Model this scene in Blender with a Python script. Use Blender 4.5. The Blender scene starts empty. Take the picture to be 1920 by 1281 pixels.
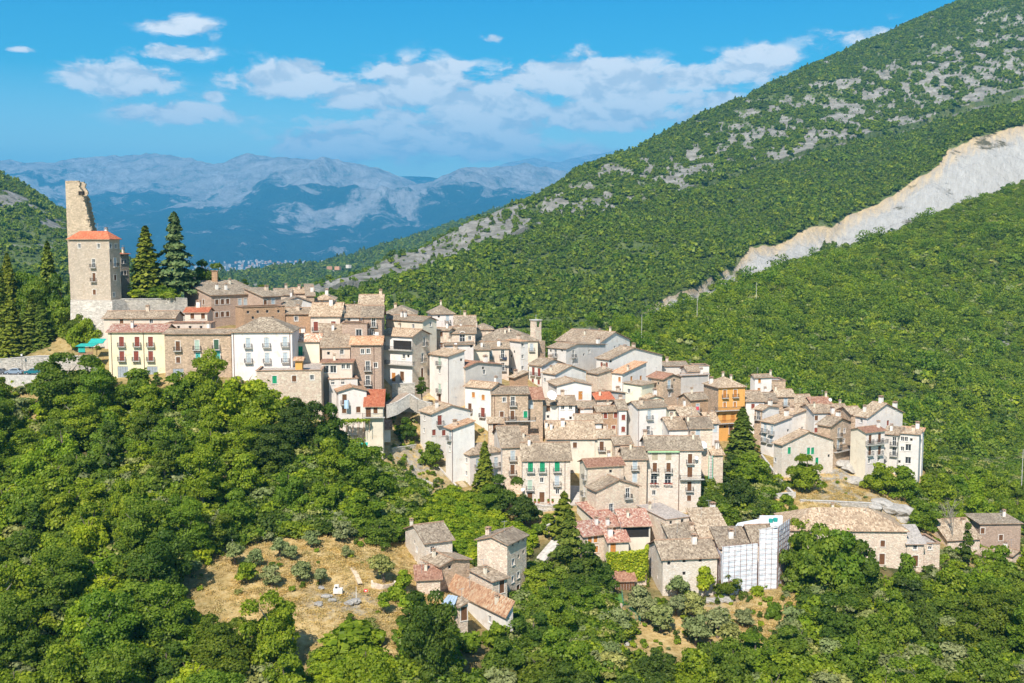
import bpy, bmesh, math, random
import numpy as np
from mathutils import Vector, Matrix
R = math.radians
rng = random.Random(7)
nrg = np.random.default_rng(11)
sc = bpy.context.scene
col = sc.collection

# ------------------------------------------------------------------ camera
FPX, PITCH, CX, CY = 2000.0, math.atan((640.5 - 450.0) / 2000.0), 960.0, 640.5
cam_d = bpy.data.cameras.new("camera"); cam = bpy.data.objects.new("camera", cam_d)
col.objects.link(cam); sc.camera = cam
cam_d.sensor_width = 36; cam_d.lens = FPX / 1920.0 * 36
cam_d.clip_start = 1.0; cam_d.clip_end = 90000
cam.rotation_euler = (math.pi / 2 - PITCH, 0, 0)

# ------------------------------------------------------------------ sun, view
SUN_AZ, SUN_EL = R(-164), R(47)          # azimuth from +Y towards +X of the direction TO the sun
to_sun = Vector((math.sin(SUN_AZ) * math.cos(SUN_EL), math.cos(SUN_AZ) * math.cos(SUN_EL), math.sin(SUN_EL)))
sd = bpy.data.lights.new("sun", 'SUN'); so = bpy.data.objects.new("sun", sd); col.objects.link(so)
sd.energy = 4.6; sd.angle = R(0.5); sd.color = (1.0, 0.935, 0.86)
so.rotation_euler = (-to_sun).to_track_quat('-Z', 'Y').to_euler()
sc.view_settings.view_transform = 'Standard'; sc.view_settings.look = 'None'
sc.view_settings.exposure = 0.95; sc.view_settings.gamma = 1.0; sc.view_settings.use_curve_mapping = False
cy = sc.cycles
cy.max_bounces = 5; cy.diffuse_bounces = 3; cy.glossy_bounces = 1; cy.transmission_bounces = 3
cy.transparent_max_bounces = 4; cy.volume_bounces = 0
cy.use_denoising = True; cy.caustics_reflective = False; cy.caustics_refractive = False
cy.use_adaptive_sampling = True; cy.adaptive_threshold = 0.02
cy.sample_clamp_indirect = 4

# ------------------------------------------------------------------ node helper
class NT:
    def __init__(s, tree): s.t = tree; s.n = tree.nodes; s.l = tree.links
    def put(s, sock, v):
        if v is None: return
        if hasattr(v, 'links') or isinstance(v, bpy.types.NodeSocket): s.l.new(v, sock)
        else:
            try: sock.default_value = v
            except Exception: sock.default_value = tuple(v) + (1.0,) if len(v) == 3 else v
    def new(s, typ, **kw):
        nd = s.n.new(typ)
        for k, v in kw.items(): setattr(nd, k, v)
        return nd
    def math(s, op, a, b=None, c=None, clamp=False):
        nd = s.new('ShaderNodeMath', operation=op, use_clamp=clamp)
        s.put(nd.inputs[0], a); s.put(nd.inputs[1], b); s.put(nd.inputs[2], c)
        return nd.outputs[0]
    def mix(s, f, a, b, mode='MIX'):
        nd = s.new('ShaderNodeMix', data_type='RGBA', blend_type=mode, clamp_factor=True)
        s.put(nd.inputs[0], f); s.put(nd.inputs[6], a); s.put(nd.inputs[7], b)
        return nd.outputs[2]
    def noise(s, vec, scale, detail=3, rough=0.55, dist=0.0, col=False, lac=2.0):
        nd = s.new('ShaderNodeTexNoise'); s.put(nd.inputs['Vector'], vec)
        nd.inputs['Scale'].default_value = scale; nd.inputs['Detail'].default_value = detail
        nd.inputs['Roughness'].default_value = rough; nd.inputs['Distortion'].default_value = dist
        nd.inputs['Lacunarity'].default_value = lac
        return nd.outputs[1 if col else 0]
    def ramp(s, f, stops, interp='LINEAR'):
        nd = s.new('ShaderNodeValToRGB'); nd.color_ramp.interpolation = interp; s.put(nd.inputs[0], f)
        el = nd.color_ramp.elements
        while len(el) < len(stops): el.new(0.5)
        for e, (p, c) in zip(el, stops):
            e.position = p; e.color = tuple(c) + (1,) if not isinstance(c, (int, float)) else (c, c, c, 1)
        return nd.outputs[0]
    def rng(s, f, a, b, c=0.0, d=1.0, smooth=False):
        nd = s.new('ShaderNodeMapRange', clamp=True, interpolation_type='SMOOTHSTEP' if smooth else 'LINEAR')
        s.put(nd.inputs[0], f)
        for i, v in zip((1, 2, 3, 4), (a, b, c, d)): s.put(nd.inputs[i], v)
        return nd.outputs[0]
    def mapping(s, vec, scale=(1, 1, 1), loc=(0, 0, 0), rot=(0, 0, 0)):
        nd = s.new('ShaderNodeMapping'); s.put(nd.inputs[0], vec)
        nd.inputs[1].default_value = loc; nd.inputs[2].default_value = rot; nd.inputs[3].default_value = scale
        return nd.outputs[0]
    def bump(s, h, strength=0.5, dist=0.1):
        nd = s.new('ShaderNodeBump'); s.put(nd.inputs['Height'], h)
        nd.inputs['Strength'].default_value = strength; nd.inputs['Distance'].default_value = dist
        return nd.outputs[0]

def material(name):
    m = bpy.data.materials.new(name); m.use_nodes = True
    m.node_tree.nodes.clear()
    return m, NT(m.node_tree)
def finish(m, N, color, rough=0.9, bump=None, spec=0.2, metal=0.0):
    b = N.new('ShaderNodeBsdfPrincipled'); N.put(b.inputs['Base Color'], color)
    N.put(b.inputs['Roughness'], rough); b.inputs['Specular IOR Level'].default_value = spec
    b.inputs['Metallic'].default_value = metal
    if bump is not None: N.put(b.inputs['Normal'], bump)
    o = N.new('ShaderNodeOutputMaterial'); N.l.new(b.outputs[0], o.inputs[0])
    return m
def plain(name, c, rough=0.8, var=0.15, scale=2.0, spec=0.2, metal=0.0):
    m, N = material(name)
    t = N.new('ShaderNodeTexCoord').outputs['Object']
    n = N.noise(t, scale, 3)
    f = N.rng(n, 0.3, 0.7, 1 - var, 1 + var)
    cc = N.mix(1.0, tuple(c) + (1,), N.new('ShaderNodeCombineXYZ').outputs[0], 'MULTIPLY')
    comb = N.n[-1] if False else None
    nd = [x for x in N.n if x.type == 'COMBXYZ'][0]
    for i in range(3): N.l.new(f, nd.inputs[i])
    return finish(m, N, cc, rough, None, spec, metal)

# ------------------------------------------------------------------ world: sky with clouds
w = bpy.data.worlds.new("World"); sc.world = w; w.use_nodes = True
w.node_tree.nodes.clear(); N = NT(w.node_tree)
sky = N.new('ShaderNodeTexSky', sky_type='NISHITA', sun_disc=False)
sky.sun_elevation = SUN_EL; sky.sun_rotation = SUN_AZ
sky.altitude = 700; sky.air_density = 1.0; sky.dust_density = 0.15; sky.ozone_density = 2.2
dirv = N.new('ShaderNodeTexCoord').outputs['Generated']
sx = N.new('ShaderNodeSeparateXYZ'); N.l.new(dirv, sx.inputs[0])
az = N.math('ARCTAN2', sx.outputs[0], sx.outputs[1])
el = N.math('ARCSINE', sx.outputs[2])
tint = N.ramp(N.rng(el, -0.05, 1.0), [(0.0, (1.6, 1.6, 1.15)), (0.05, (1.6, 1.6, 1.15)), (0.125, (1.35, 1.42, 1.04)), (0.19, (0.13, 0.76, 0.83)), (0.255, (0.02, 0.60, 0.82)), (0.45, (0.75, 0.90, 0.95)), (1.0, (1.1, 0.98, 0.92))])
skyc = N.mix(1.0, sky.outputs[0], tint, 'MULTIPLY')
cmb = N.new('ShaderNodeCombineXYZ'); N.l.new(az, cmb.inputs[0]); N.l.new(el, cmb.inputs[1])
uv = cmb.outputs[0]
def pxdir(px, py):
    x = (px - CX) / FPX; y = (CY - py) / FPX
    d = Vector((x, math.cos(PITCH) + y * math.sin(PITCH), -math.sin(PITCH) + y * math.cos(PITCH)))
    return d
def P(px, py, Y):
    d = pxdir(px, py); return d * (Y / d.y)
CLOUDS = [  # centre px, py, half width, half height, strength
    (345, 50, 54, 15, .85), (325, 98, 56, 12, .95), (225, 148, 80, 25, .98), (335, 214, 90, 19, .75), (35, 92, 30, 6, .5),
    (535, 150, 88, 30, 1.0), (700, 178, 130, 26, .8), (800, 150, 110, 34, .9), (880, 190, 160, 30, .8), (1120, 150, 150, 34, 1.05),
    (1240, 148, 190, 22, .75), (960, 215, 260, 30, .75), (1150, 218, 220, 26, .7), (800, 262, 220, 40, .75), (620, 278, 80, 34, 1.05),
    (880, 262, 110, 34, .95), (1420, 118, 66, 26, .9), (1260, 190, 190, 18, .6), (925, 72, 20, 8, .5), (1090, 100, 40, 14, .45), (1000, 290, 220, 22, .55), (402, 182, 16, 9, .6),
    (1750, 60, 200, 20, .5), (-400, 120, 160, 40, .95), (-700, 230, 200, 40, .9), (2400, 140, 220, 50, .95), (2900, 60, 240, 60, .9), (-1200, 60, 260, 60, .9)]
gs = None
for (px, py, hw, hh, s_) in CLOUDS:
    d = pxdir(px, py).normalized()
    a0, e0 = math.atan2(d.x, d.y), math.asin(d.z)
    k = 1.0 / FPX * (1.0 if abs(px - 960) < 1200 else 1.0)
    u_ = N.math('DIVIDE', N.math('SUBTRACT', az, a0), hw * k); v_ = N.math('DIVIDE', N.math('SUBTRACT', el, e0), hh * k)
    q = N.math('ADD', N.math('MULTIPLY', u_, u_), N.math('MULTIPLY', v_, v_))
    g = N.math('MULTIPLY', N.math('EXPONENT', N.math('MULTIPLY', q, -0.8)), s_)
    gs = g if gs is None else N.math('MAXIMUM', gs, g)
warp = N.noise(N.mapping(uv, (1, 1.3, 1)), 14, 4, 0.6, col=True)
wv = N.new('ShaderNodeVectorMath', operation='MULTIPLY_ADD')
N.l.new(warp, wv.inputs[0]); wv.inputs[1].default_value = (0.05, 0.03, 0); N.l.new(uv, wv.inputs[2])
def cn(off): return N.noise(N.mapping(wv.outputs[0], (1, 2.0, 1), (0, off, 0)), 26, 9, 0.60, 0.0)
n0 = cn(0.0); n1 = cn(-0.022)
dens = N.math('ADD', gs, N.math('MULTIPLY', N.math('SUBTRACT', n0, 0.5), 1.8))
alpha = N.rng(dens, 0.16, 0.50, smooth=True)
alpha = N.math('MULTIPLY', alpha, N.rng(gs, 0.02, 0.30))
lit = N.rng(N.math('SUBTRACT', n0, n1), -0.09, 0.08)
thick = N.rng(dens, 0.5, 1.5)
lit2 = N.math('ADD', N.math('MULTIPLY', lit, 0.75), N.math('MULTIPLY', thick, 0.25), clamp=True)
cloudc = N.ramp(lit2, [(0.0, (6.4, 6.0, 5.8)), (0.30, (8.2, 7.5, 6.9)), (0.55, (9.8, 8.8, 7.8)), (1.0, (10.5, 9.4, 8.4))])
skyf = N.mix(N.math('MULTIPLY', alpha, 0.95), skyc, cloudc)
bg = N.new('ShaderNodeBackground'); N.l.new(skyf, bg.inputs[0]); bg.inputs[1].default_value = 0.085
wo = N.new('ShaderNodeOutputWorld'); N.l.new(bg.outputs[0], wo.inputs[0])

# ------------------------------------------------------------------ object helpers
def tag(o, label=None, cat=None, group=None, kind=None):
    if label: o['label'] = label
    if cat: o['category'] = cat
    if group: o['group'] = group
    if kind: o['kind'] = kind
    return o
def link(name, data, parent=None, loc=None):
    o = bpy.data.objects.new(name, data); col.objects.link(o)
    if parent is not None: o.parent = parent
    if loc is not None: o.location = loc
    return o
def empty(name, loc, label, cat, group=None, rz=0.0):
    o = link(name, None, None, loc); o.rotation_euler[2] = rz; o.empty_display_size = 1
    return tag(o, label, cat, group)
class MB:
    """collects faces (optionally with uv and material slot) into one mesh"""
    def __init__(s): s.v = []; s.f = []; s.m = []; s.uv = []
    def face(s, pts, mi=0, uv=None):
        i = len(s.v); s.v += [tuple(p) for p in pts]; s.f.append(tuple(range(i, i + len(pts)))); s.m.append(mi)
        s.uv.append(uv if uv else [(0, 0)] * len(pts))
    def box(s, c, d, mi=0, rz=0.0, M=None):
        hx, hy, hz = d[0] / 2, d[1] / 2, d[2] / 2
        ca, sa = math.cos(rz), math.sin(rz)
        p = []
        for (a, b, e) in ((-1,-1,-1),(1,-1,-1),(1,1,-1),(-1,1,-1),(-1,-1,1),(1,-1,1),(1,1,1),(-1,1,1)):
            x, y, z = a * hx, b * hy, e * hz
            q = Vector((c[0] + x * ca - y * sa, c[1] + x * sa + y * ca, c[2] + z))
            p.append(M @ q if M else q)
        for q in ((0,3,2,1),(4,5,6,7),(0,1,5,4),(1,2,6,5),(2,3,7,6),(3,0,4,7)):
            s.face([p[k] for k in q], mi)
    def tube(s, pts, r, n=6, mi=0, cap=True):
        pts = [Vector(p) for p in pts]
        rs = r if isinstance(r, (list, tuple)) else [r] * len(pts)
        rings = []
        for i, p in enumerate(pts):
            t = (pts[min(i + 1, len(pts) - 1)] - pts[max(i - 1, 0)]).normalized()
            a = t.orthogonal().normalized() if abs(t.z) > 0.9 else t.cross(Vector((0, 0, 1))).normalized()
            b = t.cross(a)
            rings.append([p + (a * math.cos(2 * math.pi * k / n) + b * math.sin(2 * math.pi * k / n)) * rs[i] for k in range(n)])
        for i in range(len(rings) - 1):
            for k in range(n):
                s.face([rings[i][k], rings[i][(k + 1) % n], rings[i + 1][(k + 1) % n], rings[i + 1][k]], mi)
        if cap: s.face(rings[-1], mi); s.face(rings[0][::-1], mi)
    def mesh(s, name, mats):
        me = bpy.data.meshes.new(name); me.from_pydata(s.v, [], s.f)
        for m in (mats if isinstance(mats, (list, tuple)) else [mats]): me.materials.append(m)
        me.polygons.foreach_set('material_index', s.m)
        ul = me.uv_layers.new(name='UVMap')
        ul.data.foreach_set('uv', [c for u in s.uv for p in u for c in p])
        me.update(); return me
    def build(s, name, mats, parent=None, loc=None): return link(name, s.mesh(name, mats), parent, loc)

# ------------------------------------------------------------------ numpy noise
_perm = nrg.random((257, 257)); _perm[256, :] = _perm[0, :]; _perm[:, 256] = _perm[:, 0]
def vnoise(x, y):
    xi = np.floor(x).astype(int); yi = np.floor(y).astype(int)
    fx = x - xi; fy = y - yi; fx = fx * fx * (3 - 2 * fx); fy = fy * fy * (3 - 2 * fy)
    a = xi & 255; b = yi & 255
    return (_perm[a, b] * (1 - fx) + _perm[a + 1, b] * fx) * (1 - fy) + (_perm[a, b + 1] * (1 - fx) + _perm[a + 1, b + 1] * fx) * fy
def fbm(x, y, oct=5, ridged=False, lac=2.03, gain=0.5):
    s = 0; a = 1; t = 0
    for o in range(oct):
        n = vnoise(x + 17.3 * o, y - 9.1 * o)
        if ridged: n = 1 - abs(2 * n - 1)
        s = s + a * n; t += a; a *= gain; x = x * lac; y = y * lac
    return s / t
def sstep(a, b, x):
    t = np.clip((x - a) / (b - a), 0, 1); return t * t * (3 - 2 * t)
# ------------------------------------------------------------------ materials of the land
def attr(N, name):
    a = N.new('ShaderNodeAttribute'); a.attribute_name = name; return a.outputs['Fac']
def coordO(N): return N.new('ShaderNodeTexCoord').outputs['Object']

def ground_mat():
    m, N = material("dry_grass_and_soil"); o = coordO(N)
    n1 = N.noise(o, 0.06, 6, 0.62); n2 = N.noise(o, 0.9, 4, 0.6); n3 = N.noise(o, 0.22, 4, 0.6)
    dry = N.ramp(n2, [(0.25, (0.27, 0.18, 0.06)), (0.5, (0.50, 0.35, 0.14)), (0.75, (0.62, 0.48, 0.25))])
    grn = N.ramp(n2, [(0.3, (0.05, 0.065, 0.015)), (0.7, (0.13, 0.15, 0.035))])
    f = N.rng(N.math('ADD', N.math('MULTIPLY', n1, .6), N.math('MULTIPLY', n3, .4)), 0.49, 0.60)
    dg = attr(N, 'dry')
    f = N.math('MULTIPLY', f, N.math('SUBTRACT', 1.0, N.math('MULTIPLY', dg, 0.93)))
    c = N.mix(f, dry, grn)
    c = N.mix(N.math('MULTIPLY', N.math('SUBTRACT', 1.0, dg), 0.75), c, (0.05, 0.05, 0.018, 1))
    rock = N.ramp(N.noise(o, 0.8, 5, 0.7), [(0.3, (0.18, 0.16, 0.13)), (0.7, (0.42, 0.39, 0.34))])
    c = N.mix(N.math('MULTIPLY', attr(N, 'rock'), N.rng(N.noise(o, 0.35, 4, 0.7), 0.42, 0.56)), c, rock)
    return finish(m, N, c, 0.95, N.bump(N.noise(o, 1.2, 6, 0.7), 0.9, 0.5))
def hill_mat():
    m, N = material("scrub_hillside"); o = coordO(N)
    n2 = N.noise(o, 0.05, 6, 0.65)
    c = N.ramp(n2, [(0.3, (0.065, 0.10, 0.025)), (0.55, (0.12, 0.155, 0.045)), (0.72, (0.25, 0.24, 0.11))])
    rk = N.ramp(N.noise(N.mapping(o, (1, 1, 0.4)), 0.06, 7, 0.75), [(0.32, (0.10, 0.10, 0.075)), (0.5, (0.25, 0.235, 0.20)), (0.7, (0.43, 0.41, 0.37))])
    c = N.mix(N.rng(N.math('ADD', attr(N, 'rock'), N.math('MULTIPLY', N.math('SUBTRACT', N.noise(o, 0.05, 5, 0.7), 0.5), 1.1)), 0.42, 0.56), c, rk)
    # landslide scar: pale marl, tan along its upper lip, thin runnels down the fall line
    ru = N.noise(N.mapping(N.new('ShaderNodeTexCoord').outputs['UV'], (70, 5, 1)), 1.0, 6, 0.65)
    ru2 = N.noise(N.mapping(N.new('ShaderNodeTexCoord').outputs['UV'], (320, 12, 1)), 1.0, 5, 0.65)
    marl = N.ramp(N.math('ADD', N.math('MULTIPLY', ru, .5), N.math('MULTIPLY', ru2, .5)), [(0.28, (0.30, 0.285, 0.255)), (0.55, (0.44, 0.43, 0.40)), (0.8, (0.56, 0.55, 0.52))])
    tan = N.ramp(ru, [(0.3, (0.40, 0.27, 0.13)), (0.7, (0.60, 0.48, 0.30))])
    sv = attr(N, 'scarv')
    marl = N.mix(N.rng(N.math('ADD', sv, N.math('MULTIPLY', N.math('SUBTRACT', ru, 0.5), 0.9)), 0.62, 0.95), marl, tan)
    marl = N.mix(N.rng(N.math('SUBTRACT', N.noise(o, 0.02, 6, .7), N.math('MULTIPLY', sv, .0)), 0.60, 0.66), marl, (0.10, 0.09, 0.05, 1))
    c = N.mix(attr(N, 'scar'), c, marl)
    h = N.noise(N.mapping(o, (1, 1, 0.5)), 0.08, 8, 0.7)
    return finish(m, N, c, 0.95, N.bump(h, 0.8, 9.0))
def mountain_mat():
    m, N = material("mountain_limestone_and_forest"); o = coordO(N)
    bare = N.ramp(N.noise(N.mapping(o, (1, 1, .5)), 0.0042, 11, 0.78), [(0.36, (0.16, 0.16, 0.14)), (0.46, (0.44, 0.39, 0.36)), (0.60, (0.66, 0.61, 0.58))])
    forest = N.ramp(N.noise(o, 0.004, 6, 0.6), [(0.3, (0.012, 0.026, 0.014)), (0.7, (0.035, 0.055, 0.022))])
    hgt = attr(N, 'hgt')
    big = N.noise(N.mapping(o, (1, 1, 0.5)), 0.0007, 11, 0.74, 0.3)
    f = N.math('ADD', hgt, N.math('MULTIPLY', N.math('SUBTRACT', big, 0.5), 1.55))
    mask = N.rng(f, 0.66, 0.72)
    low = N.rng(N.noise(N.mapping(o, (1, 1, 1.3)), 0.0016, 10, 0.75, 1.0), 0.555, 0.60)
    mask = N.math('MAXIMUM', mask, N.math('MULTIPLY', low, 0.75))
    c = N.mix(mask, forest, bare)
    flat = N.ramp(N.noise(o, 0.003, 6, 0.7), [(0.35, (0.03, 0.05, 0.02)), (0.5, (0.10, 0.12, 0.05)), (0.6, (0.30, 0.28, 0.22)), (0.7, (0.06, 0.08, 0.03))])
    c = N.mix(N.rng(hgt, -0.08, 0.03, 1, 0), c, flat)
    h = N.noise(N.mapping(o, (1, 1, 0.4)), 0.0018, 10, 0.66)
    return finish(m, N, c, 0.95, N.bump(h, 1.0, 700.0))
M_ground, M_hill, M_mtn = ground_mat(), hill_mat(), mountain_mat()

def grid_object(name, X, Y, Z, mat, attrs, uv=None, kind='structure', smooth=True, label=None):
    nr, nc = X.shape
    me = bpy.data.meshes.new(name)
    co = np.stack([X, Y, Z], -1).reshape(-1, 3).astype(np.float32)
    idx = np.arange(nr * nc).reshape(nr, nc)
    q = np.stack([idx[:-1, :-1], idx[:-1, 1:], idx[1:, 1:], idx[1:, :-1]], -1).reshape(-1, 4)
    me.vertices.add(len(co)); me.vertices.foreach_set('co', co.ravel())
    me.loops.add(q.size); me.loops.foreach_set('vertex_index', q.ravel().astype(np.int32))
    me.polygons.add(len(q)); me.polygons.foreach_set('loop_start', np.arange(0, q.size, 4, dtype=np.int32))
    me.polygons.foreach_set('loop_total', np.full(len(q), 4, dtype=np.int32))
    me.update(calc_edges=True)
    if smooth: me.polygons.foreach_set('use_smooth', np.ones(len(q), dtype=bool))
    for k, a in attrs.items():
        at = me.attributes.new(k, 'FLOAT', 'POINT'); at.data.foreach_set('value', a.ravel().astype(np.float32))
    if uv is not None:
        ul = me.uv_layers.new(name='UVMap')
        u = np.stack([uv[0].ravel(), uv[1].ravel()], -1)[q.ravel()]
        ul.data.foreach_set('uv', u.ravel().astype(np.float32))
    me.materials.append(mat)
    o = link(name, me); o['kind'] = kind
    if label: o['label'] = label
    return o

# ------------------------------------------------------------------ near ground: thin plate through measured points
GP = [ # px, py, distance
 (0,702,252),(110,706,250),(200,706,247),(300,712,243),(430,716,241),(540,735,238),(640,800,238),(60,640,275),(170,610,272),(300,600,283),(0,600,300),
 (0,870,215),(200,860,213),(400,850,214),(560,860,214),(0,1040,182),(250,1040,180),(0,1281,150),(300,1281,150),(520,1281,150),
 (450,1020,190),(560,1010,194),(500,1060,182),(620,1110,174),(700,1060,182),(700,1190,160),(760,1281,150),(560,1150,166),(680,980,202),(760,940,212),
 (790,1090,186),(880,1080,193),(985,1110,190),(900,1190,172),(1000,1281,158),
 (800,905,236),(740,840,243),(720,770,256),(790,770,260),(780,745,266),(1000,950,234),(900,915,236),(1080,935,240),(1130,1035,214),(1010,1060,208),
 (1250,1115,200),(1180,1100,200),(1340,1105,203),(1470,1100,203),(1400,1180,185),(1300,1281,165),(1500,1281,165),(1560,1100,205),(1660,1062,217),(1750,1060,222),
 (1840,1050,232),(1919,1065,230),(1800,1200,185),(1900,1281,170),(1700,1281,165),
 (1500,945,240),(1690,950,246),(1400,900,256),(1460,900,255),(1560,915,253),(1610,908,258),(1728,915,264),(1350,880,264),(1300,945,245),(1200,980,232),
 (1395,848,280),(1350,830,284),(1900,960,280),(1830,930,290)]
GW = [ # heights under the houses
 (-108,276,-7),(-105,288,-11),(-79,291,-22),(-67,287,-22),(-63,265,-24),(-92,266,-27),(-77,263,-25),(-78,257,-27),(-87,250,-29),(-72,247,-29),(-57,247,-28),(-51,256,-36),(-49,258,-34),(-69,323,-24),(-65,326,-24),(-60,316,-24),(-55,314,-25),(-61,302,-25),(-59,286,-25),(-54,270,-26),(-46,268,-26),(-41,270,-27),(-38,259,-28),(-34,264,-26),(-38,287,-25),(-31,303,-28),(-27,290,-29),(-27,267,-31),(-49,255,-31),(-46,271,-33),(-34,250,-32),(-40,244,-35),(-41,251,-39),(-40,253,-41),(-31,237,-44),(-22,331,-30),(-14,317,-32),(-9,327,-35),(-19,293,-32),(-14,295,-33),(-14,283,-35),(-2,324,-37),(1,301,-36),(-5,297,-37),(-16,266,-36),(-9,270,-39),(-9,291,-37),(2,284,-44),(10,301,-43),(14,289,-43),(15,276,-45),(-7,260,-43),(-1,259,-45),(5,263,-46),(9,264,-48),(13,264,-48),(18,268,-49),(19,260,-52),(14,257,-55),(22,254,-54),(23,265,-50),(27,265,-49),(34,264,-49),(43,273,-51),(38,283,-50),(33,300,-45),(35,288,-46),(26,340,-39),(20,322,-40),(35,318,-42),(42,291,-45),(25,299,-45),(25,280,-48),(23,273,-48),(52,306,-46),(50,330,-46),(54,322,-47),(58,327,-46),(49,283,-50),(58,289,-47),(75,319,-49),(81,328,-50),(77,302,-52),(66,294,-51),(71,296,-52),(69,284,-53),(70,278,-55),(77,288,-54),(72,260,-57),(81,266,-54),(82,286,-53),(88,306,-55),(90,294,-55),(92,288,-54),(84,308,-54),(97,279,-53),(100,266,-56),(103,271,-56),(97,267,-56),(88,262,-55),(-16,248,-47),(-12,239,-50),(-8,241,-55),(-1,246,-54),(7,239,-56),(4,248,-54),(-4,252,-51),(28,241,-57),(34,244,-55),(41,244,-55),(45,259,-53),(40,261,-53),(52,275,-55),(45,267,-52),(49,254,-59),(26,251,-55),(102,237,-75),(113,245,-73),(111,232,-77),
 # outside the picture
 (-125,285,-22),(-150,300,-22),(15,225,-57),
 (-60,400,-62),(0,420,-76),(60,420,-84),(120,420,-88),(200,420,-88),(300,420,-88),(-140,400,-55),(-250,400,-50),(-250,300,-35),(-250,250,-36),(-260,180,-60),(-250,100,-72),
 (-100,90,-80),(0,80,-88),(100,80,-90),(200,90,-92),(280,160,-88),(260,220,-84),(260,300,-86),(200,240,-80),(170,200,-76),(-120,40,-90),(150,40,-95),(-300,30,-80),(320,30,-100)]
pts = np.array([tuple(P(*g)) for g in GP] + GW)
S_ = 100.0; NV = 119
A = pts[:, :2] / S_
def tps(r2): return np.where(r2 > 0, 0.5 * r2 * np.log(np.maximum(r2, 1e-12)), 0)
K = tps(((A[:, None] - A[None]) ** 2).sum(-1)) + np.diag([0.002 if k < len(GP) else (0.05 if k < len(GP) + NV else 0.004) for k in range(len(A))])
Pm = np.c_[np.ones(len(A)), A]
sol = np.linalg.solve(np.block([[K, Pm], [Pm.T, np.zeros((3, 3))]]), np.r_[pts[:, 2], 0, 0, 0])
def zground(x, y, detail=True):
    x = np.asarray(x, float); y = np.asarray(y, float); sh = x.shape
    q = np.c_[x.ravel(), y.ravel()] / S_
    out = np.empty(len(q))
    for i in range(0, len(q), 4000):
        qq = q[i:i + 4000]
        out[i:i + 4000] = tps(((qq[:, None] - A[None]) ** 2).sum(-1)) @ sol[:-3] + sol[-3] + qq @ sol[-2:]
    z = out.reshape(sh)
    if detail: z = z + (fbm(x / 17, y / 17, 3) - .5) * 1.6 + (fbm(x / 3, y / 3, 3) - .5) * .5
    return z
def zg(x, y): return float(zground(np.array([x]), np.array([y]))[0])
gx = np.arange(-300, 330, 1.8); gy = np.arange(25, 450, 1.8)
GX, GY = np.meshgrid(gx, gy)
GZ = zground(GX, GY)
def topx(x, y, z):
    d = y * math.cos(PITCH) - z * math.sin(PITCH); u = y * math.sin(PITCH) + z * math.cos(PITCH)
    return CX + FPX * x / d, CY - FPX * u / d
gpx, gpy = topx(GX, GY, GZ)
def blob(px, py, cx, cy, rx, ry): return np.exp(-(((px - cx) / rx) ** 2 + ((py - cy) / ry) ** 2))
dryA = np.clip(blob(gpx, gpy, 610, 1100, 220, 120) * 1.8 + blob(gpx, gpy, 760, 1170, 90, 60) + blob(gpx, gpy, 790, 830, 60, 50)
   + blob(gpx, gpy, 1560, 930, 160, 40) * 1.5 + blob(gpx, gpy, 1450, 1160, 120, 60) * 1.2 + blob(gpx, gpy, 1040, 980, 60, 30) + blob(gpx, gpy, 1250, 1180, 130, 80) + blob(gpx, gpy, 770, 750, 80, 30) * 1.4 + ((GY > 225) & (GX > -120) & (GX < 115)) * 0.6, 0, 1)
rockA = np.clip(blob(gpx, gpy, 640, 1130, 80, 30) + blob(gpx, gpy, 1650, 960, 70, 30) * 1.3 + blob(gpx, gpy, 1570, 895, 50, 40) * 1.3 + blob(gpx, gpy, 780, 870, 60, 50) + blob(gpx, gpy, 1330, 1120, 60, 20) + blob(gpx, gpy, 770, 750, 70, 30), 0, 1)
ground = grid_object("ground", GX, GY, GZ, M_ground, {'dry': dryA, 'rock': rockA})

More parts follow.
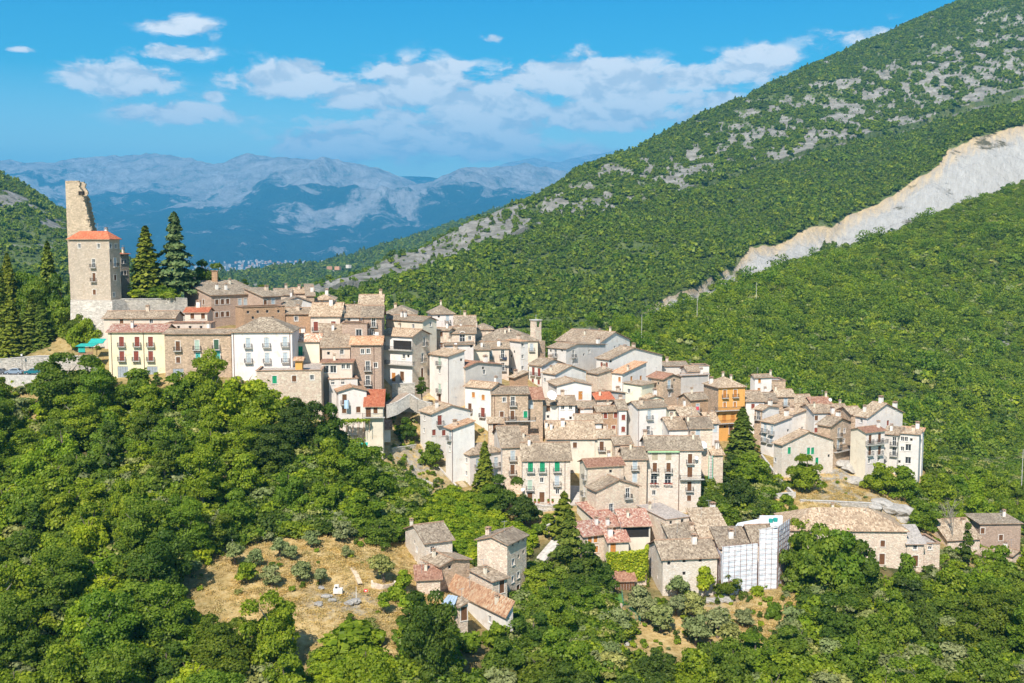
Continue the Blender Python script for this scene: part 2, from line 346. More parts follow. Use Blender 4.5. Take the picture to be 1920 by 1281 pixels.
# ------------------------------------------------------------------ hills: contour rows seen in the photograph, each at its own distance
def hill(name, rows, mat, tmin, tmax, nt, ny, amp=0, nsc=60, ridged=False, masks=None, power=1.0, fine=0.0):
    t = np.linspace(tmin, tmax, nt)
    Yr, Zr = [], []
    for row in rows:
        pp = [P(*q) for q in row]
        tt = np.array([p.x / p.y for p in pp]); o = np.argsort(tt)
        Yr.append(np.interp(t, tt[o], np.array([p.y for p in pp])[o])); Zr.append(np.interp(t, tt[o], np.array([p.z for p in pp])[o]))
    Yr = np.array(Yr); Zr = np.array(Zr)
    for k in range(1, len(Yr)): Yr[k] = np.maximum(Yr[k], Yr[k - 1] + 5)
    K = len(rows)
    v = np.linspace(0, K - 1, ny)
    vi = np.minimum(v.astype(int), K - 2); vf = (v - vi)[:, None]
    # smooth (Catmull-Rom) interpolation of the rows
    def cr(M_):
        p0 = M_[np.maximum(vi - 1, 0)]; p1 = M_[vi]; p2 = M_[vi + 1]; p3 = M_[np.minimum(vi + 2, K - 1)]
        lin = p1 * (1 - vf) + p2 * vf
        c = 0.5 * (2 * p1 + (p2 - p0) * vf + (2 * p0 - 5 * p1 + 4 * p2 - p3) * vf ** 2 + (3 * p1 - p0 - 3 * p2 + p3) * vf ** 3)
        return 0.65 * lin + 0.35 * c
    Y = Yr[vi] * (1 - vf) + Yr[vi + 1] * vf; Z = cr(Zr)
    T = np.broadcast_to(t, Y.shape); X = T * Y
    V = np.broadcast_to(v[:, None], Y.shape)
    if amp:
        n = fbm(X / nsc + 3.7, Y / nsc + 1.3, 7, ridged, gain=0.52) - (0.5 if not ridged else 0.62)
        edge = np.clip(np.minimum(1, abs(V - np.round(V)) * 2.0 + 0.25), 0, 1)
        Z = Z + n * amp * edge * (np.clip((V - 1.2) / 1.6, 0.04, 1) if name == 'far_mountains' else 1)
    if fine: Z = Z + (np.clip((V - 1.2) / 1.6, 0.04, 1) if name == 'far_mountains' else 1) * (fbm(X / (nsc * .08), Y / (nsc * .08), 4) - .5) * fine
    px, py = topx(X, Y, Z)
    at = masks(px, py, V, X, Y, Z) if masks else {}
    ob = grid_object(name, X, Y, Z, mat, at, uv=((T - tmin) * 3, V))
    return ob, (X, Y, Z, V, px, py, at)

# ---- near spur on the right, in front of the landslide
H1 = [
 [(300,760,400),(800,760,400),(1130,740,400),(1400,830,375),(1750,1000,345),(1919,1050,330),(2600,1250,300)],
 [(300,690,440),(800,690,440),(1130,655,430),(1400,740,420),(1750,860,400),(1919,900,400),(2600,1000,400)],
 [(300,680,450),(800,670,450),(1100,632,450),(1150,622,470),(1200,610,490),(1400,650,500),(1750,640,560),(1919,640,600),(2600,560,650)],
 [(300,700,480),(800,690,480),(1100,626,462),(1150,634,480),(1200,620,510),(1270,597,550),(1330,576,590),(1375,553,620),(1400,536,640),(1490,502,690),(1560,481,730),(1710,430,790),(1810,384,830),(1919,345,870),(2600,60,950)],
 [(300,740,560),(800,740,560),(1100,700,560),(1200,680,600),(1400,640,740),(1710,560,900),(1919,500,980),(2600,260,1080)]]
def m1(px, py, V, X, Y, Z): 
    z = np.zeros_like(X); r = blob(px, py, 1880, 648, 18, 8) * 1.0 + blob(px, py, 1713, 720, 10, 5) * 1.0 + blob(px, py, 1100, 625, 60, 12) * .9 + blob(px, py, 1230, 615, 20, 6) * .4
    return {'rock': r, 'scar': z, 'scarv': z}
spur, G1 = hill("spur_hill", H1, M_hill, -0.35, 0.85, 420, 260, amp=16, nsc=80, masks=m1, fine=1.5)

# ---- big mountainside with the landslide scar and the rock band
H2 = [
 [(300,700,520),(800,700,520),(1130,690,560),(1400,640,760),(1919,480,1000),(2600,260,1100)],
 [(300,640,600),(800,620,600),(1150,618,640),(1200,604,690),(1270,580,740),(1375,540,840),(1510,505,900),(1620,462,960),(1760,410,1030),(1919,348,1110),(2600,120,1200)],
 [(300,630,640),(800,612,640),(1150,612,650),(1205,578,715),(1295,535,790),(1375,494,880),(1390,480,900),(1410,462,930),(1460,450,960),(1510,417,990),(1560,415,1010),(1585,400,1040),(1645,380,1070),(1700,342,1100),(1760,305,1130),(1780,272,1170),(1850,245,1200),(1919,231,1230),(2600,40,1330)],
 [(300,640,700),(600,575,690),(707,550,730),(810,510,800),(904,466,900),(1029,429,1000),(1154,400,1090),(1330,352,1220),(1410,325,1280),(1560,280,1380),(1685,250,1460),(1810,215,1520),(1919,190,1570),(2600,0,1700)],
 [(300,638,705),(600,572,696),(707,546,737),(810,503,808),(904,459,909),(1029,421,1010),(1154,389,1102),(1330,340,1232),(1410,312,1293),(1560,263,1396),(1685,232,1478),(1810,191,1540),(1919,163,1592),(2600,-35,1730)],
 [(300,636,900),(600,556,820),(685,519,900),(754,485,960),(847,447,1060),(947,394,1200),(1013,375,1290),(1072,338,1370),(1147,297,1480),(1200,278,1580),(1300,228,1720),(1400,182,1860),(1500,132,1960),(1600,88,2060),(1700,45,2120),(1800,3,2180),(1919,-45,2240),(2600,-300,2300)],
 [(300,690,1300),(600,640,1200),(847,600,1500),(1147,520,1900),(1500,400,2500),(1919,200,2900),(2600,-50,3000)]]
def m2(px, py, V, X, Y, Z):
    wv = (fbm(px / 26, py / 26, 4) - .5) * .35
    inx = sstep(1196, 1215, px)
    isl = sstep(0, 8, (py - (482 - (px - 1520) * .62)) ) * sstep(0, 8, ((500 - (px - 1520) * .62) - py)) * sstep(1515, 1525, px) * sstep(1572, 1560, px)
    pinch = sstep(.06, .12, abs(px - 1575) / 300 + 0.03)
    s = inx * sstep(1.0, 1.02, V) * (1 - sstep(1.93 + wv * .35, 1.95 + wv * .35, V)) * (1 - isl)
    s = s * np.where(px < 1388, sstep(.42, .50, fbm(px / 14, py / 10, 4) + .1), 1)
    sl = np.clip(1 - abs(V - 3.5) * 2, 0, 1)
    band = sstep(0.0, 0.6, sl) * (0.35 + .9 * sstep(.36, .52, fbm(px / 40, py / 20, 5)))
    # broken outcrops above the band
    up = sstep(3.9, 4.1, V)
    n = fbm(X / 17 + 9, (Y + Z) / 42, 6, gain=.66)
    near = 1 - sstep(4.1, 4.75, V)
    out = up * (0.95 * sstep(.50, .59, n) * (0.38 + near) + sstep(.54, .63, fbm(X / 13 + 3, (Y + 2 * Z) / 40 + 8, 4)) * (0.25 + .5 * near))
    pts_ = [(1460,200,14,18),(1430,182,10,8),(1398,290-100,16,9),(1695,172,14,18),(1655,140,20,14),(1675,120,12,14),(1885,125,22,10),(1775,115,8,10),(1772,148,10,10),(1775,160,12,6),(1380,215,16,8),(1415,250,14,12),(1375,265,14,10),(1480,280,20,16),(1350,295,10,12),(1210,300,14,6),(1280,318,12,5),(1620,130,9,7),(1795,75,12,8),(1910,88,12,10)]
    for (a, b, c, d) in pts_: out = np.maximum(out, 1.5 * blob(px, py, a, b, c * .75, d * .75) * up * sstep(.38, .6, fbm(px / 6, py / 6, 4)))
    left = (1 - sstep(900, 1060, px)) * sstep(3.4, 3.55, V) * (.42 + .7 * sstep(.38, .54, fbm(px / 9, py / 7, 5)))
    r = np.clip(np.maximum(np.maximum(band, out), left), 0, 1.2) * (1 - sstep(4.96, 5.0, V) * .6)
    return {'rock': r, 'scar': s, 'scarv': np.clip(V - 1, 0, 1)}
mside, G2 = hill("mountainside", H2, M_hill, -0.35, 0.85, 700, 520, amp=60, nsc=230, masks=m2, fine=5)

# ---- green slope behind it, running down to the valley
H4 = [[(100,600,1500),(600,600,1500),(1100,600,1600)],
 [(200,560,1900),(600,545,1900),(1100,520,2000)],
 [(200,548,2300),(410,522,2300),(480,514,2300),(540,506,2400),(600,498,2500),(654,485,2700),(779,447,3000),(872,416,3200),(947,391,3400),(1000,372,3500),(1200,300,3700)],
 [(200,600,3500),(600,570,3800),(1200,450,4800)]]
def m4(px, py, V, X, Y, Z):
    z = np.zeros_like(X); return {'rock': sstep(.62, .70, fbm(X / 60, Y / 60, 4)) * (1 - sstep(560, 700, px)) * .8, 'scar': z, 'scarv': z}
fslope, G4 = hill("far_slope", H4, M_hill, -0.42, 0.15, 240, 120, amp=45, nsc=400, masks=m4, fine=4)
# ---- hill at the left edge
H5 = [[(-900,700,450),(0,640,450),(130,640,450),(330,660,450)],
 [(-900,300,900),(0,520,900),(130,540,900),(330,600,900)],
 [(-900,-60,1500),(-300,215,1450),(0,328,1400),(60,360,1400),(125,402,1400),(180,445,1400),(245,492,1400),(330,540,1400)],
 [(-900,300,2200),(0,500,2200),(330,620,2200)]]
def m5(px, py, V, X, Y, Z):
    z = np.zeros_like(X); return {'rock': sstep(.50, .62, fbm(X / 45, (Y + Z) / 60, 5)) * (0.4 + 0.6 * (py < 440)) + blob(px, py, 15, 380, 25, 10), 'scar': z, 'scarv': z}
lhill, G5 = hill("left_hill", H5, M_hill, -0.95, -0.31, 260, 240, amp=30, nsc=180, masks=m5, fine=4)

# ---- the far range across the valley
def mm(base, top):
    def f(px, py, V, X, Y, Z):
        h = (V - base) / (top - base); return {'hgt': np.clip(h, -1, 1.3)}
    return f
sky_row = [(-1500,340,15000),(-600,325,15000),(-300,306,15000),(0,297,15000),(100,297,15200),(200,292,15400),(270,287,15500),(320,291,15300),(370,302,15000),(415,310,14800),(460,298,15200),(550,300,15500),(650,313,15200),(710,325,14900),(745,340,14500),(780,353,14000),(841,333,14200),(894,321,14500),(919,324,14500),(975,316,14700),(1022,319,14700),(1076,337,14500),(1200,390,14500),(1600,400,14500),(3000,340,15000)]
MR = [[(-1500,700,1600),(300,640,1600),(3000,700,1600)],
 [(-1500,560,4500),(300,555,4500),(3000,560,4500)],
 [(-1500,508,8500),(300,507,8500),(430,512,8700),(780,498,8800),(3000,508,8500)],
 [(-1500,420,11000),(0,430,11000),(300,420,11200),(600,425,11000),(780,455,10500),(900,430,11000),(3000,420,11000)],
 sky_row,
 [(p, q + 60, d + 3000) for p, q, d in sky_row]]
mtn, G6 = hill("far_mountains", MR, M_mtn, -0.95, 0.95, 760, 420, amp=900, nsc=2300, ridged=True, masks=mm(2.0, 4.0), fine=90)
M2r = [[(300,420,17000),(1500,420,17000)], [(300,400,20000),(800,375,20000),(970,350,20000),(1500,350,20000)],
 [(300,380,23000),(850,345,23000),(905,325,23000),(960,304,23000),(1000,297,23000),(1045,302,22500),(1090,295,23500),(1147,286,24000),(1200,284,24000),(1500,300,24000),(2200,330,24000)],
 [(300,460,28000),(2200,430,28000)]]
mtn2, G7 = hill("distant_range", M2r, M_mtn, -0.35, 0.6, 300, 120, amp=500, nsc=2600, ridged=True, masks=mm(0.2, 1.6), fine=40)
M3r = [[(650,420,16000),(950,420,16000)], [(650,345,17500),(735,330,17500),(770,329,17500),(805,330,17500),(820,333,17500),(865,325,17500),(950,340,17500)], [(650,400,20000),(950,400,20000)]]
mtn3, G8 = hill("wooded_ridge_in_the_notch", M3r, M_mtn, -0.17, 0.0, 80, 40, amp=60, nsc=900, masks=lambda px, py, V, X, Y, Z: {'hgt': np.zeros_like(X) + .05}, fine=10)

# ------------------------------------------------------------------ haze
def build_haze():
    mb = MB(); mb.box((0, 13500, 850), (62000, 33000, 2700)); 
    zs = [v[2] for v in mb.v]
    m = bpy.data.materials.new("haze_air"); m.use_nodes = True; m.node_tree.nodes.clear(); N = NT(m.node_tree)
    pv = N.new('ShaderNodeVolumePrincipled')
    pv.inputs['Color'].default_value = HAZE_COL + (1,); pv.inputs['Density'].default_value = HAZE_D
    pv.inputs['Anisotropy'].default_value = 0.0
    o = N.new('ShaderNodeOutputMaterial'); N.l.new(pv.outputs[0], o.inputs['Volume'])
    ob = mb.build("haze", m); ob['kind'] = 'stuff'
    return ob
HAZE_COL, HAZE_D = (0.10, 0.54, 0.98), 8.4e-5
build_haze()
# ------------------------------------------------------------------ materials of the village
def wall_mat(name, c, stain=0.25, stone=0.0, c2=None, brick=False):
    m, N = material(name); o = coordO(N)
    ri = N.new('ShaderNodeObjectInfo').outputs['Random']
    base = N.mix(N.rng(N.noise(o, 0.35, 5, 0.65), 0.35, 0.65), tuple(c) + (1,), tuple(x * (1 - stain) for x in c) + (1,))
    st = N.noise(N.mapping(o, (1.4, 1.4, 0.18)), 1.0, 5, 0.7)
    base = N.mix(N.math('MULTIPLY', N.rng(st, 0.52, 0.75), stain * 1.6), base, tuple(x * .55 for x in c) + (1,))
    gz_ = N.new('ShaderNodeSeparateXYZ'); N.l.new(o, gz_.inputs[0])
    base = N.mix(N.math('MULTIPLY', N.rng(N.noise(N.mapping(o, (1, 1, .8)), .55, 6, .72), .56, .62), .75), base, tuple(x * y for x, y in zip(c, (.78, .72, .66))) + (1,))
    b = None
    if stone or brick:
        sc_ = (1, 1, 3.2) if brick else (1, 1, 1.6)
        v = N.new('ShaderNodeTexVoronoi', feature='F1'); N.l.new(N.mapping(o, sc_), v.inputs['Vector']); v.inputs['Scale'].default_value = 3.0 if brick else 2.1
        c2 = c2 or tuple(x * 0.62 for x in c)
        hsv = N.new('ShaderNodeSeparateColor'); N.l.new(v.outputs['Color'], hsv.inputs[0])
        sc3 = N.ramp(hsv.outputs[0], [(0.0, c2), (0.5, c), (1.0, tuple(min(.8, x * 1.28) for x in c))])
        pt = N.rng(N.noise(o, 0.5, 4, 0.6), 0.40, 0.62, stone * 0.45, stone)
        base = N.mix(pt, base, sc3)
        v2 = N.new('ShaderNodeTexVoronoi', feature='DISTANCE_TO_EDGE'); N.l.new(N.mapping(o, sc_), v2.inputs['Vector']); v2.inputs['Scale'].default_value = 3.0 if brick else 2.1
        j = N.rng(v2.outputs['Distance'], 0.0, 0.10)
        base = N.mix(N.math('MULTIPLY', N.math('SUBTRACT', 1.0, j), 0.38 * stone), base, tuple(x * .55 for x in c) + (1,))
        b = N.bump(N.math('ADD', N.math('MULTIPLY', j, .5), N.noise(o, 1.5, 5, .7)), 0.9, 0.12)
    else:
        b = N.bump(N.noise(o, 2.0, 5, 0.7), 0.35, 0.05)
    base = N.mix(1.0, base, N.ramp(ri, [(0, (0.93, 0.92, 0.90)), (1, (1, 1, 1))]), 'MULTIPLY')
    return finish(m, N, base, 0.92, b)
WM = {
 'white': wall_mat('white_plaster', (0.80, 0.75, 0.69), .17), 'cream': wall_mat('cream_plaster', (0.76, 0.68, 0.54), .16),
 'yellow': wall_mat('yellow_plaster', (0.80, 0.70, 0.47), .08), 'pink': wall_mat('beige_pink_plaster', (0.74, 0.61, 0.50), .22),
 'pwhite': wall_mat('pinkish_white_plaster', (0.79, 0.71, 0.65), .16), 'grey': wall_mat('grey_cement_plaster', (0.56, 0.52, 0.47), .22),
 'lgrey': wall_mat('light_grey_plaster', (0.68, 0.64, 0.59), .18),
 'stone': wall_mat('brown_stone', (0.58, 0.43, 0.30), .2, .9), 'pstone': wall_mat('pale_stone', (0.77, 0.61, 0.475), .2, .7, (0.54, .42, .31)),
 'wstone': wall_mat('whitewashed_stone', (0.80, 0.69, 0.575), .22, .5, (.60, .50, .39)), 'tower': wall_mat('weathered_grey_beige_stone', (0.58, 0.48, 0.375), .2, .6, (.44, .36, .27)),
 'brick': wall_mat('brown_brick', (0.60, 0.38, 0.23), .2, .85, None, True), 'pbrick': wall_mat('pinkish_brick', (0.58, 0.42, 0.32), .15, .7, None, True),
 'orange': wall_mat('orange_plaster', (0.72, 0.37, 0.105), .08), 'pyellow': wall_mat('pale_yellow_plaster', (0.80, 0.78, 0.60), .08),
 'rubble': wall_mat('grey_rubble_stone', (0.52, 0.47, 0.40), .2, 1.0, (.33, .30, .25)),
}
def tile_mat(name, cols, patch=0.5, moss=0.3):
    m, N = material(name); uvn = N.new('ShaderNodeTexCoord').outputs['UV']; o = coordO(N)
    s1 = N.mapping(uvn, (3.6, 2.3, 1)); 
    fl = N.new('ShaderNodeVectorMath', operation='FLOOR'); N.l.new(s1, fl.inputs[0])
    wn = N.new('ShaderNodeTexWhiteNoise', noise_dimensions='3D'); N.l.new(fl.outputs[0], wn.inputs['Vector'])
    mid = N.noise(o, 1.3, 4, 0.65); big = N.noise(o, 0.22, 4, 0.6)
    f = N.math('ADD', N.math('MULTIPLY', wn.outputs['Value'], 0.55), N.math('MULTIPLY', N.rng(mid, .25, .75), 0.45))
    c = N.ramp(f, [(0.12, cols[0]), (0.42, cols[1]), (0.66, cols[2]), (0.92, cols[3])])
    c = N.mix(N.math('MULTIPLY', N.rng(big, 0.46, 0.62), patch), c, tuple(x * .62 for x in cols[1]) + (1,))
    c = N.mix(N.math('MULTIPLY', N.rng(N.noise(o, .6, 5, .7), 0.56, 0.66), moss), c, (0.19, 0.17, 0.12, 1))
    sp = N.new('ShaderNodeSeparateXYZ'); N.l.new(uvn, sp.inputs[0])
    wv = N.math('ABSOLUTE', N.math('SINE', N.math('MULTIPLY', sp.outputs[0], 11.3)))
    c = N.mix(N.math('MULTIPLY', N.rng(wv, 0.0, 0.5, 1, 0), 0.55), c, (0.09, 0.06, 0.04, 1))
    ri = N.new('ShaderNodeObjectInfo').outputs['Random']
    c = N.mix(1.0, c, N.ramp(ri, [(0, (0.82, 0.80, 0.80)), (.5, (1, 1, 1)), (1, (1.12, 1.05, 1.0))]), 'MULTIPLY')
    vv = N.math('FRACT', N.math('MULTIPLY', sp.outputs[1], 2.3))
    h = N.math('ADD', N.math('MULTIPLY', wv, 0.07), N.math('MULTIPLY', vv, 0.03))
    return finish(m, N, c, 0.9, N.bump(h, 0.8, 1.0))
TM = {
 'brown': tile_mat('old_brown_roof_tiles', [(0.150, 0.118, 0.081), (0.300, 0.237, 0.169), (0.411, 0.334, 0.239), (0.566, 0.493, 0.370)]),
 'tan': tile_mat('tan_roof_tiles', [(0.198, 0.142, 0.095), (0.417, 0.314, 0.211), (0.548, 0.430, 0.297), (0.652, 0.597, 0.450)], .35, .2),
 'orange': tile_mat('new_orange_roof_tiles', [(0.324, 0.159, 0.085), (0.540, 0.311, 0.178), (0.626, 0.415, 0.250), (0.648, 0.575, 0.406)], .25, .1),
 'red': tile_mat('red_roof_tiles', [(0.339, 0.099, 0.047), (0.479, 0.143, 0.071), (0.539, 0.186, 0.094), (0.579, 0.253, 0.142)], .15, .0),
 'rust': tile_mat('rust_red_roof_tiles', [(0.211, 0.104, 0.064), (0.347, 0.176, 0.113), (0.425, 0.237, 0.156), (0.512, 0.342, 0.246)], .25, .1),
 'pinkish': tile_mat('mottled_pink_red_roof_tiles', [(0.230, 0.092, 0.065), (0.407, 0.202, 0.148), (0.513, 0.332, 0.243), (0.566, 0.589, 0.504)], .1, .0),
 'pale': tile_mat('mottled_white_brown_roof_tiles', [(0.333, 0.171, 0.106), (0.538, 0.329, 0.212), (0.794, 0.610, 0.472), (0.820, 0.780, 0.740)], .1, .0),
 'grey': tile_mat('grey_stone_roof', [(0.307, 0.281, 0.248), (0.422, 0.384, 0.342), (0.486, 0.439, 0.389), (0.589, 0.537, 0.484)], .25, .2),
}
M_under = plain('eave_wood', (0.16, 0.10, 0.06)); M_edge = plain('roof_edge_tiles', (0.36, 0.23, 0.15), var=.4, scale=3)
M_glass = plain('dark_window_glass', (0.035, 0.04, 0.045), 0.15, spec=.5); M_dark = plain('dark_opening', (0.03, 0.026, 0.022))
M_wfr = plain('white_painted_wood', (0.78, 0.77, 0.74)); M_sur = plain('pale_stone_surround', (0.66, 0.61, 0.54))
M_brn = plain('brown_shutter', (0.16, 0.075, 0.035)); M_mar = plain('maroon_shutter', (0.26, 0.07, 0.045)); M_grn = plain('green_shutter', (0.02, 0.28, 0.13))
M_org = plain('orange_wood_shutter', (0.50, 0.21, 0.05)); M_snd = plain('sand_shutter', (0.42, 0.36, 0.25)); M_sage = plain('sage_shutter', (0.42, 0.52, 0.42))
M_tq = plain('turquoise_shutter', (0.10, 0.42, 0.36)); M_dgr = plain('dark_green_shutter', (0.06, 0.12, 0.07)); M_gar = plain('grey_metal_door', (0.34, 0.37, 0.39))
M_conc = plain('concrete', (0.50, 0.47, 0.42), var=.25); M_iron = plain('black_iron', (0.04, 0.04, 0.04), .5); M_irong = plain('grey_iron', (0.35, 0.35, 0.35), .5)
M_pipe = plain('copper_brown_pipe', (0.16, 0.08, 0.06), .5); M_pot = plain('terracotta', (0.48, 0.20, 0.11), var=.3)
M_grey = plain('blue_grey_shutter', (0.45, 0.50, 0.52))

WT = { # code: width, height, shutter material or None, surround, balcony
 'w': (.85, 1.15, None, 1, 0), 'o': (.7, .75, M_dark, 0, 0), 'p': (.95, 1.35, M_brn, 1, 0), 'P': (1.0, 2.2, M_brn, 1, 1), 'm': (.95, 1.35, M_mar, 1, 0), 'M': (1.1, 2.25, M_mar, 1, 1),
 'd': (1.0, 2.2, None, 1, 1), 'D': (1.15, 2.3, M_brn, 1, 0), 'G': (2.4, 2.6, M_gar, 0, 0), 'g': (1.0, 1.7, M_grn, 1, 0), 'E': (1.15, 2.2, M_grn, 1, 1), 'O': (1.05, 2.1, M_org, 1, 1),
 'q': (.9, 1.3, M_org, 1, 0), 'Q': (1.1, 2.2, M_org, 0, 0), 'a': (1.5, 2.0, None, 1, 0), 's': (1.3, 2.0, M_snd, 0, 0), 'S': (1.0, 2.2, M_sage, 1, 1), 'T': (1.1, 2.1, M_tq, 1, 1), 'V': (1.1, 2.2, M_dgr, 1, 1),
 'h': (1.0, 2.2, M_grey, 1, 1), 'W': (1.4, 1.7, None, 1, 0), 'L': (5.5, 2.3, M_dark, 0, 0), 'N': (.8, 5.0, M_dark, 0, 0), 'H': (1.0, 2.1, M_grey, 1, 0)}
RNUM = [0]
def make_window_meshes():
    out = {}
    for k, (w_, h_, sh, sur, bal) in WT.items():
        # frame with its surround, origin on the wall face at the centre of the opening; wall normal is -y
        f = MB(); t = .09
        mi = 0
        if sur:
            for sx_ in (-1, 1): f.box((sx_ * (w_ / 2 + .06), -.012, 0), (.14, .05, h_ + .02))
            f.box((0, -.012, h_ / 2 + .07), (w_ + .30, .055, .13)); f.box((0, -.03, -h_ / 2 - .06), (w_ + .36, .14, .09))
        for sx_ in (-1, 1): f.box((sx_ * (w_ / 2 - .045), .13, 0), (.07, .06, h_ - .01), 1)
        f.box((0, .13, h_ / 2 - .045), (w_ - .165, .06, .07), 1); f.box((0, .13, -h_ / 2 + .045), (w_ - .165, .06, .07), 1)
        if k == 'a':
            for q in range(8):
                a0, a1 = math.pi * q / 8, math.pi * (q + 1) / 8; r0, r1 = w_ / 2 + .02, w_ / 2 + .24; zc = h_ / 2 + .0
                P4 = [(math.cos(a_) * r_, -.04, zc + math.sin(a_) * r_) for a_, r_ in ((a0, r0), (a0, r1), (a1, r1), (a1, r0))]; f.face(P4[::-1]); f.face([P4[1], P4[2], (P4[2][0], .02, P4[2][2]), (P4[1][0], .02, P4[1][2])])
                f.face([(0, -.012, zc), (math.cos(a1) * r0, -.012, zc + math.sin(a1) * r0), (math.cos(a0) * r0, -.012, zc + math.sin(a0) * r0)], 2)
        if sh is None: f.box((0, .131, 0), (.06, .055, h_ - .165), 1); 
        if sh is None and h_ > 1.8: f.box((0, .132, .15), (w_ - .24, .05, .06), 1)
        fm = f.mesh('frame', [M_sur, M_wfr if sh is None else (sh if sh is not M_dark else M_conc), M_glass])
        p = MB()
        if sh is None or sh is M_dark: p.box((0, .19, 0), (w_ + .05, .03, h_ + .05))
        else:
            n = max(1, round(w_ / .55))
            for i in range(n):
                x0 = -w_ / 2 + w_ * (i + .5) / n
                p.box((x0, .10, 0), (w_ / n - .04, .05, h_ - .06))
                for q in range(int(h_ / .22)): p.box((x0, .07, -h_ / 2 + .14 + q * .22), (w_ / n - .14, .02, .11))
        pm = p.mesh('pane' if sh in (None,) else 'shutter', M_glass if sh is None else sh)
        out[k] = (fm, pm)
    return out
WMESH = make_window_meshes()
def balcony_mesh(L_, dp=.75, mat=None):
    b = MB(); b.box((0, -dp / 2, 0), (L_, dp, .14)); b.box((-L_ / 2 + .2, -dp * .35, -.13), (.12, dp * .6, .14)); b.box((L_ / 2 - .2, -dp * .35, -.13), (.12, dp * .6, .14))
    r = MB(); z = .07
    for (x0, y0, x1, y1) in ((-L_ / 2 + .04, 0, -L_ / 2 + .04, -dp + .04), (-L_ / 2 + .04, -dp + .04, L_ / 2 - .04, -dp + .04), (L_ / 2 - .04, -dp + .04, L_ / 2 - .04, 0)):
        l = math.hypot(x1 - x0, y1 - y0); a = math.atan2(y1 - y0, x1 - x0)
        r.box(((x0 + x1) / 2, (y0 + y1) / 2, .98), (l, .05, .05), rz=a)
        n = max(2, int(l / .16))
        for i in range(n + 1):
            t = i / n; r.box((x0 + (x1 - x0) * t, y0 + (y1 - y0) * t, .52), (.028, .028, .90), rz=a)
    return b.mesh('balcony', M_conc), r.mesh('railing', mat or M_iron)
BALM = {}
def balcony(parent, pos, rz, L_=1.75, dp=.7):
    k = (round(L_, 1), dp)
    if k not in BALM: BALM[k] = balcony_mesh(k[0], dp)
    b = link('balcony', BALM[k][0], parent, pos); b.rotation_euler[2] = rz
    link('railing', BALM[k][1], b)
    return b

CROPS = {'A': (100, 320, 3.05), 'B': (400, 500, 4.269), 'C': (700, 540, 4.928), 'D': (960, 580, 4.928), 'E': (1180, 640, 5.3375), 'F': (760, 740, 4.928),
         'G': (1040, 780, 4.928), 'H': (1380, 680, 4.574), 'I': (740, 940, 4.928), 'J': (1060, 920, 4.27), 'K': (1440, 900, 3.767), 'Z': (0, 0, 1.0), 'X': (0, 400, 3.558), 'Y': (600, 740, 5.823)}
def full(c, x, y): o = CROPS[c]; return o[0] + x / o[2], o[1] + y / o[2]
def chimney_mesh(h=1.3, w_=.6, pot=True, wall='white'):
    b = MB(); b.box((0, 0, h / 2 - .4), (w_, w_, h + .8)); b.box((0, 0, h + .04), (w_ + .16, w_ + .16, .1), 1)
    for a in (-1, 1):
        for c in (-1, 1): b.box((a * w_ * .36, c * w_ * .36, h + .2), (.12, .12, .25))
    b.box((0, 0, h + .36), (w_ + .2, w_ + .2, .08), 1); b.box((0, 0, h + .44), (w_ * .7, w_ * .7, .1), 1)
    return b.mesh('chimney', [WM[wall], M_edge])
CHM = [chimney_mesh(), chimney_mesh(1.1, .5, wall='cream'), chimney_mesh(1.0, .8, wall='pstone'), chimney_mesh(1.4, .9)]

ab = MB(); ab.tube([(0, 0, -.3), (0, 0, 2.1)], .03, 4); ab.tube([(-.6, 0, 1.95), (.6, 0, 1.95)], .02, 4)
for k in range(5): ab.tube([(-.5 + k * .25, -.3 + .03 * k, 1.95), (-.5 + k * .25, .3 - .03 * k, 1.95)], .014, 3)
AERIAL = ab.mesh('aerial', M_irong)
def wall_face(mb, p0, ex, W_, z0, z1, holes, mi=0, inward=None, top=None):
    """rectangular wall from p0 along unit ex, width W_, z0..z1, with rectangular holes (x0,x1,za,zb) and 0.2 m reveals"""
    xs = sorted({0, W_} | {h[0] for h in holes} | {h[1] for h in holes}); zs = sorted({z0, z1} | {h[2] for h in holes} | {h[3] for h in holes})
    def pt(x, z, d=0): return (p0[0] + ex[0] * x + inward[0] * d, p0[1] + ex[1] * x + inward[1] * d, z)
    for i in range(len(xs) - 1):
        for j in range(len(zs) - 1):
            xm, zm = (xs[i] + xs[i + 1]) / 2, (zs[j] + zs[j + 1]) / 2
            if any(h[0] < xm < h[1] and h[2] < zm < h[3] for h in holes): continue
            mb.face([pt(xs[i], zs[j]), pt(xs[i + 1], zs[j]), pt(xs[i + 1], zs[j + 1]), pt(xs[i], zs[j + 1])], mi)
    for (a, b, c, d) in holes:
        for q in (((a, c), (b, c)), ((b, c), (b, d)), ((b, d), (a, d)), ((a, d), (a, c))):
            mb.face([pt(*q[0]), pt(*q[1]), pt(*q[1], .22), pt(*q[0], .22)], mi)
LOG = []
HOUSES = []
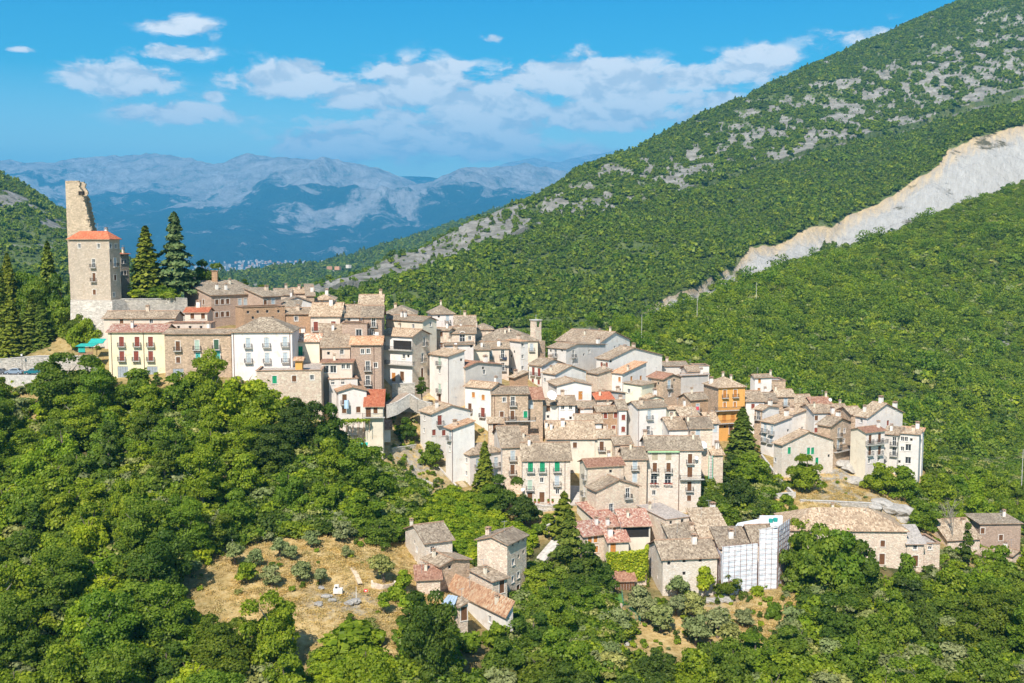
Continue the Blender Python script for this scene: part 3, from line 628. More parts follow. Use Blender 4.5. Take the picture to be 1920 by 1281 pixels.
def H(crop, name, label, C, a, L=None, Rr=None, Y=250, roof='R', wall='white', tile='brown', wins='', chim='', dp=9.0, rise=None, slope=0.34, cat='house', group=None,
      wallL=None, over=.45, base=None, bal='', rf=.5, pipes='', low=None):
    ca, sa = math.cos(R(a)), math.sin(R(a))
    cx_, cy_ = full(crop, *C); Pc = P(cx_, cy_, Y); ze = Pc.z
    ex, ey = Vector((ca, sa, 0)), Vector((-sa, ca, 0))
    def solve(px, e):       # distance along e from Pc until the eave point projects on column px
        lo, hi = 0.0, 60.0
        f = lambda s: topx(*(Pc + e * s))[0] - px
        s0 = f(0); 
        for s in np.linspace(0.3, 45, 300):
            if f(s) * s0 <= 0 or (abs(f(s)) < .25): return float(s)
        return 45.0
    pxR = full(crop, Rr, 0)[0] if Rr is not None else None; pxL = full(crop, L, 0)[0] if L is not None else None
    W_ = solve(pxR, ex) if Rr is not None else dp
    D_ = solve(pxL, ey) if L is not None else dp
    W_ = max(W_, 1.2); D_ = max(D_, 1.2)
    cor = [Pc, Pc + ex * W_, Pc + ex * W_ + ey * D_, Pc + ey * D_]
    gz = zground(np.array([c.x for c in cor]), np.array([c.y for c in cor]))
    g0 = min(gz) - .6 if base is None else P(*full(crop, C[0], base), Y).z
    gC = float(gz[0]); LOG.append((name, crop, round(ze - gC, 1), round(W_, 1), round(D_, 1), Y))
    if base is not None: g0 = min(g0 - .3, min(gz) - .6)
    zb = g0 if low is None else ze - low
    root = empty(name, (Pc.x, Pc.y, zb), label, cat, group, R(a))
    Hh = ze - zb
    # windows
    holes = {'R': [], 'L': []}; WN = []
    inv = root.matrix_basis if False else None
    def hit(px, py, side):
        d = pxdir(px, py); nrm = ey if side == 'R' else ex
        t = Pc.dot(nrm) / d.dot(nrm); q = d * t - Pc
        return (q.dot(ex) if side == 'R' else q.dot(ey)), q.z + Hh
    for tok in wins.split():
        code, xy = tok.split(':'); cr_ = crop
        if code[0] in CROPS and len(code) > 1: cr_, code = code[0], code[1:]
        wx, wy = [float(v) for v in xy.split(',')]
        px, py = full(cr_, wx, wy)
        side = 'R' if (px >= cx_ or L is None) else 'L'
        if Rr is None: side = 'L'
        u, z = hit(px, py, side); w_, h_, sh, sur, b = WT[code]
        lim = W_ if side == 'R' else D_
        if not (-0.5 < u < lim + .5): LOG.append(('  window off', name, code, round(u, 1), lim)); continue
        u = min(max(u, w_ / 2 + .12), max(lim - w_ / 2 - .12, w_ / 2 + .12))
        z = min(z, Hh - h_ / 2 - .15)
        hl = (u - w_ / 2, u + w_ / 2, z - h_ / 2, z + h_ / 2)
        if any(hl[0] < q[1] + .05 and hl[1] > q[0] - .05 and hl[2] < q[3] + .05 and hl[3] > q[2] - .05 for q in holes[side]) or w_ + .1 > lim: LOG.append(('  overlap', name, tok)); continue
        holes[side].append(hl); WN.append((side, u, z, code, lim))
    wb = MB()
    wall_face(wb, (0, 0), (1, 0), W_, 0, Hh, holes['R'], 0, (0, 1))
    wall_face(wb, (0, 0), (0, 1), D_, 0, Hh, holes['L'], 1, (1, 0))
    wall_face(wb, (W_, 0), (0, 1), D_, 0, Hh, [], 0, (-1, 0))
    wall_face(wb, (0, D_), (1, 0), W_, 0, Hh, [], 0, (0, -1))
    rb = MB(); o_ = over; th = .16
    def slab(p, mi=0):           # p: 4 (or 3) points, first two along the eave
        p = [Vector(q) for q in p]
        e = (p[1] - p[0]).normalized(); n = (p[1] - p[0]).cross(p[-1] - p[0]).normalized()
        if n.z < 0: n = -n
        s = n.cross(e)
        uvs = [((q - p[0]).dot(e), (q - p[0]).dot(s)) for q in p]
        rb.face(p, 0, uvs); lo = [q - Vector((0, 0, th)) for q in p]; rb.face(lo[::-1], 1)
        for i in range(len(p)):
            j = (i + 1) % len(p); rb.face([p[i], lo[i], lo[j], p[j]], 2)
    H0 = Hh + .05
    if roof in ('R', 'L'):
        if roof == 'R': gw, gl = D_, W_; T = lambda x, y, z: (x, y, z)
        else: gw, gl = W_, D_; T = lambda x, y, z: (y, x, z)
        rs = rise if rise is not None else slope * gw * rf if rf <= .5 else slope * gw * .5
        ym = gw * rf; k1 = rs / ym; k2 = rs / (gw - ym)
        slab([T(-o_, -o_, H0 - o_ * k1 + th), T(gl + o_, -o_, H0 - o_ * k1 + th), T(gl + o_, ym, H0 + rs + th), T(-o_, ym, H0 + rs + th)])
        slab([T(gl + o_, gw + o_, H0 - o_ * k2 + th), T(-o_, gw + o_, H0 - o_ * k2 + th), T(-o_, ym, H0 + rs + th), T(gl + o_, ym, H0 + rs + th)])
        for xx in (0, gl): wb.face([T(xx, 0, Hh), T(xx, gw, Hh), T(xx, ym, Hh + rs)], 1 if roof == 'R' else 0)
        ridge = [Vector(T(-o_, ym, H0 + rs + th + .03)), Vector(T(gl + o_, ym, H0 + rs + th + .03))]
        rb.tube(ridge, .13, 6, 2)
        zr = lambda x, y: H0 + th + (min(k1 * (y if roof == 'R' else x), k2 * (gw - (y if roof == 'R' else x))))
    elif roof in ('sR', 'sL'):     # single slope, low at the named wall
        gw, gl = (D_, W_) if roof == 'sR' else (W_, D_); T = (lambda x, y, z: (x, y, z)) if roof == 'sR' else (lambda x, y, z: (y, x, z))
        rs = rise if rise is not None else slope * .75 * gw
        k1 = rs / gw
        slab([T(-o_, -o_, H0 - o_ * k1 + th), T(gl + o_, -o_, H0 - o_ * k1 + th), T(gl + o_, gw + .15, H0 + rs + .15 * k1 + th), T(-o_, gw + .15, H0 + rs + .15 * k1 + th)])
        for xx in (0, gl): wb.face([T(xx, 0, Hh), T(xx, gw, Hh), T(xx, gw, Hh + rs)], 1 if roof == 'sR' else 0)
        wb.face([T(0, gw, Hh), T(gl, gw, Hh), T(gl, gw, Hh + rs), T(0, gw, Hh + rs)], 0)
        zr = lambda x, y: H0 + th + k1 * (y if roof == 'sR' else x)
    elif roof == 'hip':
        m_ = min(W_, D_) / 2; rs = rise if rise is not None else slope * m_
        k = rs / m_; e = o_; zE = H0 - e * k + th; zR = H0 + rs + th
        if W_ >= D_: r0, r1 = (m_, D_ / 2), (W_ - m_, D_ / 2)
        else: r0, r1 = (W_ / 2, m_), (W_ / 2, D_ - m_)
        c4 = [(-e, -e, zE), (W_ + e, -e, zE), (W_ + e, D_ + e, zE), (-e, D_ + e, zE)]; A0 = (*r0, zR); A1 = (*r1, zR)
        if W_ >= D_:
            slab([c4[0], c4[1], A1, A0]); slab([c4[2], c4[3], A0, A1]); slab([c4[1], c4[2], A1]); slab([c4[3], c4[0], A0])
        else:
            slab([c4[0], c4[1], A0]); slab([c4[2], c4[3], A1]); slab([c4[1], c4[2], A1, A0]); slab([c4[3], c4[0], A0, A1])
        zr = lambda x, y: H0 + th + k * min(x, W_ - x, y, D_ - y)
    else:  # flat with low parapet
        rb.face([(0.2, .2, Hh - .3), (W_ - .2, .2, Hh - .3), (W_ - .2, D_ - .2, Hh - .3), (.2, D_ - .2, Hh - .3)], 0, [(0, 0), (W_, 0), (W_, D_), (0, D_)])
        for (x, y, lx, ly) in ((W_ / 2, 0.05, W_ + .5, .5), (W_ / 2, D_ - .05, W_ + .5, .5), (0.05, D_ / 2, .5, D_ - .6), (W_ - .05, D_ / 2, .5, D_ - .6)):
            rb.box((x, y, Hh + .06), (lx, ly, .14), 2)
        wb.box((W_ / 2, D_ / 2, Hh - .5), (W_ - .1, D_ - .1, .3), 0)
        zr = lambda x, y: Hh - .3
    wm = WM[wall]
    wo_ = wb.build('wall', [wm, WM[wallL] if wallL else wm], root)
    ro = rb.build('roof', [TM[tile], M_under, M_edge], root)
    for side, u, z, code, lim in WN:
        fm, pm = WMESH[code]
        loc = (u, 0, z) if side == 'R' else (0, u, z); rz = 0 if side == 'R' else -math.pi / 2
        nm = 'door' if code in 'DQG' else ('opening' if code in 'oLN' else 'window')
        if side == 'L': loc = (0, u, z)
        f = link(nm, fm, root, loc); f.rotation_euler[2] = rz
        link('pane' if WT[code][2] is None or WT[code][2] is M_dark else 'shutter', pm, f)
        if WT[code][4]:
            w_, h_ = WT[code][:2]; zz = z - h_ / 2 - .07
            balcony(root, (u, 0, zz) if side == 'R' else (0, u, zz), rz)
    for tok in bal.split():
        xx, yy, ln = [float(v) for v in tok.split(',')]; px, py = full(crop, xx, yy)
        side = 'R' if (px >= cx_ or L is None) else 'L'; u, z = hit(px, py, side)
        balcony(root, (u, 0, z) if side == 'R' else (0, u, z), 0 if side == 'R' else -math.pi / 2, ln, .95)
    for tok in pipes.split():
        px, py = full(crop, float(tok), 0); side = 'R' if (px >= cx_ or L is None) else 'L'
        u, z = hit(px, cy_ + 5, side); pb = MB()
        q = (u, -.08) if side == 'R' else (-.08, u); pb.tube([(q[0], q[1], 0.3), (q[0], q[1], Hh - .1)], .06, 5)
        pb.build('drainpipe', M_pipe, root)
    for tok in chim.split():     # position as fractions of the plan, then the kind
        fx, fy, kd = tok.split(','); x, y = float(fx) * W_, float(fy) * D_
        link('chimney', CHM[int(kd)], ro, (x, y, zr(x, y)))
    if Hh > 4 and roof != 'flat':
        r_ = random.Random(name + str(round(Pc.x)))
        if not chim and r_.random() < .75: x, y = r_.uniform(.15, .85) * W_, r_.uniform(.25, .75) * D_; link('chimney', r_.choice(CHM), ro, (x, y, zr(x, y)))
        if r_.random() < .6: x, y = r_.uniform(.2, .8) * W_, r_.uniform(.3, .8) * D_; q_ = link('aerial', AERIAL, ro, (x, y, zr(x, y))); q_.rotation_euler[2] = r_.uniform(0, 3)
    HOUSES.append((root, [c.copy() for c in cor], W_, D_))
    return root, (Pc, ex, ey, W_, D_, Hh, zb)
# ------------------------------------------------------------------ the village, building by building
# castle hill, far left
H('A','tower_house','tall stone tower house with red hip roof beside the ruined tower',(318,388),72,85,378,272,'hip','tower','red','w:149,431 w:259,431 d:230,530 P:233,610 p:235,695 w:327,432 w:358,432 o:330,515 h:353,525 p:354,612 w:347,710','0.75,0.25,0',rise=1.7,base=745)
H('A','castle_wing','shaded stone wing with low red roof behind the tower house',(382,478),66,378,432,286,'hip','tower','red','w:395,520 w:412,520 w:395,585 w:412,585','0.4,0.1,1',low=16)
H('A','palazzo','long two storey brick palazzo with five chimneys below the cedar trees',(902,715),42,748,1195,280,'sR','pbrick','brown','p:859,752 p:935,752 p:967,750 p:997,748 H:1067,755 H:1098,752 H:1143,750 p:935,825 p:967,822 p:997,820','0.1,0.8,0 0.3,0.35,0 0.45,0.3,0 0.75,0.7,1',slope=.26)
H('A','palazzo_wing','brick wing with shuttered doors at the right end of the palazzo',(1198,722),42,None,1302,281,'sR','pbrick','brown','p:1212,755 H:1257,755','',dp=10,slope=.25)
H('A','brick_block','flat topped brown brick block with a row of small square openings',(1085,782),32,1040,1322,260,'flat','brick','grey','o:1114,810 o:1170,808 o:1224,806 o:1288,805 o:1142,842 o:1255,842','')
H('A','long_house','long low house with brown tiled roof behind the yellow house',(288,845),2,None,690,262,'R','pink','brown','p:390,860 w:560,858','0.56,0.5,2',dp=8)
H('A','pink_cottage','small pink house with red roof and two brown shutters',(752,812),3,None,880,260,'R','pink','red','p:795,832 p:856,832','',dp=6,slope=.3)
H('A','low_annex','low pink flat annex with three tiny windows under the pink cottage',(645,874),3,None,897,254,'flat','pink','red','o:716,897 o:782,897 o:845,897','',dp=5)
H('A','yellow_house','yellow plaster house with maroon shutters and pink red roof by the road',(312,925),2,None,632,245,'R','yellow','pinkish','M:390,978 M:479,978 M:556,978 M:392,1060 M:474,1060 M:557,1060 G:398,1152 G:567,1152','0.38,0.25,0',base=1185,dp=9,slope=.3,pipes='330 515')
H('A','stone_house','brown stone house with brown, green and turquoise shutters beside the yellow house',(635,935),1,None,1012,243,'R','stone','brown','P:712,1003 S:822,998 V:932,995 p:714,1083 T:827,1068 G:715,1165 o:780,1163 T:940,1055','',base=1195,dp=8,slope=.16)
H('A','white_palazzo','large white three storey house with six balconied grey shuttered windows',(1018,922),3,None,1365,241,'hip','pwhite','brown','h:1114,985 h:1220,983 h:1325,978 h:1117,1070 h:1223,1070 h:1327,1068','',dp=11,slope=.5,pipes='1030 1352')
H('B','terrace_block','flat roofed cement terrace building below the white palazzo with three small windows',(345,835),5,255,858,233,'flat','pstone','grey','g:490,905 p:647,897 w:790,888','',low=13,wallL='lgrey')
H('B','terrace_hut','tiny orange hut with tiled roof on the cement terrace',(655,752),4,None,708,236,'R','orange','orange','','',dp=2.4,low=2.6,cat='hut')
# upper left cluster
H('B','back_roof_house','low house with tan tiled roof at the top edge, left of the grey gable',(485,228),10,None,618,318,'R','pstone','brown','','0.7,0.5,2',dp=9)
H('B','back_roof_house','brown tiled house at the skyline right of the grey gable',(625,215),8,None,742,322,'R','pstone','tan','','',dp=8)
H('B','stone_turret_house','small dark stone house with flat brown roof beside the grey gable',(748,238),12,735,808,305,'sR','stone','brown','','',slope=.15)
H('B','skyline_house','wide tan hip roofed house on the ridge above the pink houses',(812,265),6,None,968,308,'hip','pstone','tan','w:835,290','',dp=11,slope=.45)
H('B','grey_gable_house','grey cement house with broad blank gable facing right',(548,290),16,530,790,297,'L','lgrey','brown','','',slope=.36)
H('B','dormer_roof_house','little brown roof sunk between the grey gable and the brick house',(562,330),5,None,682,283,'sR','stone','brown','','',dp=6)
H('B','brick_house','brown brick house with one window right of the brick block',(572,380),4,None,775,266,'R','brick','brown','w:663,418 g:663,517','',dp=7)
H('B','pink_house','stained pink house with two maroon balcony doors and big tan roof',(778,397),3,None,1012,261,'R','pink','tan','M:820,478 M:961,475 m:961,570 o:890,573','0.62,0.4,3',dp=13,slope=.42)
H('B','white_attic_house','white upper house with tan roof between the pink house and the stone house',(1015,404),3,None,1162,264,'R','white','tan','w:1085,428','0.15,0.1,1',dp=12,slope=.42)
H('B','walled_terrace_house','low brick house with flat terrace and dark opening below white attic house',(1030,455),4,None,1228,256,'flat','pbrick','grey','W:1165,530','',dp=6)
H('B','tall_stone_house','tall pinkish stone house with brown roof left of the dark alley',(1190,405),3,None,1347,259,'R','pbrick','brown','d:1283,440 w:1281,525','',dp=10,slope=.45,pipes='1200')
H('B','rust_roof_house','house with reddish brown roof rising behind the tall stone house',(1170,305),5,None,1350,281,'R','pbrick','tan','','0.9,0.5,2',dp=11,slope=.4)
H('B','hip_roof_house','dark fronted house with wide brown hip roof beside the alley',(1380,382),4,None,1620,296,'hip','pstone','brown','','',dp=13,slope=.45)
H('B','cream_long_house','long low cream house with grey gable end and chimneys',(1675,440),52,1392,1785,284,'L','cream','brown','w:1600,478 w:1740,462','0.3,0.6,0 0.3,0.7,0')
H('B','balcony_house','white house with loggia, two long balconies and stone gable end above the stairs',(1590,562),62,1335,1730,261,'L','pstone','tan','L:1515,630 w:1525,720 o:1560,718 Q:1443,885 D:1511,877 d:1690,600 d:1675,728 D:1672,850','',base=935,wallL='white',bal='1480,668,8.5 1500,785,8.5')
H('B','lean_to','pale house with mottled white and brown roof and a green door',(650,600),2,None,845,251,'R','cream','pale','E:696,675','',dp=7,slope=.4)
H('B','beige_house','plain beige house with two small windows between lean roofs',(872,648),12,768,1092,248,'R','pink','tan','o:922,695 w:1030,683','0.45,0.2,0',slope=.34)
H('B','tall_brick_house','tall pinkish brick house with white framed windows and tan red roof',(1100,626),3,None,1345,246,'R','pbrick','orange','w:1195,680 w:1240,678 d:1237,795 w:1300,790 d:1237,910 w:1236,1000','',dp=8,slope=.36,base=1065,pipes='1285')
H('B','loggia_house','small beige house with red canopy over an open loggia and two white windows',(867,772),3,None,1107,242,'sR','pink','rust','W:900,822 W:960,822 w:1040,800 w:1080,800','',dp=4,slope=.1)
H('B','low_grey_house','low grey house with pale flat slab roof above the white gable house',(925,902),14,866,1150,239,'flat','lgrey','grey','w:957,920 w:1037,912','')
H('B','white_gable_house','cream white gabled house with orange roof and laundry on its balcony',(1000,1002),16,866,1226,235,'L','pwhite','orange','P:1050,1062 p:1047,1150 p:1160,1145','',base=1228,slope=.28)
H('B','rusty_roof_house','little cream house with bright rust red roof and porch railing',(1215,1118),4,None,1352,234,'sR','cream','red','D:1224,1165 p:1298,1152','',dp=5,slope=.75,base=1250,bal='1285,1205,5')
# middle upper
H('C','pyramid_roof_house','square house with pyramid tiled roof standing above the ridge',(545,238),14,500,747,326,'hip','pwhite','brown','h:685,290 o:605,265','0.5,0.5,1',slope=.62)
H('C','attic_window_house','white house with brown roof and two small brown windows under its eave',(752,342),3,None,937,312,'R','white','brown','p:796,366 p:873,366','0.5,0.5,2',dp=9,slope=.5)
H('C','far_roof_house','low roofed house behind, right of the white house with brown attic windows',(940,384),3,None,1102,322,'hip','pstone','brown','','0.05,0.5,3',dp=10,slope=.45)
H('C','rough_stone_house','cream stone house with two brown shuttered windows one above the other',(700,394),62,520,742,290,'L','pstone','brown','p:629,428 p:629,528','0.5,0.2,0')
H('C','arch_window_house','cream house with arched opening and brown roof next to rough stone house',(703,420),3,None,937,291,'R','pstone','brown','a:822,465 w:891,463','',dp=8)
H('C','parapet_house','white cream block with sloping tile capped parapet and dish',(672,528),16,None,925,281,'R','pwhite','brown','o:905,540','',dp=3,slope=.2)
H('C','big_roof_house','large house with broad brown hip roof beside the bell tower',(957,492),5,None,1518,316,'hip','cream','brown','h:1463,548','0.48,0.3,1 0.55,0.35,1',dp=15,slope=.4)
H('C','white_turret_house','tall white house with blunt corner and orange roof left of bell tower',(1360,497),38,1232,1428,298,'hip','white','orange','o:1302,590 o:1275,630 o:1273,752 w:1380,528 w:1380,635 w:1380,740','0.5,0.4,2',slope=.2)
H('C','laundry_house','beige house with laundry on a balcony and tall chimney stack',(1012,560),4,None,1250,293,'R','pink','brown','h:1082,620 d:1195,612 d:1197,727','0.62,0.15,3',dp=8)
H('C','tall_white_house','tall white corner house with brown roof and grey green shutters',(690,634),40,520,840,261,'sL','white','tan','S:612,672 w:612,770 S:613,925 D:612,1025 o:813,665','',base=1088,slope=.28,pipes='690')
H('C','grey_plaster_house','house with huge blank grey plaster side wall and small red roof',(850,735),34,737,1187,264,'L','grey','rust','h:808,810 h:808,918 w:780,1000 o:775,1100 o:1015,690 w:1024,777','',base=1112,wallL='pstone',slope=.3,rf=.3)
H('C','cream_strip_house','narrow cream house with tile capped top behind the grey plaster wall',(930,575),6,None,1072,288,'sR','cream','brown','','',dp=6,slope=.2)
H('C','brick_gable_house','small brown brick house with tan lean roof below the white turret house',(1302,832),32,1258,1427,282,'sL','brick','tan','','',slope=.4)
H('C','maroon_shutter_house','white house with two maroon balcony doors and brown roof under the bell tower',(1555,722),42,1438,1762,296,'L','white','brown','M:1478,770 M:1531,778 m:1473,862 m:1528,870','')
H('D','white_blank_gable_house','white house with tan roof and blank gable holding two tiny openings',(400,602),38,285,685,284,'L','white','tan','o:448,652 o:598,660 w:303,655 w:367,662','0.1,0.6,1')
H('D','orange_door_house','low white gabled house with one tall orange shutter',(413,708),12,None,733,271,'L','white','tan','q:460,757 Q:633,797'.replace('q','o'),'',dp=9,slope=.22)
H('C','cream_corner_house','cream white house with awning over balcony and stone right side',(1088,930),58,850,1202,256,'L','pstone','tan','q:925,988 q:1015,1012 P:892,1108 M:1012,1150','0.6,0.1,0',wallL='white',base=1270)
H('C','brown_stone_house','brown stone house with wide concrete balcony and two dark doors',(1100,982),6,None,1430,255,'R','stone','brown','w:1210,1033 d:1290,1047 p:1187,1167 P:1285,1175 g:1435,1170','',dp=7,bal='1355,1228,7.5',pipes='1120 1245')
H('C','brown_stone_annex','narrow stone house with reddish roof joined to the brown stone house',(1432,1030),6,None,1567,258,'R','stone','rust','H:1437,1068','',dp=10,slope=.42)
H('D','twin_white_house','small white house with brown roof, left one of two beside the big dish',(275,887),4,None,422,261,'R','white','brown','p:335,914 o:333,993','',dp=6)
H('D','twin_white_house','small white house with two windows, right one of two beside the big dish',(432,882),4,None,582,260,'R','white','brown','w:469,908 w:542,908 o:541,1005','',dp=7.5,slope=.4)
H('D','low_white_house','low white house with brown roof between twin white houses and the brick one',(600,910),4,None,745,265,'R','white','brown','p:608,932','',dp=6)
H('D','red_trim_house','white cottage with tan roof edged in red in front of brick house',(597,1052),4,None,825,256,'R','white','tan','o:612,1066 w:718,1078','',dp=7,slope=.42)
H('D','long_tan_roof_house','long cream house with huge tan roof carrying three white chimneys',(325,1197),1,None,765,250,'R','cream','tan','Gp:68,272 Fo:1362,478 Fp:1448,470 Gp:187,270','0.0,0.3,0 0.1,0.25,0 0.35,0.35,3',dp=13,slope=.46)
H('D','long_tan_roof_annex','cream right half of the long house with balcony door and low tan roof',(768,1190),1,None,950,250.5,'R','cream','tan','Gp:320,265 Gd:434,278'.replace('Gd','GP'),'',dp=7,slope=.36)
H('D','brick_front_house','brown brick fronted house with four maroon shutters',(790,947),10,748,985,262,'R','brick','brown','m:863,984 m:957,979 m:862,1097 m:940,1100','',slope=.4)
H('D','white_strip_house','narrow white house with two maroon shutters joined to brick front',(988,927),6,None,1058,261,'R','white','brown','m:1030,1000 m:1028,1110','',dp=8,slope=.4)
H('D','tall_white_balcony_house','tall white house with brown gable roof and two balconies one above another',(1165,914),22,1060,1422,260,'R','white','brown','h:1268,975 d:1260,1120','',base=1232,slope=.36,pipes='1170')
H('D','pale_yellow_house','pale yellow house with tan roof and two dark windows',(1450,922),10,1422,1652,271,'R','pyellow','tan','w:1474,972 w:1591,968','',slope=.4)
H('D','yellow_gable_house','pale yellow gable peeping behind the tan roof',(1242,832),16,1190,1402,281,'L','pyellow','tan','','',slope=.3)
H('D','orange_shutter_house','white house with orange tan roof and three orange shutters',(1020,597),44,920,1240,295,'sL','white','orange','q:993,648 q:1103,640 q:1190,635 o:996,742','0.25,0.05,1',slope=.3)
H('D','pale_yellow_block','pale yellow flat sided house in front of the orange shutter house',(1197,705),50,1030,1316,284,'sR','pyellow','tan','w:1080,755','',slope=.05)
H('D','long_pale_house','long white house with light tan roof at the back by the forest',(800,318),50,412,1090,328,'L','white','tan','w:990,340 w:948,356','0.3,0.55,1 0.5,0.1,1 0.7,0.5,1',slope=.34)
H('D','weathered_grey_house','weathered pale grey house with small brown roof and balcony door',(500,367),46,332,865,313,'L','lgrey','brown','o:357,385 d:402,405 o:461,382 d:567,412 w:565,500 w:713,390 o:665,420','0.9,0.2,3',rf=.25,slope=.22)
H('D','big_white_gable_house','big white house with wide blank white and grey gable',(895,467),36,780,1386,309,'L','white','tan','m:828,510 m:876,512 o:915,480','0.35,0.25,2 0.5,0.2,2',rf=.45,slope=.3)
H('D','brown_balcony_house','brown stone house with white balcony door and arched niche',(1395,647),34,1258,1562,287,'L','stone','rust','h:1452,693 w:1457,787 o:1500,645 w:1275,665 o:1350,685','',slope=.34)
H('D','pale_stone_barn','pale rubble stone house half hidden behind the white blank gable',(790,600),32,688,922,295,'sL','pstone','brown','','',slope=.25)
H('D','grey_shed_house','low grey house with slanting brown roof behind the brick front house',(742,795),22,735,1050,278,'L','grey','brown','','',rf=.4,slope=.24)
H('D','red_patch_house','small house with bright red tile patch above brick front house',(785,838),10,None,935,270,'sR','pstone','red','','',dp=5,slope=.3)
H('E','grey_cement_house','large bare grey cement house with curved top',(515,345),18,490,790,304,'R','grey','grey','','',slope=.18)
H('E','back_white_row','pale low house with long tiled top edge behind the brown balcony house',(330,250),6,None,585,326,'R','lgrey','brown','','0.3,0.5,2',dp=8,slope=.2)
H('E','back_tan_roof_house','little tan roofed house behind the grey cement house',(588,303),8,None,705,318,'R','pwhite','tan','','',dp=7)
H('E','back_white_block','white flat block at the back by the woods',(655,248),4,None,797,324,'flat','white','brown','','',dp=6)
H('E','long_slope_house','brown house with steep long roof and red cloth on its balcony',(617,588),26,492,788,279,'R','brick','brown','h:684,668','',wallL='stone',slope=.42)
H('E','orange_house','bright orange four storey house with orange shutters and balconies',(893,462),16,745,1160,284,'hip','orange','tan','O:955,527 O:1060,522 q:954,635 q:1056,632 Q:950,765 Q:1035,762 o:957,855 D:1018,885','0.05,0.6,3 0.5,0.6,1 0.75,0.5,1',wallL='stone',base=965,bal='1000,690,8.5 972,820,7',slope=.52)
H('E','white_tall_attic_house','white tower like house with brown roof and two orange shutters above rooftops',(1257,364),14,1212,1424,317,'R','white','brown','q:1303,397 q:1297,490','1.0,0.3,1',slope=.4)
H('E','stone_block_ruin','roofless square stone block next to the white tower like house',(1425,394),4,None,1562,324,'flat','stone','grey','','',dp=7)
H('E','white_sheet_house','brown stone house with white sheet hanging and tan roof',(1485,555),4,None,1650,298,'R','stone','tan','h:1565,605','0.05,0.4,1',dp=7,slope=.42)
H('E','red_door_house','white house with red shutter and broad brown roof right of orange house',(1167,602),3,None,1352,288,'R','white','brown','m:1237,650','0.1,0.4,1',dp=11,slope=.36)
H('E','ridge_roof_house','low stone house with brown roof right of the red door house',(1356,606),3,None,1482,291,'R','stone','brown','','',dp=10,slope=.34)
H('E','narrow_stone_house','narrow brown stone house behind the big fir tree with white right side',(1332,690),40,1257,1500,281,'L','white','tan','d:1290,745','',wallL='stone',slope=.3,rf=.35)
# right cluster
H('H','right_white_house','white house with tan roof and flowered balconies on the shaded left side',(327,524),34,218,478,274,'sL','white','tan','h:250,560 h:308,580 h:247,640 h:300,655 o:447,582','0.95,0.35,3',slope=.22)
H('H','right_white_house','white house with brown roof and pale green shuttered window right of the tall chimney',(480,452),34,348,666,283,'sL','white','tan','H:621,478 w:567,568 w:610,578','0.3,0.4,2',slope=.22)
H('H','green_shutter_house','pale stone gabled house with bright green shutters above the terraces',(395,707),24,325,832,255,'L','wstone','tan','g:457,755 g:622,758 g:657,757 g:694,843 w:337,835 o:435,940 o:797,800','',base=1060,slope=.34)
H('H','stone_balcony_house','brown stone house with long reddish balcony perched on a rock',(810,547),40,700,987,262,'L','stone','brown','d:882,600 w:930,585 w:925,672 h:877,700','',bal='905,755,7',slope=.34,base=810)
H('H','grey_beige_house','plain grey beige house with brown shutter behind the perched stone house',(672,432),10,None,792,281,'R','lgrey','brown','p:687,475 m:683,580','0.3,0.3,1',dp=9)
H('H','red_metal_roof_house','house with flat red roof and white dish at the forest edge',(672,388),8,None,835,301,'R','pbrick','rust','','0.95,0.5,1',dp=9,slope=.5)
H('H','brown_roof_house','brown stone house with large brown roof right of the red roof',(832,457),8,None,985,289,'R','stone','brown','w:915,480','0.05,0.1,3 0.9,0.6,1',dp=10,slope=.45)
H('H','dark_passage_house','low dark stone house with tan roof beside white chimneyed house',(990,445),10,None,1090,284,'R','stone','tan','w:1070,490','',dp=8)
H('H','back_roofs_house','small house with tan roof left of the red roof at the forest edge',(508,350),6,None,660,304,'R','pstone','tan','','0.15,0.6,1',dp=8,slope=.45)
H('H','chimneyed_white_house','white house with three white chimneys on a tan roof at the right end',(1127,472),34,1027,1430,273,'L','pwhite','tan','m:1302,517 w:1075,500','0.15,0.7,0 0.5,0.4,3 0.8,0.1,3',slope=.4)
H('H','end_tower_house','tall pale grey house at the far right end of village above the cliff',(1572,618),62,1388,1590,263,'sL','lgrey','tan','w:1427,655 w:1460,657 o:1503,662 W:1477,728 w:1427,740 o:1400,850 W:1475,838 o:1463,937','',base=1065,slope=.2)
H('H','end_back_house','white house with orange tan roof behind the end tower house',(1600,592),60,1425,1614,269,'sL','white','orange','','',slope=.25)
H('H','end_middle_house','cream grey house with two balcony doors between front and tower house',(1387,622),56,1268,None,264,'sL','lgrey','tan','d:1357,675 d:1355,762','0.4,0.6,0',dp=5,slope=.3)
H('H','end_front_house','cream house with rust roof, high blank left wall and long upper balcony',(1118,602),28,985,1277,258,'R','pwhite','rust','P:1150,655 P:1230,645 P:1147,755 P:1230,750 w:1142,845 w:1222,830','0.9,0.3,0',base=1095,wallL='cream',bal='1198,698,7',slope=.3)
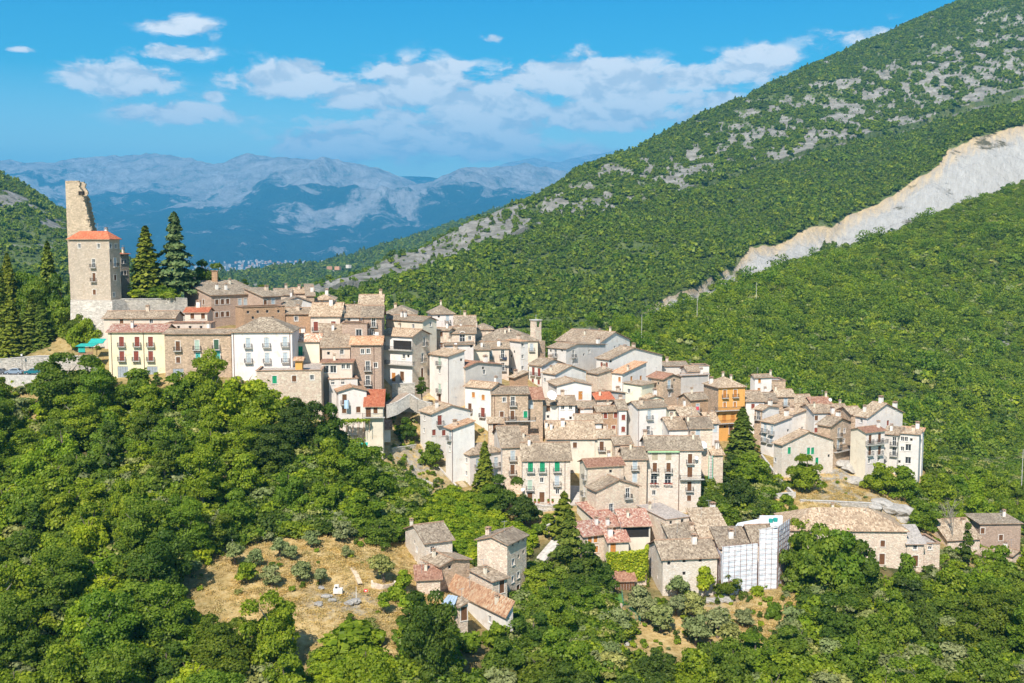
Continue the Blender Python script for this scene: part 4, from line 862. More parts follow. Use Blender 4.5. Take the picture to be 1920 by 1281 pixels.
# lower middle
H('F','white_step_house','bright white house with pinkish roof, maroon door and small tiled canopy',(242,180),32,137,600,243,'L','white','tan','w:178,218 w:174,332 M:317,235 m:247,352 m:355,353','0.25,0.4,0',base=600,slope=.3)
H('F','white_front_house','bright white house with orange tan lean roof above the stairway',(432,322),30,371,640,236,'sL','white','orange','h:413,375 w:411,505','',base=775,slope=.32,pipes='432')
H('F','pinkish_corner_house','pinkish white corner house with brown roof behind the tall spruce',(597,555),34,462,892,236,'hip','pwhite','brown','w:480,585 w:566,610 o:480,705 w:565,730 D:565,855 h:670,635 h:838,620 h:838,732 h:668,732','',base=900,slope=.5)
H('F','beige_tall_house','tall beige stone house with brown roof between pinkish and cream houses',(897,487),10,802,1082,238,'R','pstone','brown','h:992,562 P:990,692','',base=930,wallL='lgrey',slope=.46)
H('F','green_door_house','cream house with three tall green shutters and arched brown door',(1084,607),2,None,1525,233,'R','wstone','brown','E:1156,670 E:1266,670 E:1403,666 S:1151,835 w:1261,790 h:1401,795 w:1406,897 D:1151,955 D:1262,948','',base=1002,dp=11,slope=.5,pipes='1332 1475')
H('F','patio_roof_house','low brown roofed porch house squeezed behind the beige tall house',(1090,442),4,None,1222,245,'R','stone','brown','','0.05,0.3,1',dp=6)
H('F','tiled_porch','small tiled porch roof over a dark doorway beside the balcony',(770,264),4,None,880,250,'sR','pstone','tan','D:830,285','',dp=3,cat='porch')
H('G','red_roof_stone_house','beige stone house with plain red brown roof in the lane',(305,472),14,232,637,227,'R','pstone','rust','o:518,512 d:285,535 d:275,690','',wallL='cream',slope=.36)
H('G','warm_stone_gable_house','warm beige stone house with broad gable and two narrow balcony doors',(385,692),24,300,778,221,'L','pstone','brown','d:675,708 d:522,858 o:600,870','',base=920,slope=.36,rf=.5)
H('G','cream_patch_house','narrow cream stone house with white patch round its window',(645,400),2,None,850,237,'R','pstone','brown','h:742,452 H:740,570','',dp=8,slope=.46)
AL, ALi = H('G','arched_loggia_house','pale house with two arched flower loggias and green beam under the eave',(857,314),1,None,1153,239,'R','wstone','brown','s:927,370 s:1052,370 P:925,478 P:1052,478 a:918,595 a:1046,595 w:917,710','0.02,0.5,2',dp=10,slope=.42,base=900,pipes='1150')
gb = MB(); gb.box((ALi[3] / 2, -.25, ALi[5] - .35), (ALi[3] - .1, .5, .35)); gb.build('green_beam', plain('pale_green_paint', (.36, .55, .30)), AL)
H('G','white_balcony_house','white upper house with long red edged balcony and five dark openings in a column',(1157,314),1,None,1358,239,'R','wstone','brown','P:1251,395 D:1249,520 P:1245,650 p:1242,760 Q:1240,892','',dp=10,slope=.42,base=960,bal='1265,582,5.5')
H('E','stone_corner_house','beige stone corner house with brown roof, white dish and green ladder',(612,872),4,None,832,254,'R','pstone','brown','H:686,930 w:682,1020','0.0,0.3,1',dp=9,slope=.42)
H('E','white_patio_house','low white house with brown roof next to the stone corner house',(400,882),8,290,612,256,'R','white','brown','H:332,930','0.3,0.4,1',slope=.4)
H('E','small_roof_house','small tan roofed house between orange house and the corner house',(790,822),6,None,895,272,'sR','pwhite','tan','H:860,870','',dp=5,slope=.5)
H('E','pinkish_lean_house','low stone house with pinkish lean roof above the white patio house',(540,790),8,None,712,264,'sR','pstone','tan','','',dp=6,slope=.45)
H('E','garden_shed','tiny stone shed with tiled roof by the green ladder',(835,1138),5,None,935,252,'sR','pstone','tan','','',dp=4,slope=.4,low=7,cat='shed')
H('D','far_corner_roof_house','brown roofed stone house tucked behind the long tan roof',(955,1252),8,None,1110,247,'R','pstone','brown','','',dp=7)
H('G','grey_slab_house','stone house with smooth grey sloping slab roof',(1030,962),24,765,1238,213,'sR','pstone','grey','o:1075,985 o:1180,970','',slope=.03,over=.2)
H('G','leafy_roof_house','small cream house with dark brown roof and creeper at its eave',(1340,925),22,1265,1522,223,'hip','cream','brown','','',slope=.4)
H('G','pink_tile_house','beige house with mottled pink tiles and orange shutter, upper of two',(465,1034),24,205,645,213,'sR','cream','pinkish','q:548,1062','0.2,0.05,0',slope=.24)
H('G','pink_tile_house','stone house with mottled pink tiles behind the pine, lower of two',(272,1114),22,165,490,209,'sR','pstone','pinkish','q:325,1128 q:378,1140 q:382,1232','',slope=.36,base=1290)
H('G','glazed_veranda_house','house with pink tiled roof over a brown glazed veranda',(625,1022),6,None,885,213,'sR','cream','pinkish','L:745,1040','0.3,0.5,1',dp=6,slope=.42)
H('G','pink_tile_porch','white porch with pink tiled roof and orange door',(500,1168),8,None,684,206.5,'sR','cream','pinkish','Q:540,1222','',dp=4,slope=.35,low=4.5,cat='porch')
H('J','twin_roof_house','house with brown front roof, left half of the pair above the barn',(850,404),8,778,1090,208,'sR','pstone','brown','','',slope=.4)
H('J','tan_roof_house','house with tan roof and orange edge beside the scaffolding',(1094,388),6,None,1326,208,'sR','pstone','tan','','',dp=11,slope=.40)
H('J','stone_barn','large cream stone barn with five small square openings and ivy',(782,550),8,670,1213,199,'R','wstone','brown','o:829,583 o:951,563 o:1081,552 o:951,664 o:1084,650 D:680,660 o:738,685','',base=850,slope=.42,dp=10)
GH, GHi = H('J','garden_house','small garden house with dark wooden slats and half tiled roof',(357,728),4,None,553,199,'sR','pwhite','rust','','',dp=4.5,slope=.35,base=850,cat='shed')
H('J','roof_behind_sheeting','house with brown roof partly hidden by scaffold sheeting',(1240,462),4,None,1470,204,'sR','pstone','brown','','',dp=7,slope=.42)
# bottom centre cluster
H('I','meadow_house','whitish stone house with grey brown roof and red chimney beside dry meadow',(285,387),26,98,527,188,'R','wstone','brown','w:350,445 o:182,375 w:205,445 w:202,580 o:178,567','0.05,0.75,1',base=645,slope=.36)
H('I','ruined_stone_house','brown stone house with crumbling right wall and brown roof',(418,602),38,265,690,183,'L','stone','brown','o:510,605','',base=860,wallL='cream',slope=.3,rf=.4)
H('I','tile_lean_to','open lean to with reddish tiles in front of the meadow house',(205,727),8,None,416,180,'sR','pstone','rust','','',dp=4,slope=.4,cat='shed')
H('I','tall_dark_side_house','tall abandoned stone house with pale front and deep shaded right side',(1040,402),60,765,1216,186,'R','pstone','brown','o:1095,400 o:1147,365 o:1190,332 w:1095,562 o:1145,512 o:1190,470 w:1090,722 w:1142,682 D:1140,830','0.4,0.9,2',base=880,slope=.30)
H('I','attached_low_house','low house with brown roof leaning on the tall abandoned house',(905,744),40,690,1037,180,'sR','pstone','brown','D:990,750','0.3,0.5,1',slope=.1,base=860)
H('I','broken_tile_house','long house with broken tan tiles and white front at bottom centre',(1032,1046),36,495,1092,170,'sL','white','orange','D:660,1115 w:880,1090','0.4,0.2,1',base=1160,slope=.8,rise=1.7)
H('I','door_annex','narrow stone annex with small brown roof and dark door at bottom centre',(600,975),30,545,672,168,'sL','pstone','brown','D:650,1000','',base=1150,slope=.5)
# far right ruins
H('K','long_barn','long stone building with broad tan roof half hidden by trees on the right',(150,352),-2,None,982,217,'hip','pstone','tan','p:810,450 D:805,560','',dp=13,slope=.46,base=610)
H('K','grey_roof_annex','stone annex with grey roof at the right end of the long barn',(984,452),0,None,1102,216,'sR','pstone','grey','w:1040,462 D:1040,572','',dp=6,slope=.5,base=600)
H('K','roofless_house','roofless stone house with jagged top right of the annex',(1103,450),4,None,1214,218,'flat','pstone','grey','w:1145,468','',dp=7,base=560)
H('K','ivy_pillar_house','stone house with tan roof behind bare branches on the right',(1270,425),10,None,1494,234,'R','pstone','tan','','',slope=.5,base=570,dp=12)
H('K','pale_brick_house','pale brick house with flat thin roof at the right edge',(1500,312),2,None,1786,241,'sR','pbrick','brown','p:1516,360 p:1645,408','',dp=8,slope=.04,base=500)
H('K','edge_cottage','white cottage with tan roof at the right edge, left of two',(1558,545),30,1480,1645,228,'L','white','tan','','',slope=.4,base=600)
H('K','edge_cottage','tan roofed stone cottage at the right edge, right of two',(1728,535),30,1600,1800,229,'L','pstone','tan','','',slope=.4,base=600)
if __name__ == '__main__':
    for l in LOG:
        if isinstance(l[0], str) and (l[0].startswith('  ') or l[2] < 4 or l[2] > 14): print('HOUSE', l)
if __name__ == '__main__':
    print('GV', [(round(float((c[0].x + c[2].x) / 2)), round(float((c[0].y + c[2].y) / 2)), round(float(c[0].z - 7.5))) for _, c, w_, d_ in HOUSES])
# ------------------------------------------------------------------ foliage materials
def leaf_mat(name, c0, c1, c2, objvar=0.28, trans=0.48):
    m, N = material(name)
    v = attr(N, 'v'); ri = N.new('ShaderNodeObjectInfo').outputs['Random']; iv = attr(N, 'tint')
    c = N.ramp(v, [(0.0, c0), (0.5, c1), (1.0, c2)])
    ran = N.math('FRACT', N.math('ADD', ri, N.math('MULTIPLY', iv, 1.0)))
    k = N.ramp(ran, [(0.0, (1 - objvar, 1 - objvar * .9, 1 - objvar * .2)), (0.35, (1.02, 1.0, 1.0)), (0.6, (0.82, 0.94, 0.86)), (0.8, (1.28, 1.14, 0.85)), (1.0, (1 + objvar * 1.2, 1 + objvar * .7, 0.85))])
    c = N.mix(1.0, c, k, 'MULTIPLY')
    d = N.new('ShaderNodeBsdfDiffuse'); N.l.new(c, d.inputs[0])
    t = N.new('ShaderNodeBsdfTranslucent'); N.l.new(N.mix(1.0, c, (1.0, 1.25, 0.5, 1), 'MULTIPLY'), t.inputs[0])
    g = N.new('ShaderNodeBsdfGlossy'); g.inputs['Roughness'].default_value = .45; g.inputs[0].default_value = (.6, .62, .55, 1)
    mx = N.new('ShaderNodeMixShader'); mx.inputs[0].default_value = trans; N.l.new(d.outputs[0], mx.inputs[1]); N.l.new(t.outputs[0], mx.inputs[2])
    m2_ = N.new('ShaderNodeMixShader'); m2_.inputs[0].default_value = 0.012; N.l.new(mx.outputs[0], m2_.inputs[1]); N.l.new(g.outputs[0], m2_.inputs[2])
    o = N.new('ShaderNodeOutputMaterial'); N.l.new(m2_.outputs[0], o.inputs[0]); return m
LM = {
 'mid': leaf_mat('broadleaf_foliage', (0.090, 0.150, 0.015), (0.193, 0.272, 0.026), (0.322, 0.383, 0.039)),
 'bright': leaf_mat('bright_foliage', (0.124, 0.190, 0.012), (0.247, 0.330, 0.021), (0.431, 0.462, 0.041), .2, .4),
 'dark': leaf_mat('dark_foliage', (0.056, 0.101, 0.015), (0.115, 0.171, 0.024), (0.193, 0.242, 0.034)),
 'olive': leaf_mat('olive_foliage', (0.128, 0.149, 0.048), (0.220, 0.243, 0.090), (0.356, 0.369, 0.152), .15, .2),
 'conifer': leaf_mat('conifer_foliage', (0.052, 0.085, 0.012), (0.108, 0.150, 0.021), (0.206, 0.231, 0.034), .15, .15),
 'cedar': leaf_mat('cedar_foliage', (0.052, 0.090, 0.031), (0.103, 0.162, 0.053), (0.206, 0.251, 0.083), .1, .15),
 'dry': leaf_mat('withered_foliage', (0.309, 0.140, 0.031), (0.566, 0.262, 0.063), (0.772, 0.402, 0.106), .2, .3),
 'hill': leaf_mat('hill_forest_foliage', (0.076, 0.124, 0.013), (0.167, 0.231, 0.024), (0.283, 0.332, 0.038), .3, .3),
}
M_bark = plain('bark', (0.15, 0.115, 0.085), var=.35, scale=3); M_barkg = plain('pale_bark', (0.24, 0.21, 0.17), var=.3, scale=3)

def leaf_mesh(name, centers, normals, size, vals, mat, aspect=1.0, jit=.55, seed=0, droop=0.0):
    """one quad (bent into two triangles) per leaf spray"""
    r = np.random.default_rng(seed); n = len(centers)
    nm = normals + r.normal(0, jit, (n, 3)); nm[:, 2] += 0.30; nm /= np.linalg.norm(nm, axis=1)[:, None]
    h = r.normal(0, 1, (n, 3)); h[:, 2] -= droop; u = np.cross(nm, h); u /= np.linalg.norm(u, axis=1)[:, None] + 1e-9; w_ = np.cross(nm, u)
    s = (size * r.uniform(.6, 1.35, n))[:, None] * .5
    a = centers + u * s * aspect; b = centers + w_ * s + nm * s * .25; c = centers - u * s * aspect; d = centers - w_ * s * 1.1 + nm * s * .15
    co = np.stack([a, b, c, d], 1).reshape(-1, 3).astype(np.float32)
    me = bpy.data.meshes.new(name)
    me.vertices.add(4 * n); me.vertices.foreach_set('co', co.ravel())
    me.loops.add(4 * n); me.loops.foreach_set('vertex_index', np.arange(4 * n, dtype=np.int32))
    me.polygons.add(n); me.polygons.foreach_set('loop_start', np.arange(0, 4 * n, 4, dtype=np.int32)); me.polygons.foreach_set('loop_total', np.full(n, 4, np.int32))
    me.update(calc_edges=True)
    at = me.attributes.new('v', 'FLOAT', 'POINT'); at.data.foreach_set('value', np.repeat(np.clip(vals, 0, 1), 4).astype(np.float32))
    me.materials.append(mat); return me
def crown_points(n, lobes, r, shell=.55):
    """lobes: list of (x,y,z,rx,rz). points on the lobes' shells"""
    L_ = np.array(lobes); w_ = L_[:, 3] ** 2; k = r.choice(len(L_), n, p=w_ / w_.sum())
    d = r.normal(0, 1, (n, 3)); d[:, 2] = np.where(d[:, 2] < -.4, -d[:, 2] * .5, d[:, 2]); d /= np.linalg.norm(d, axis=1)[:, None]
    rad = r.uniform(shell, 1.0, n) ** .6 + (r.random(n) < .12) * r.uniform(0, .35, n)
    c = L_[k, :3] + d * (rad[:, None] * np.stack([L_[k, 3], L_[k, 3], L_[k, 4]], 1))
    lobv = r.uniform(-.22, .22, len(L_))
    return c, d, np.clip(.45 + lobv[k] + r.normal(0, .16, n) , 0, 1)
def broad_lobes(seed, nl=16, R_=3.6, Hc=4.2, base=2.2, flat=.8, spread=.9):
    r = random.Random(seed); out = []
    if nl >= 24:      # several leaders of unequal height give the crown its ragged outline
        nc = r.randint(3, 5); cen = [(math.cos(i * 6.283 / nc + r.uniform(-.4, .4)) * R_ * r.uniform(.25, .55), math.sin(i * 6.283 / nc + r.uniform(-.4, .4)) * R_ * r.uniform(.25, .55), r.uniform(.55, 1.12)) for i in range(nc)] + [(r.uniform(-.6, .6), r.uniform(-.6, .6), 1.15)]
        for i in range(nl):
            cx_, cy_, hh = r.choice(cen); z = r.random() ** .8; sp = R_ * (.62 - .42 * z) * math.sqrt(r.random()) ; a = r.uniform(0, 6.283); rr = R_ * r.uniform(.17, .33)
            out.append((cx_ + math.cos(a) * sp, cy_ + math.sin(a) * sp, base + z * Hc * hh, rr, rr * r.uniform(.75, 1.2) * flat))
        out.append((0, 0, base + Hc * .38, R_ * .55, Hc * .40))
        return out
    for i in range(nl):
        a = r.uniform(0, 6.283); z = r.uniform(0, 1) ; q = math.sqrt(max(.03, 1 - (2 * z - .75) ** 2 * .85)) * R_ * spread * math.sqrt(r.uniform(.15, 1)) * .78
        rr = R_ * r.uniform(.20, .40) * (1.15 if nl < 24 else .92)
        out.append((math.cos(a) * q, math.sin(a) * q, base + z * Hc + r.uniform(-.2, .3), rr, rr * r.uniform(.6, .95) * flat))
    out.append((0, 0, base + Hc * .45, R_ * .62, Hc * .5))
    return out
def trunk_mesh(name, h, r0, seed, branches=5, mat=None, lean=.0, top=.0, spread=1.4):
    r = random.Random(seed); mb = MB(); pts = [(0, 0, -.8)]; 
    for i in range(1, 6): pts.append((lean * i / 5 + r.uniform(-.12, .12) * i / 3, r.uniform(-.12, .12) * i / 3, h * i / 5))
    mb.tube(pts, [r0 * 1.25, r0, r0 * .85, r0 * .7, r0 * .5, r0 * .25], 7)
    for b in range(branches):
        k = r.uniform(.35, .95); p = Vector(pts[min(5, 1 + int(k * 4))]); a = r.uniform(0, 6.283); l = spread * r.uniform(.7, 1.4)
        mb.tube([p, p + Vector((math.cos(a) * l * .5, math.sin(a) * l * .5, l * .45)), p + Vector((math.cos(a) * l, math.sin(a) * l, l * 1.1))], [r0 * .4, r0 * .28, r0 * .08], 5)
    return mb.mesh(name, mat or M_bark)
def make_broad(seed, n, size, mat, R_=3.6, Hc=4.4, base=2.2, nl=16, flat=.85):
    r = np.random.default_rng(seed); lo = broad_lobes(seed, nl, R_, Hc, base, flat)
    c, d, v = crown_points(n, lo, r)
    return leaf_mesh('crown', c, d, size, v, LM[mat], 1.0, .62, seed)
def make_conifer(seed, n, mat, H_=12, R_=2.4, base=.8, drop=.35, tiers=13, size=.5, irregular=.25):
    r = np.random.default_rng(seed); t = r.uniform(0, 1, n) ** .75; tier = np.floor((1 - t) * tiers) / tiers
    zz = base + tier * (H_ - base); rr = R_ * (1 - tier) ** .85 + .12
    ang0 = r.uniform(0, 6.283, tiers + 1); nb = 9
    b = r.integers(0, nb, n); ti = (tier * tiers).astype(int)
    amp = r.uniform(1 - irregular, 1 + irregular * .6, (tiers + 1, nb))[np.clip(ti, 0, tiers), b]
    a = ang0[np.clip(ti, 0, tiers)] + b * 6.283 / nb + r.normal(0, .16, n)
    q = np.sqrt(r.uniform(0.02, 1, n)); rad = q * rr * amp
    z = zz - q * rr * drop + r.normal(0, .12, n) + (1 - q) * (H_ - base) / tiers * .9
    c = np.stack([np.cos(a) * rad, np.sin(a) * rad, z], 1)
    d = np.stack([np.cos(a) * .6, np.sin(a) * .6, np.full(n, .8)], 1)
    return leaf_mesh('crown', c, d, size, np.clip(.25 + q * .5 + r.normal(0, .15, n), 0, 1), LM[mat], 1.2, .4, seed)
# variants, each about 8 m tall and 7 m wide before scaling
V = {}
V['broad'] = [(make_broad(100 + i, 7500, .36, m_, R_=3.9, Hc=4.8, base=1.0, nl=34 + i % 4 * 8), trunk_mesh('trunk', 6, .22, 100 + i)) for i, m_ in enumerate(['mid', 'mid', 'mid', 'mid', 'hill', 'dark', 'dark', 'bright', 'bright'])]
V['big'] = [(make_broad(130 + i, 16000, .36, m_, R_=5.6, Hc=8.8, base=1.8, nl=60, flat=.8), trunk_mesh('trunk', 9, .42, 130 + i, 8, M_barkg, spread=2.1)) for i, m_ in enumerate(['mid', 'dark', 'mid'])]
V['olive'] = [(make_broad(150 + i, 1700, .30, 'olive', R_=2.2, Hc=2.2, base=1.1, nl=11, flat=.8), trunk_mesh('trunk', 2.2, .2, 150 + i, 5, None, spread=1.1)) for i in range(4)]
V['bush'] = [(make_broad(170 + i, 1100, .34, m_, R_=1.7, Hc=1.3, base=.1, nl=9, flat=.9), None) for i, m_ in enumerate(['mid', 'bright', 'dark', 'olive', 'mid', 'bright', 'dry'])]
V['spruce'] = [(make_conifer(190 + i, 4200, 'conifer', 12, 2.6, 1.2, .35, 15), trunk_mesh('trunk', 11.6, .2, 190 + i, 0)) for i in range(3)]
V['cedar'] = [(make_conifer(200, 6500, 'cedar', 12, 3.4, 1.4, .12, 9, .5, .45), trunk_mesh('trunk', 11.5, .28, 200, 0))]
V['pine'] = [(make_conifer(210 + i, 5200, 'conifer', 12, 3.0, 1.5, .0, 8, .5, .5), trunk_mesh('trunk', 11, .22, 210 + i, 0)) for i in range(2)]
V['fruit'] = [(make_broad(220 + i, 1500, .30, 'bright', R_=1.9, Hc=2.0, base=1.0, nl=10), trunk_mesh('trunk', 2, .1, 220 + i, 3, spread=.8)) for i in range(2)]
V['poplar'] = [(make_broad(230 + i, 2600, .42, 'dark', R_=2.0, Hc=8, base=1.2, nl=22), trunk_mesh('trunk', 8, .18, 230 + i, 3)) for i in range(2)]
def dead_tree(seed):
    r = random.Random(seed); mb = MB()
    def br(p, d, l, rad, dep):
        q = p + d * l; mb.tube([p, q], [rad, rad * .6], 4, cap=False)
        if dep == 0: return
        for _ in range(3):
            nd = (d + Vector((r.uniform(-.7, .7), r.uniform(-.7, .7), r.uniform(-.1, .5)))).normalized(); br(p + d * l * r.uniform(.55, 1), nd, l * r.uniform(.5, .8), rad * .55, dep - 1)
    br(Vector((0, 0, -.5)), Vector((0, 0, 1)), 3.2, .16, 4); return mb.mesh('trunk', M_barkg)
V['dead'] = [(None, dead_tree(5)), (None, dead_tree(9))]
NAMES = {'broad': ('broadleaf_tree', 'tree'), 'big': ('big_tree', 'tree'), 'olive': ('olive_tree', 'tree'), 'bush': ('bush', 'bush'), 'spruce': ('spruce_tree', 'tree'), 'cedar': ('cedar_tree', 'tree'),
         'pine': ('pine_tree', 'tree'), 'fruit': ('fruit_tree', 'tree'), 'poplar': ('slender_tree', 'tree'), 'dead': ('dead_tree', 'tree')}
HEIGHT = {'broad': 7.2, 'big': 12.5, 'olive': 3.9, 'bush': 1.9, 'spruce': 12, 'cedar': 12, 'pine': 12, 'fruit': 3.5, 'poplar': 10, 'dead': 7}
WIDTH = {'broad': 7.6, 'big': 12, 'olive': 4.8, 'bush': 3.9, 'spruce': 5, 'cedar': 7, 'pine': 6, 'fruit': 4.2, 'poplar': 4.4, 'dead': 5}
def tree(kind, x, y, h, wd, label, group=None, vi=None, z=None):
    vs = V[kind]; cr_, tr = vs[vi % len(vs)] if vi is not None else rng.choice(vs)
    nm, cat = NAMES[kind]; z = zg(x, y) if z is None else z
    e = empty(nm, (x, y, z - .15), label, cat, group, rng.uniform(0, 6.28))
    s = wd / WIDTH[kind]; e.scale = (s, s * rng.uniform(.92, 1.08), h / HEIGHT[kind])
    if cr_: link('crown', cr_, e)
    if tr: link('trunk', tr, e)
    return e
def gp(px, py, y0=60, y1=460):     # where the line of sight through a pixel meets the near ground
    Ys = np.arange(y0, y1, .7); d = pxdir(px, py); xs = d.x / d.y * Ys; zs = d.z / d.y * Ys
    g = zground(xs, Ys, False); k = np.argmax(zs <= g)
    return float(xs[k]), float(Ys[k]), float(g[k])
def inpoly(px, py, poly):
    px = np.asarray(px, float); py = np.asarray(py, float); c = np.zeros(px.shape, bool); j = len(poly) - 1
    for i in range(len(poly)):
        (xi, yi), (xj, yj) = poly[i], poly[j]
        hit_ = ((yi > py) != (yj > py)) & (px < (xj - xi) * (py - yi) / ((yj - yi) or 1e-9) + xi); c ^= hit_; j = i
    return c
# plan rectangles of the houses keep plants out
FOOT = [[(c.x, c.y) for c in cor] for (_, cor, _, _) in HOUSES]
def blocked(x, y, m=0.6):
    for f in FOOT:
        cx0, cy0 = sum(p[0] for p in f) / 4, sum(p[1] for p in f) / 4
        if abs(x - cx0) + abs(y - cy0) > 40: continue
        ex_ = Vector(f[1]) - Vector(f[0]); ey_ = Vector(f[3]) - Vector(f[0]); q = Vector((x, y)) - Vector(f[0])
        u, v_ = q.dot(ex_.normalized()), q.dot(ey_.normalized())
        if -m < u < ex_.length + m and -m < v_ < ey_.length + m: return True
    return False
PLACED = []
def T(kind, px, py, h, wd, label, group=None, vi=None, Y=None):
    if Y is None: x, y, z = gp(px, py)
    else: p = P(px, py, Y); x, y, z = p.x, p.y, p.z
    PLACED.append((x, y, wd * .5)); return tree(kind, x, y, h, wd, label, group, vi, z)
# ---- trees one can point at
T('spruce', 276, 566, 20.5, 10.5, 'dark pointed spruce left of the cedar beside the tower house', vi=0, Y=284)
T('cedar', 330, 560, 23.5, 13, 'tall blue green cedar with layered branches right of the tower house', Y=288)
T('broad', 386, 545, 8.5, 11, 'low spreading tree beside the cedar and the palazzo chimney', vi=5, Y=300)
T('broad', 352, 550, 6, 8, 'round green tree between cedar and spreading tree', vi=2, Y=292)
T('broad', 305, 575, 6, 9, 'leafy green tree under the cedar behind the garden wall', vi=1, Y=282)
T('bush', 318, 560, 2.5, 7, 'bright green vine mound on top of the garden wall', vi=5, Y=279)
T('bush', 258, 556, 2.0, 7, 'yellow green creeper along the garden wall by the tower house', vi=1, Y=279)
T('bush', 285, 558, 1.6, 5, 'low vine between two garden mounds on the wall', vi=1, Y=279)
T('broad', 455, 548, 4, 5, 'small dark tree on the skyline behind the palazzo roof', vi=5, Y=320)
T('broad', 432, 552, 3, 7, 'low dark bush tree left of the skyline tree', vi=6, Y=320)
T('broad', 492, 552, 3, 6, 'green treetop behind the right end of palazzo roof', vi=3, Y=305)
for i, (px, py, h, wd, k, Y, lb) in enumerate([
  (95, 640, 27, 9, 'spruce', 285, 'tallest pointed spruce in the park left of the tower house'), (20, 640, 24, 8, 'spruce', 288, 'pointed spruce at the left edge of the park'),
  (3, 660, 22, 8, 'spruce', 275, 'dark spruce cut by the left edge of the picture'), (62, 668, 15, 8, 'spruce', 268, 'spruce with bare lower trunk above the parked cars'),
  (22, 672, 16, 8, 'spruce', 266, 'left spruce with visible trunk above the parked cars'), (80, 665, 14, 7, 'spruce', 268, 'third spruce with visible trunk above the parked cars'),
  (45, 640, 19, 11, 'big', 290, 'bright green broadleaf tree between two park spruces'), (75, 640, 16, 12, 'big', 280, 'big round park tree in front of the tall spruce'),
  (118, 645, 18, 10, 'broad', 280, 'grey green tree touching the tower house wall'), (105, 655, 13, 10, 'broad', 272, 'round tree below the grey green park tree'),
  (148, 650, 9, 9, 'broad', 268, 'dark leafy tree in front of the rampart'), (168, 660, 9, 7, 'broad', 264, 'bright leafy tree against the rampart left of yellow house'),
  (142, 650, 5, 6, 'bush', 262, 'yellow green bushes beside the turquoise awning')]):
    T(k, px, py, h, wd, lb, Y=Y, vi=[0, 1, 2, 0, 1, 2, 2, 0, 5, 1, 6, 7, 1][i])
T('big', 118, 790, 15, 16, 'big light green tree standing in front of the parked cars', vi=2)
T('broad', 168, 770, 12, 12, 'leafy tree right of the cars in front of the stone wall', vi=0)
T('bush', 192, 712, 4, 3, 'small green shrub at the corner of the yellow house', vi=0)
T('big', 398, 790, 14.5, 11, 'dark green tree rising before the stone house garage', vi=0)
T('broad', 345, 775, 10, 11, 'green tree in front of the yellow and stone houses', vi=2)
T('broad', 260, 770, 9.5, 12, 'feathery green tree in front of the yellow house', vi=3)
T('broad', 455, 800, 12, 13, 'yellow green feathery tree below the cement terrace', vi=8)
T('broad', 500, 820, 11.5, 11, 'green tree in front of the cement terrace building', vi=1)
T('big', 560, 850, 12, 12, 'dense dark green tree left of the white gable house', vi=1)
T('broad', 610, 860, 11, 10, 'dark green tree at the foot of the white gable house', vi=5)
T('poplar', 791, 747, 5.5, 4, 'conical dark shrub tree at the top of the stairs', vi=0, Y=258)
T('bush', 722, 765, 4, 5, 'reddish green bush below the stairs', vi=0)
T('spruce', 1391, 858, 13.4, 9, 'tall fir with broad base in front of the orange house', vi=1)
T('broad', 1405, 915, 8, 12, 'round bright tree below the fir', vi=1)
T('broad', 1372, 905, 7, 8, 'dark tree left of the round tree below the fir', vi=5)
T('broad', 1385, 960, 9, 9, 'dark olive green tree under the round tree', vi=6)
T('broad', 1335, 985, 8, 9, 'green tree beside the white balcony house wall', vi=2)
T('broad', 1350, 1010, 8, 9, 'green tree behind the leafy roof house', vi=3)
T('broad', 1512, 925, 9.5, 10.5, 'leafy tree in front of the house with bright green shutters', vi=0)
T('bush', 1482, 878, 5, 4, 'small leafy tree at the left of green shutters', vi=4)
T('broad', 1655, 928, 8, 9, 'leafy tree in front of the end front house', vi=1)
T('broad', 1690, 935, 8, 9, 'tree with visible trunks before the end tower house', vi=3)
T('pine', 1057, 1010, 10, 7, 'dark green pine tip above the lane corner', vi=1)
T('pine', 1066, 1090, 14.5, 8, 'large layered pine left of the mottled pink roofs', vi=0)
T('broad', 1090, 1105, 9, 10, 'dark round tree beneath the large pine', vi=5)
T('broad', 1125, 1110, 6.5, 8, 'dark round tree right of the pine foot', vi=6)
T('spruce', 909, 935, 13, 6.2, 'slim spruce in front of the pinkish corner house', vi=2)
T('broad', 945, 965, 8.5, 9, 'dark leafy tree right of the slim spruce', vi=5)
T('broad', 985, 985, 7, 8.5, 'dark leafy tree in front of the arched brown door', vi=6)
T('broad', 925, 965, 7, 8, 'green leafy tree at the foot of the slim spruce', vi=0)
T('broad', 812, 878, 6.5, 6, 'round green tree in front of the bright white step house', vi=1)
T('broad', 762, 828, 5.5, 6, 'dark rounded tree above the terraced gardens', vi=5)
for i, (px, py, wd, lb) in enumerate([(479, 1066, 4.2, 'grey olive tree at the left end of dry meadow'), (525, 1046, 4.6, 'grey olive tree upper middle of the dry meadow'), (546, 1052, 3.6, 'small olive leaning right of the upper meadow olive'),
   (584, 1030, 4.2, 'olive tree near the top of the dry meadow'), (510, 1106, 5, 'olive with a dark shadow in the lower meadow left'), (567, 1094, 5, 'broad olive right of the lower left olive'),
   (600, 1098, 3.4, 'small olive next to the broad meadow olive'), (719, 1092, 6.2, 'largest olive tree standing in the round stone planter'), (643, 1022, 5.5, 'grey green tree at the top right of the meadow'),
   (440, 1060, 5, 'olive tree at the forest edge left of meadow'), (650, 1050, 3, 'withered grey bush on the meadow slope'), (695, 1186, 3, 'little grey bush low on the meadow slope'),
   (455, 1085, 3, 'faint olive beside the lime green tree')]): T('olive', px, py, wd * .84, wd, lb, vi=i)
T('fruit', 462, 1098, 4.6, 4.8, 'lime green leafy tree in the meadow left', vi=0)
T('broad', 712, 1030, 5.6, 7.5, 'large bluish green bush tree at the top right of the meadow', vi=0)
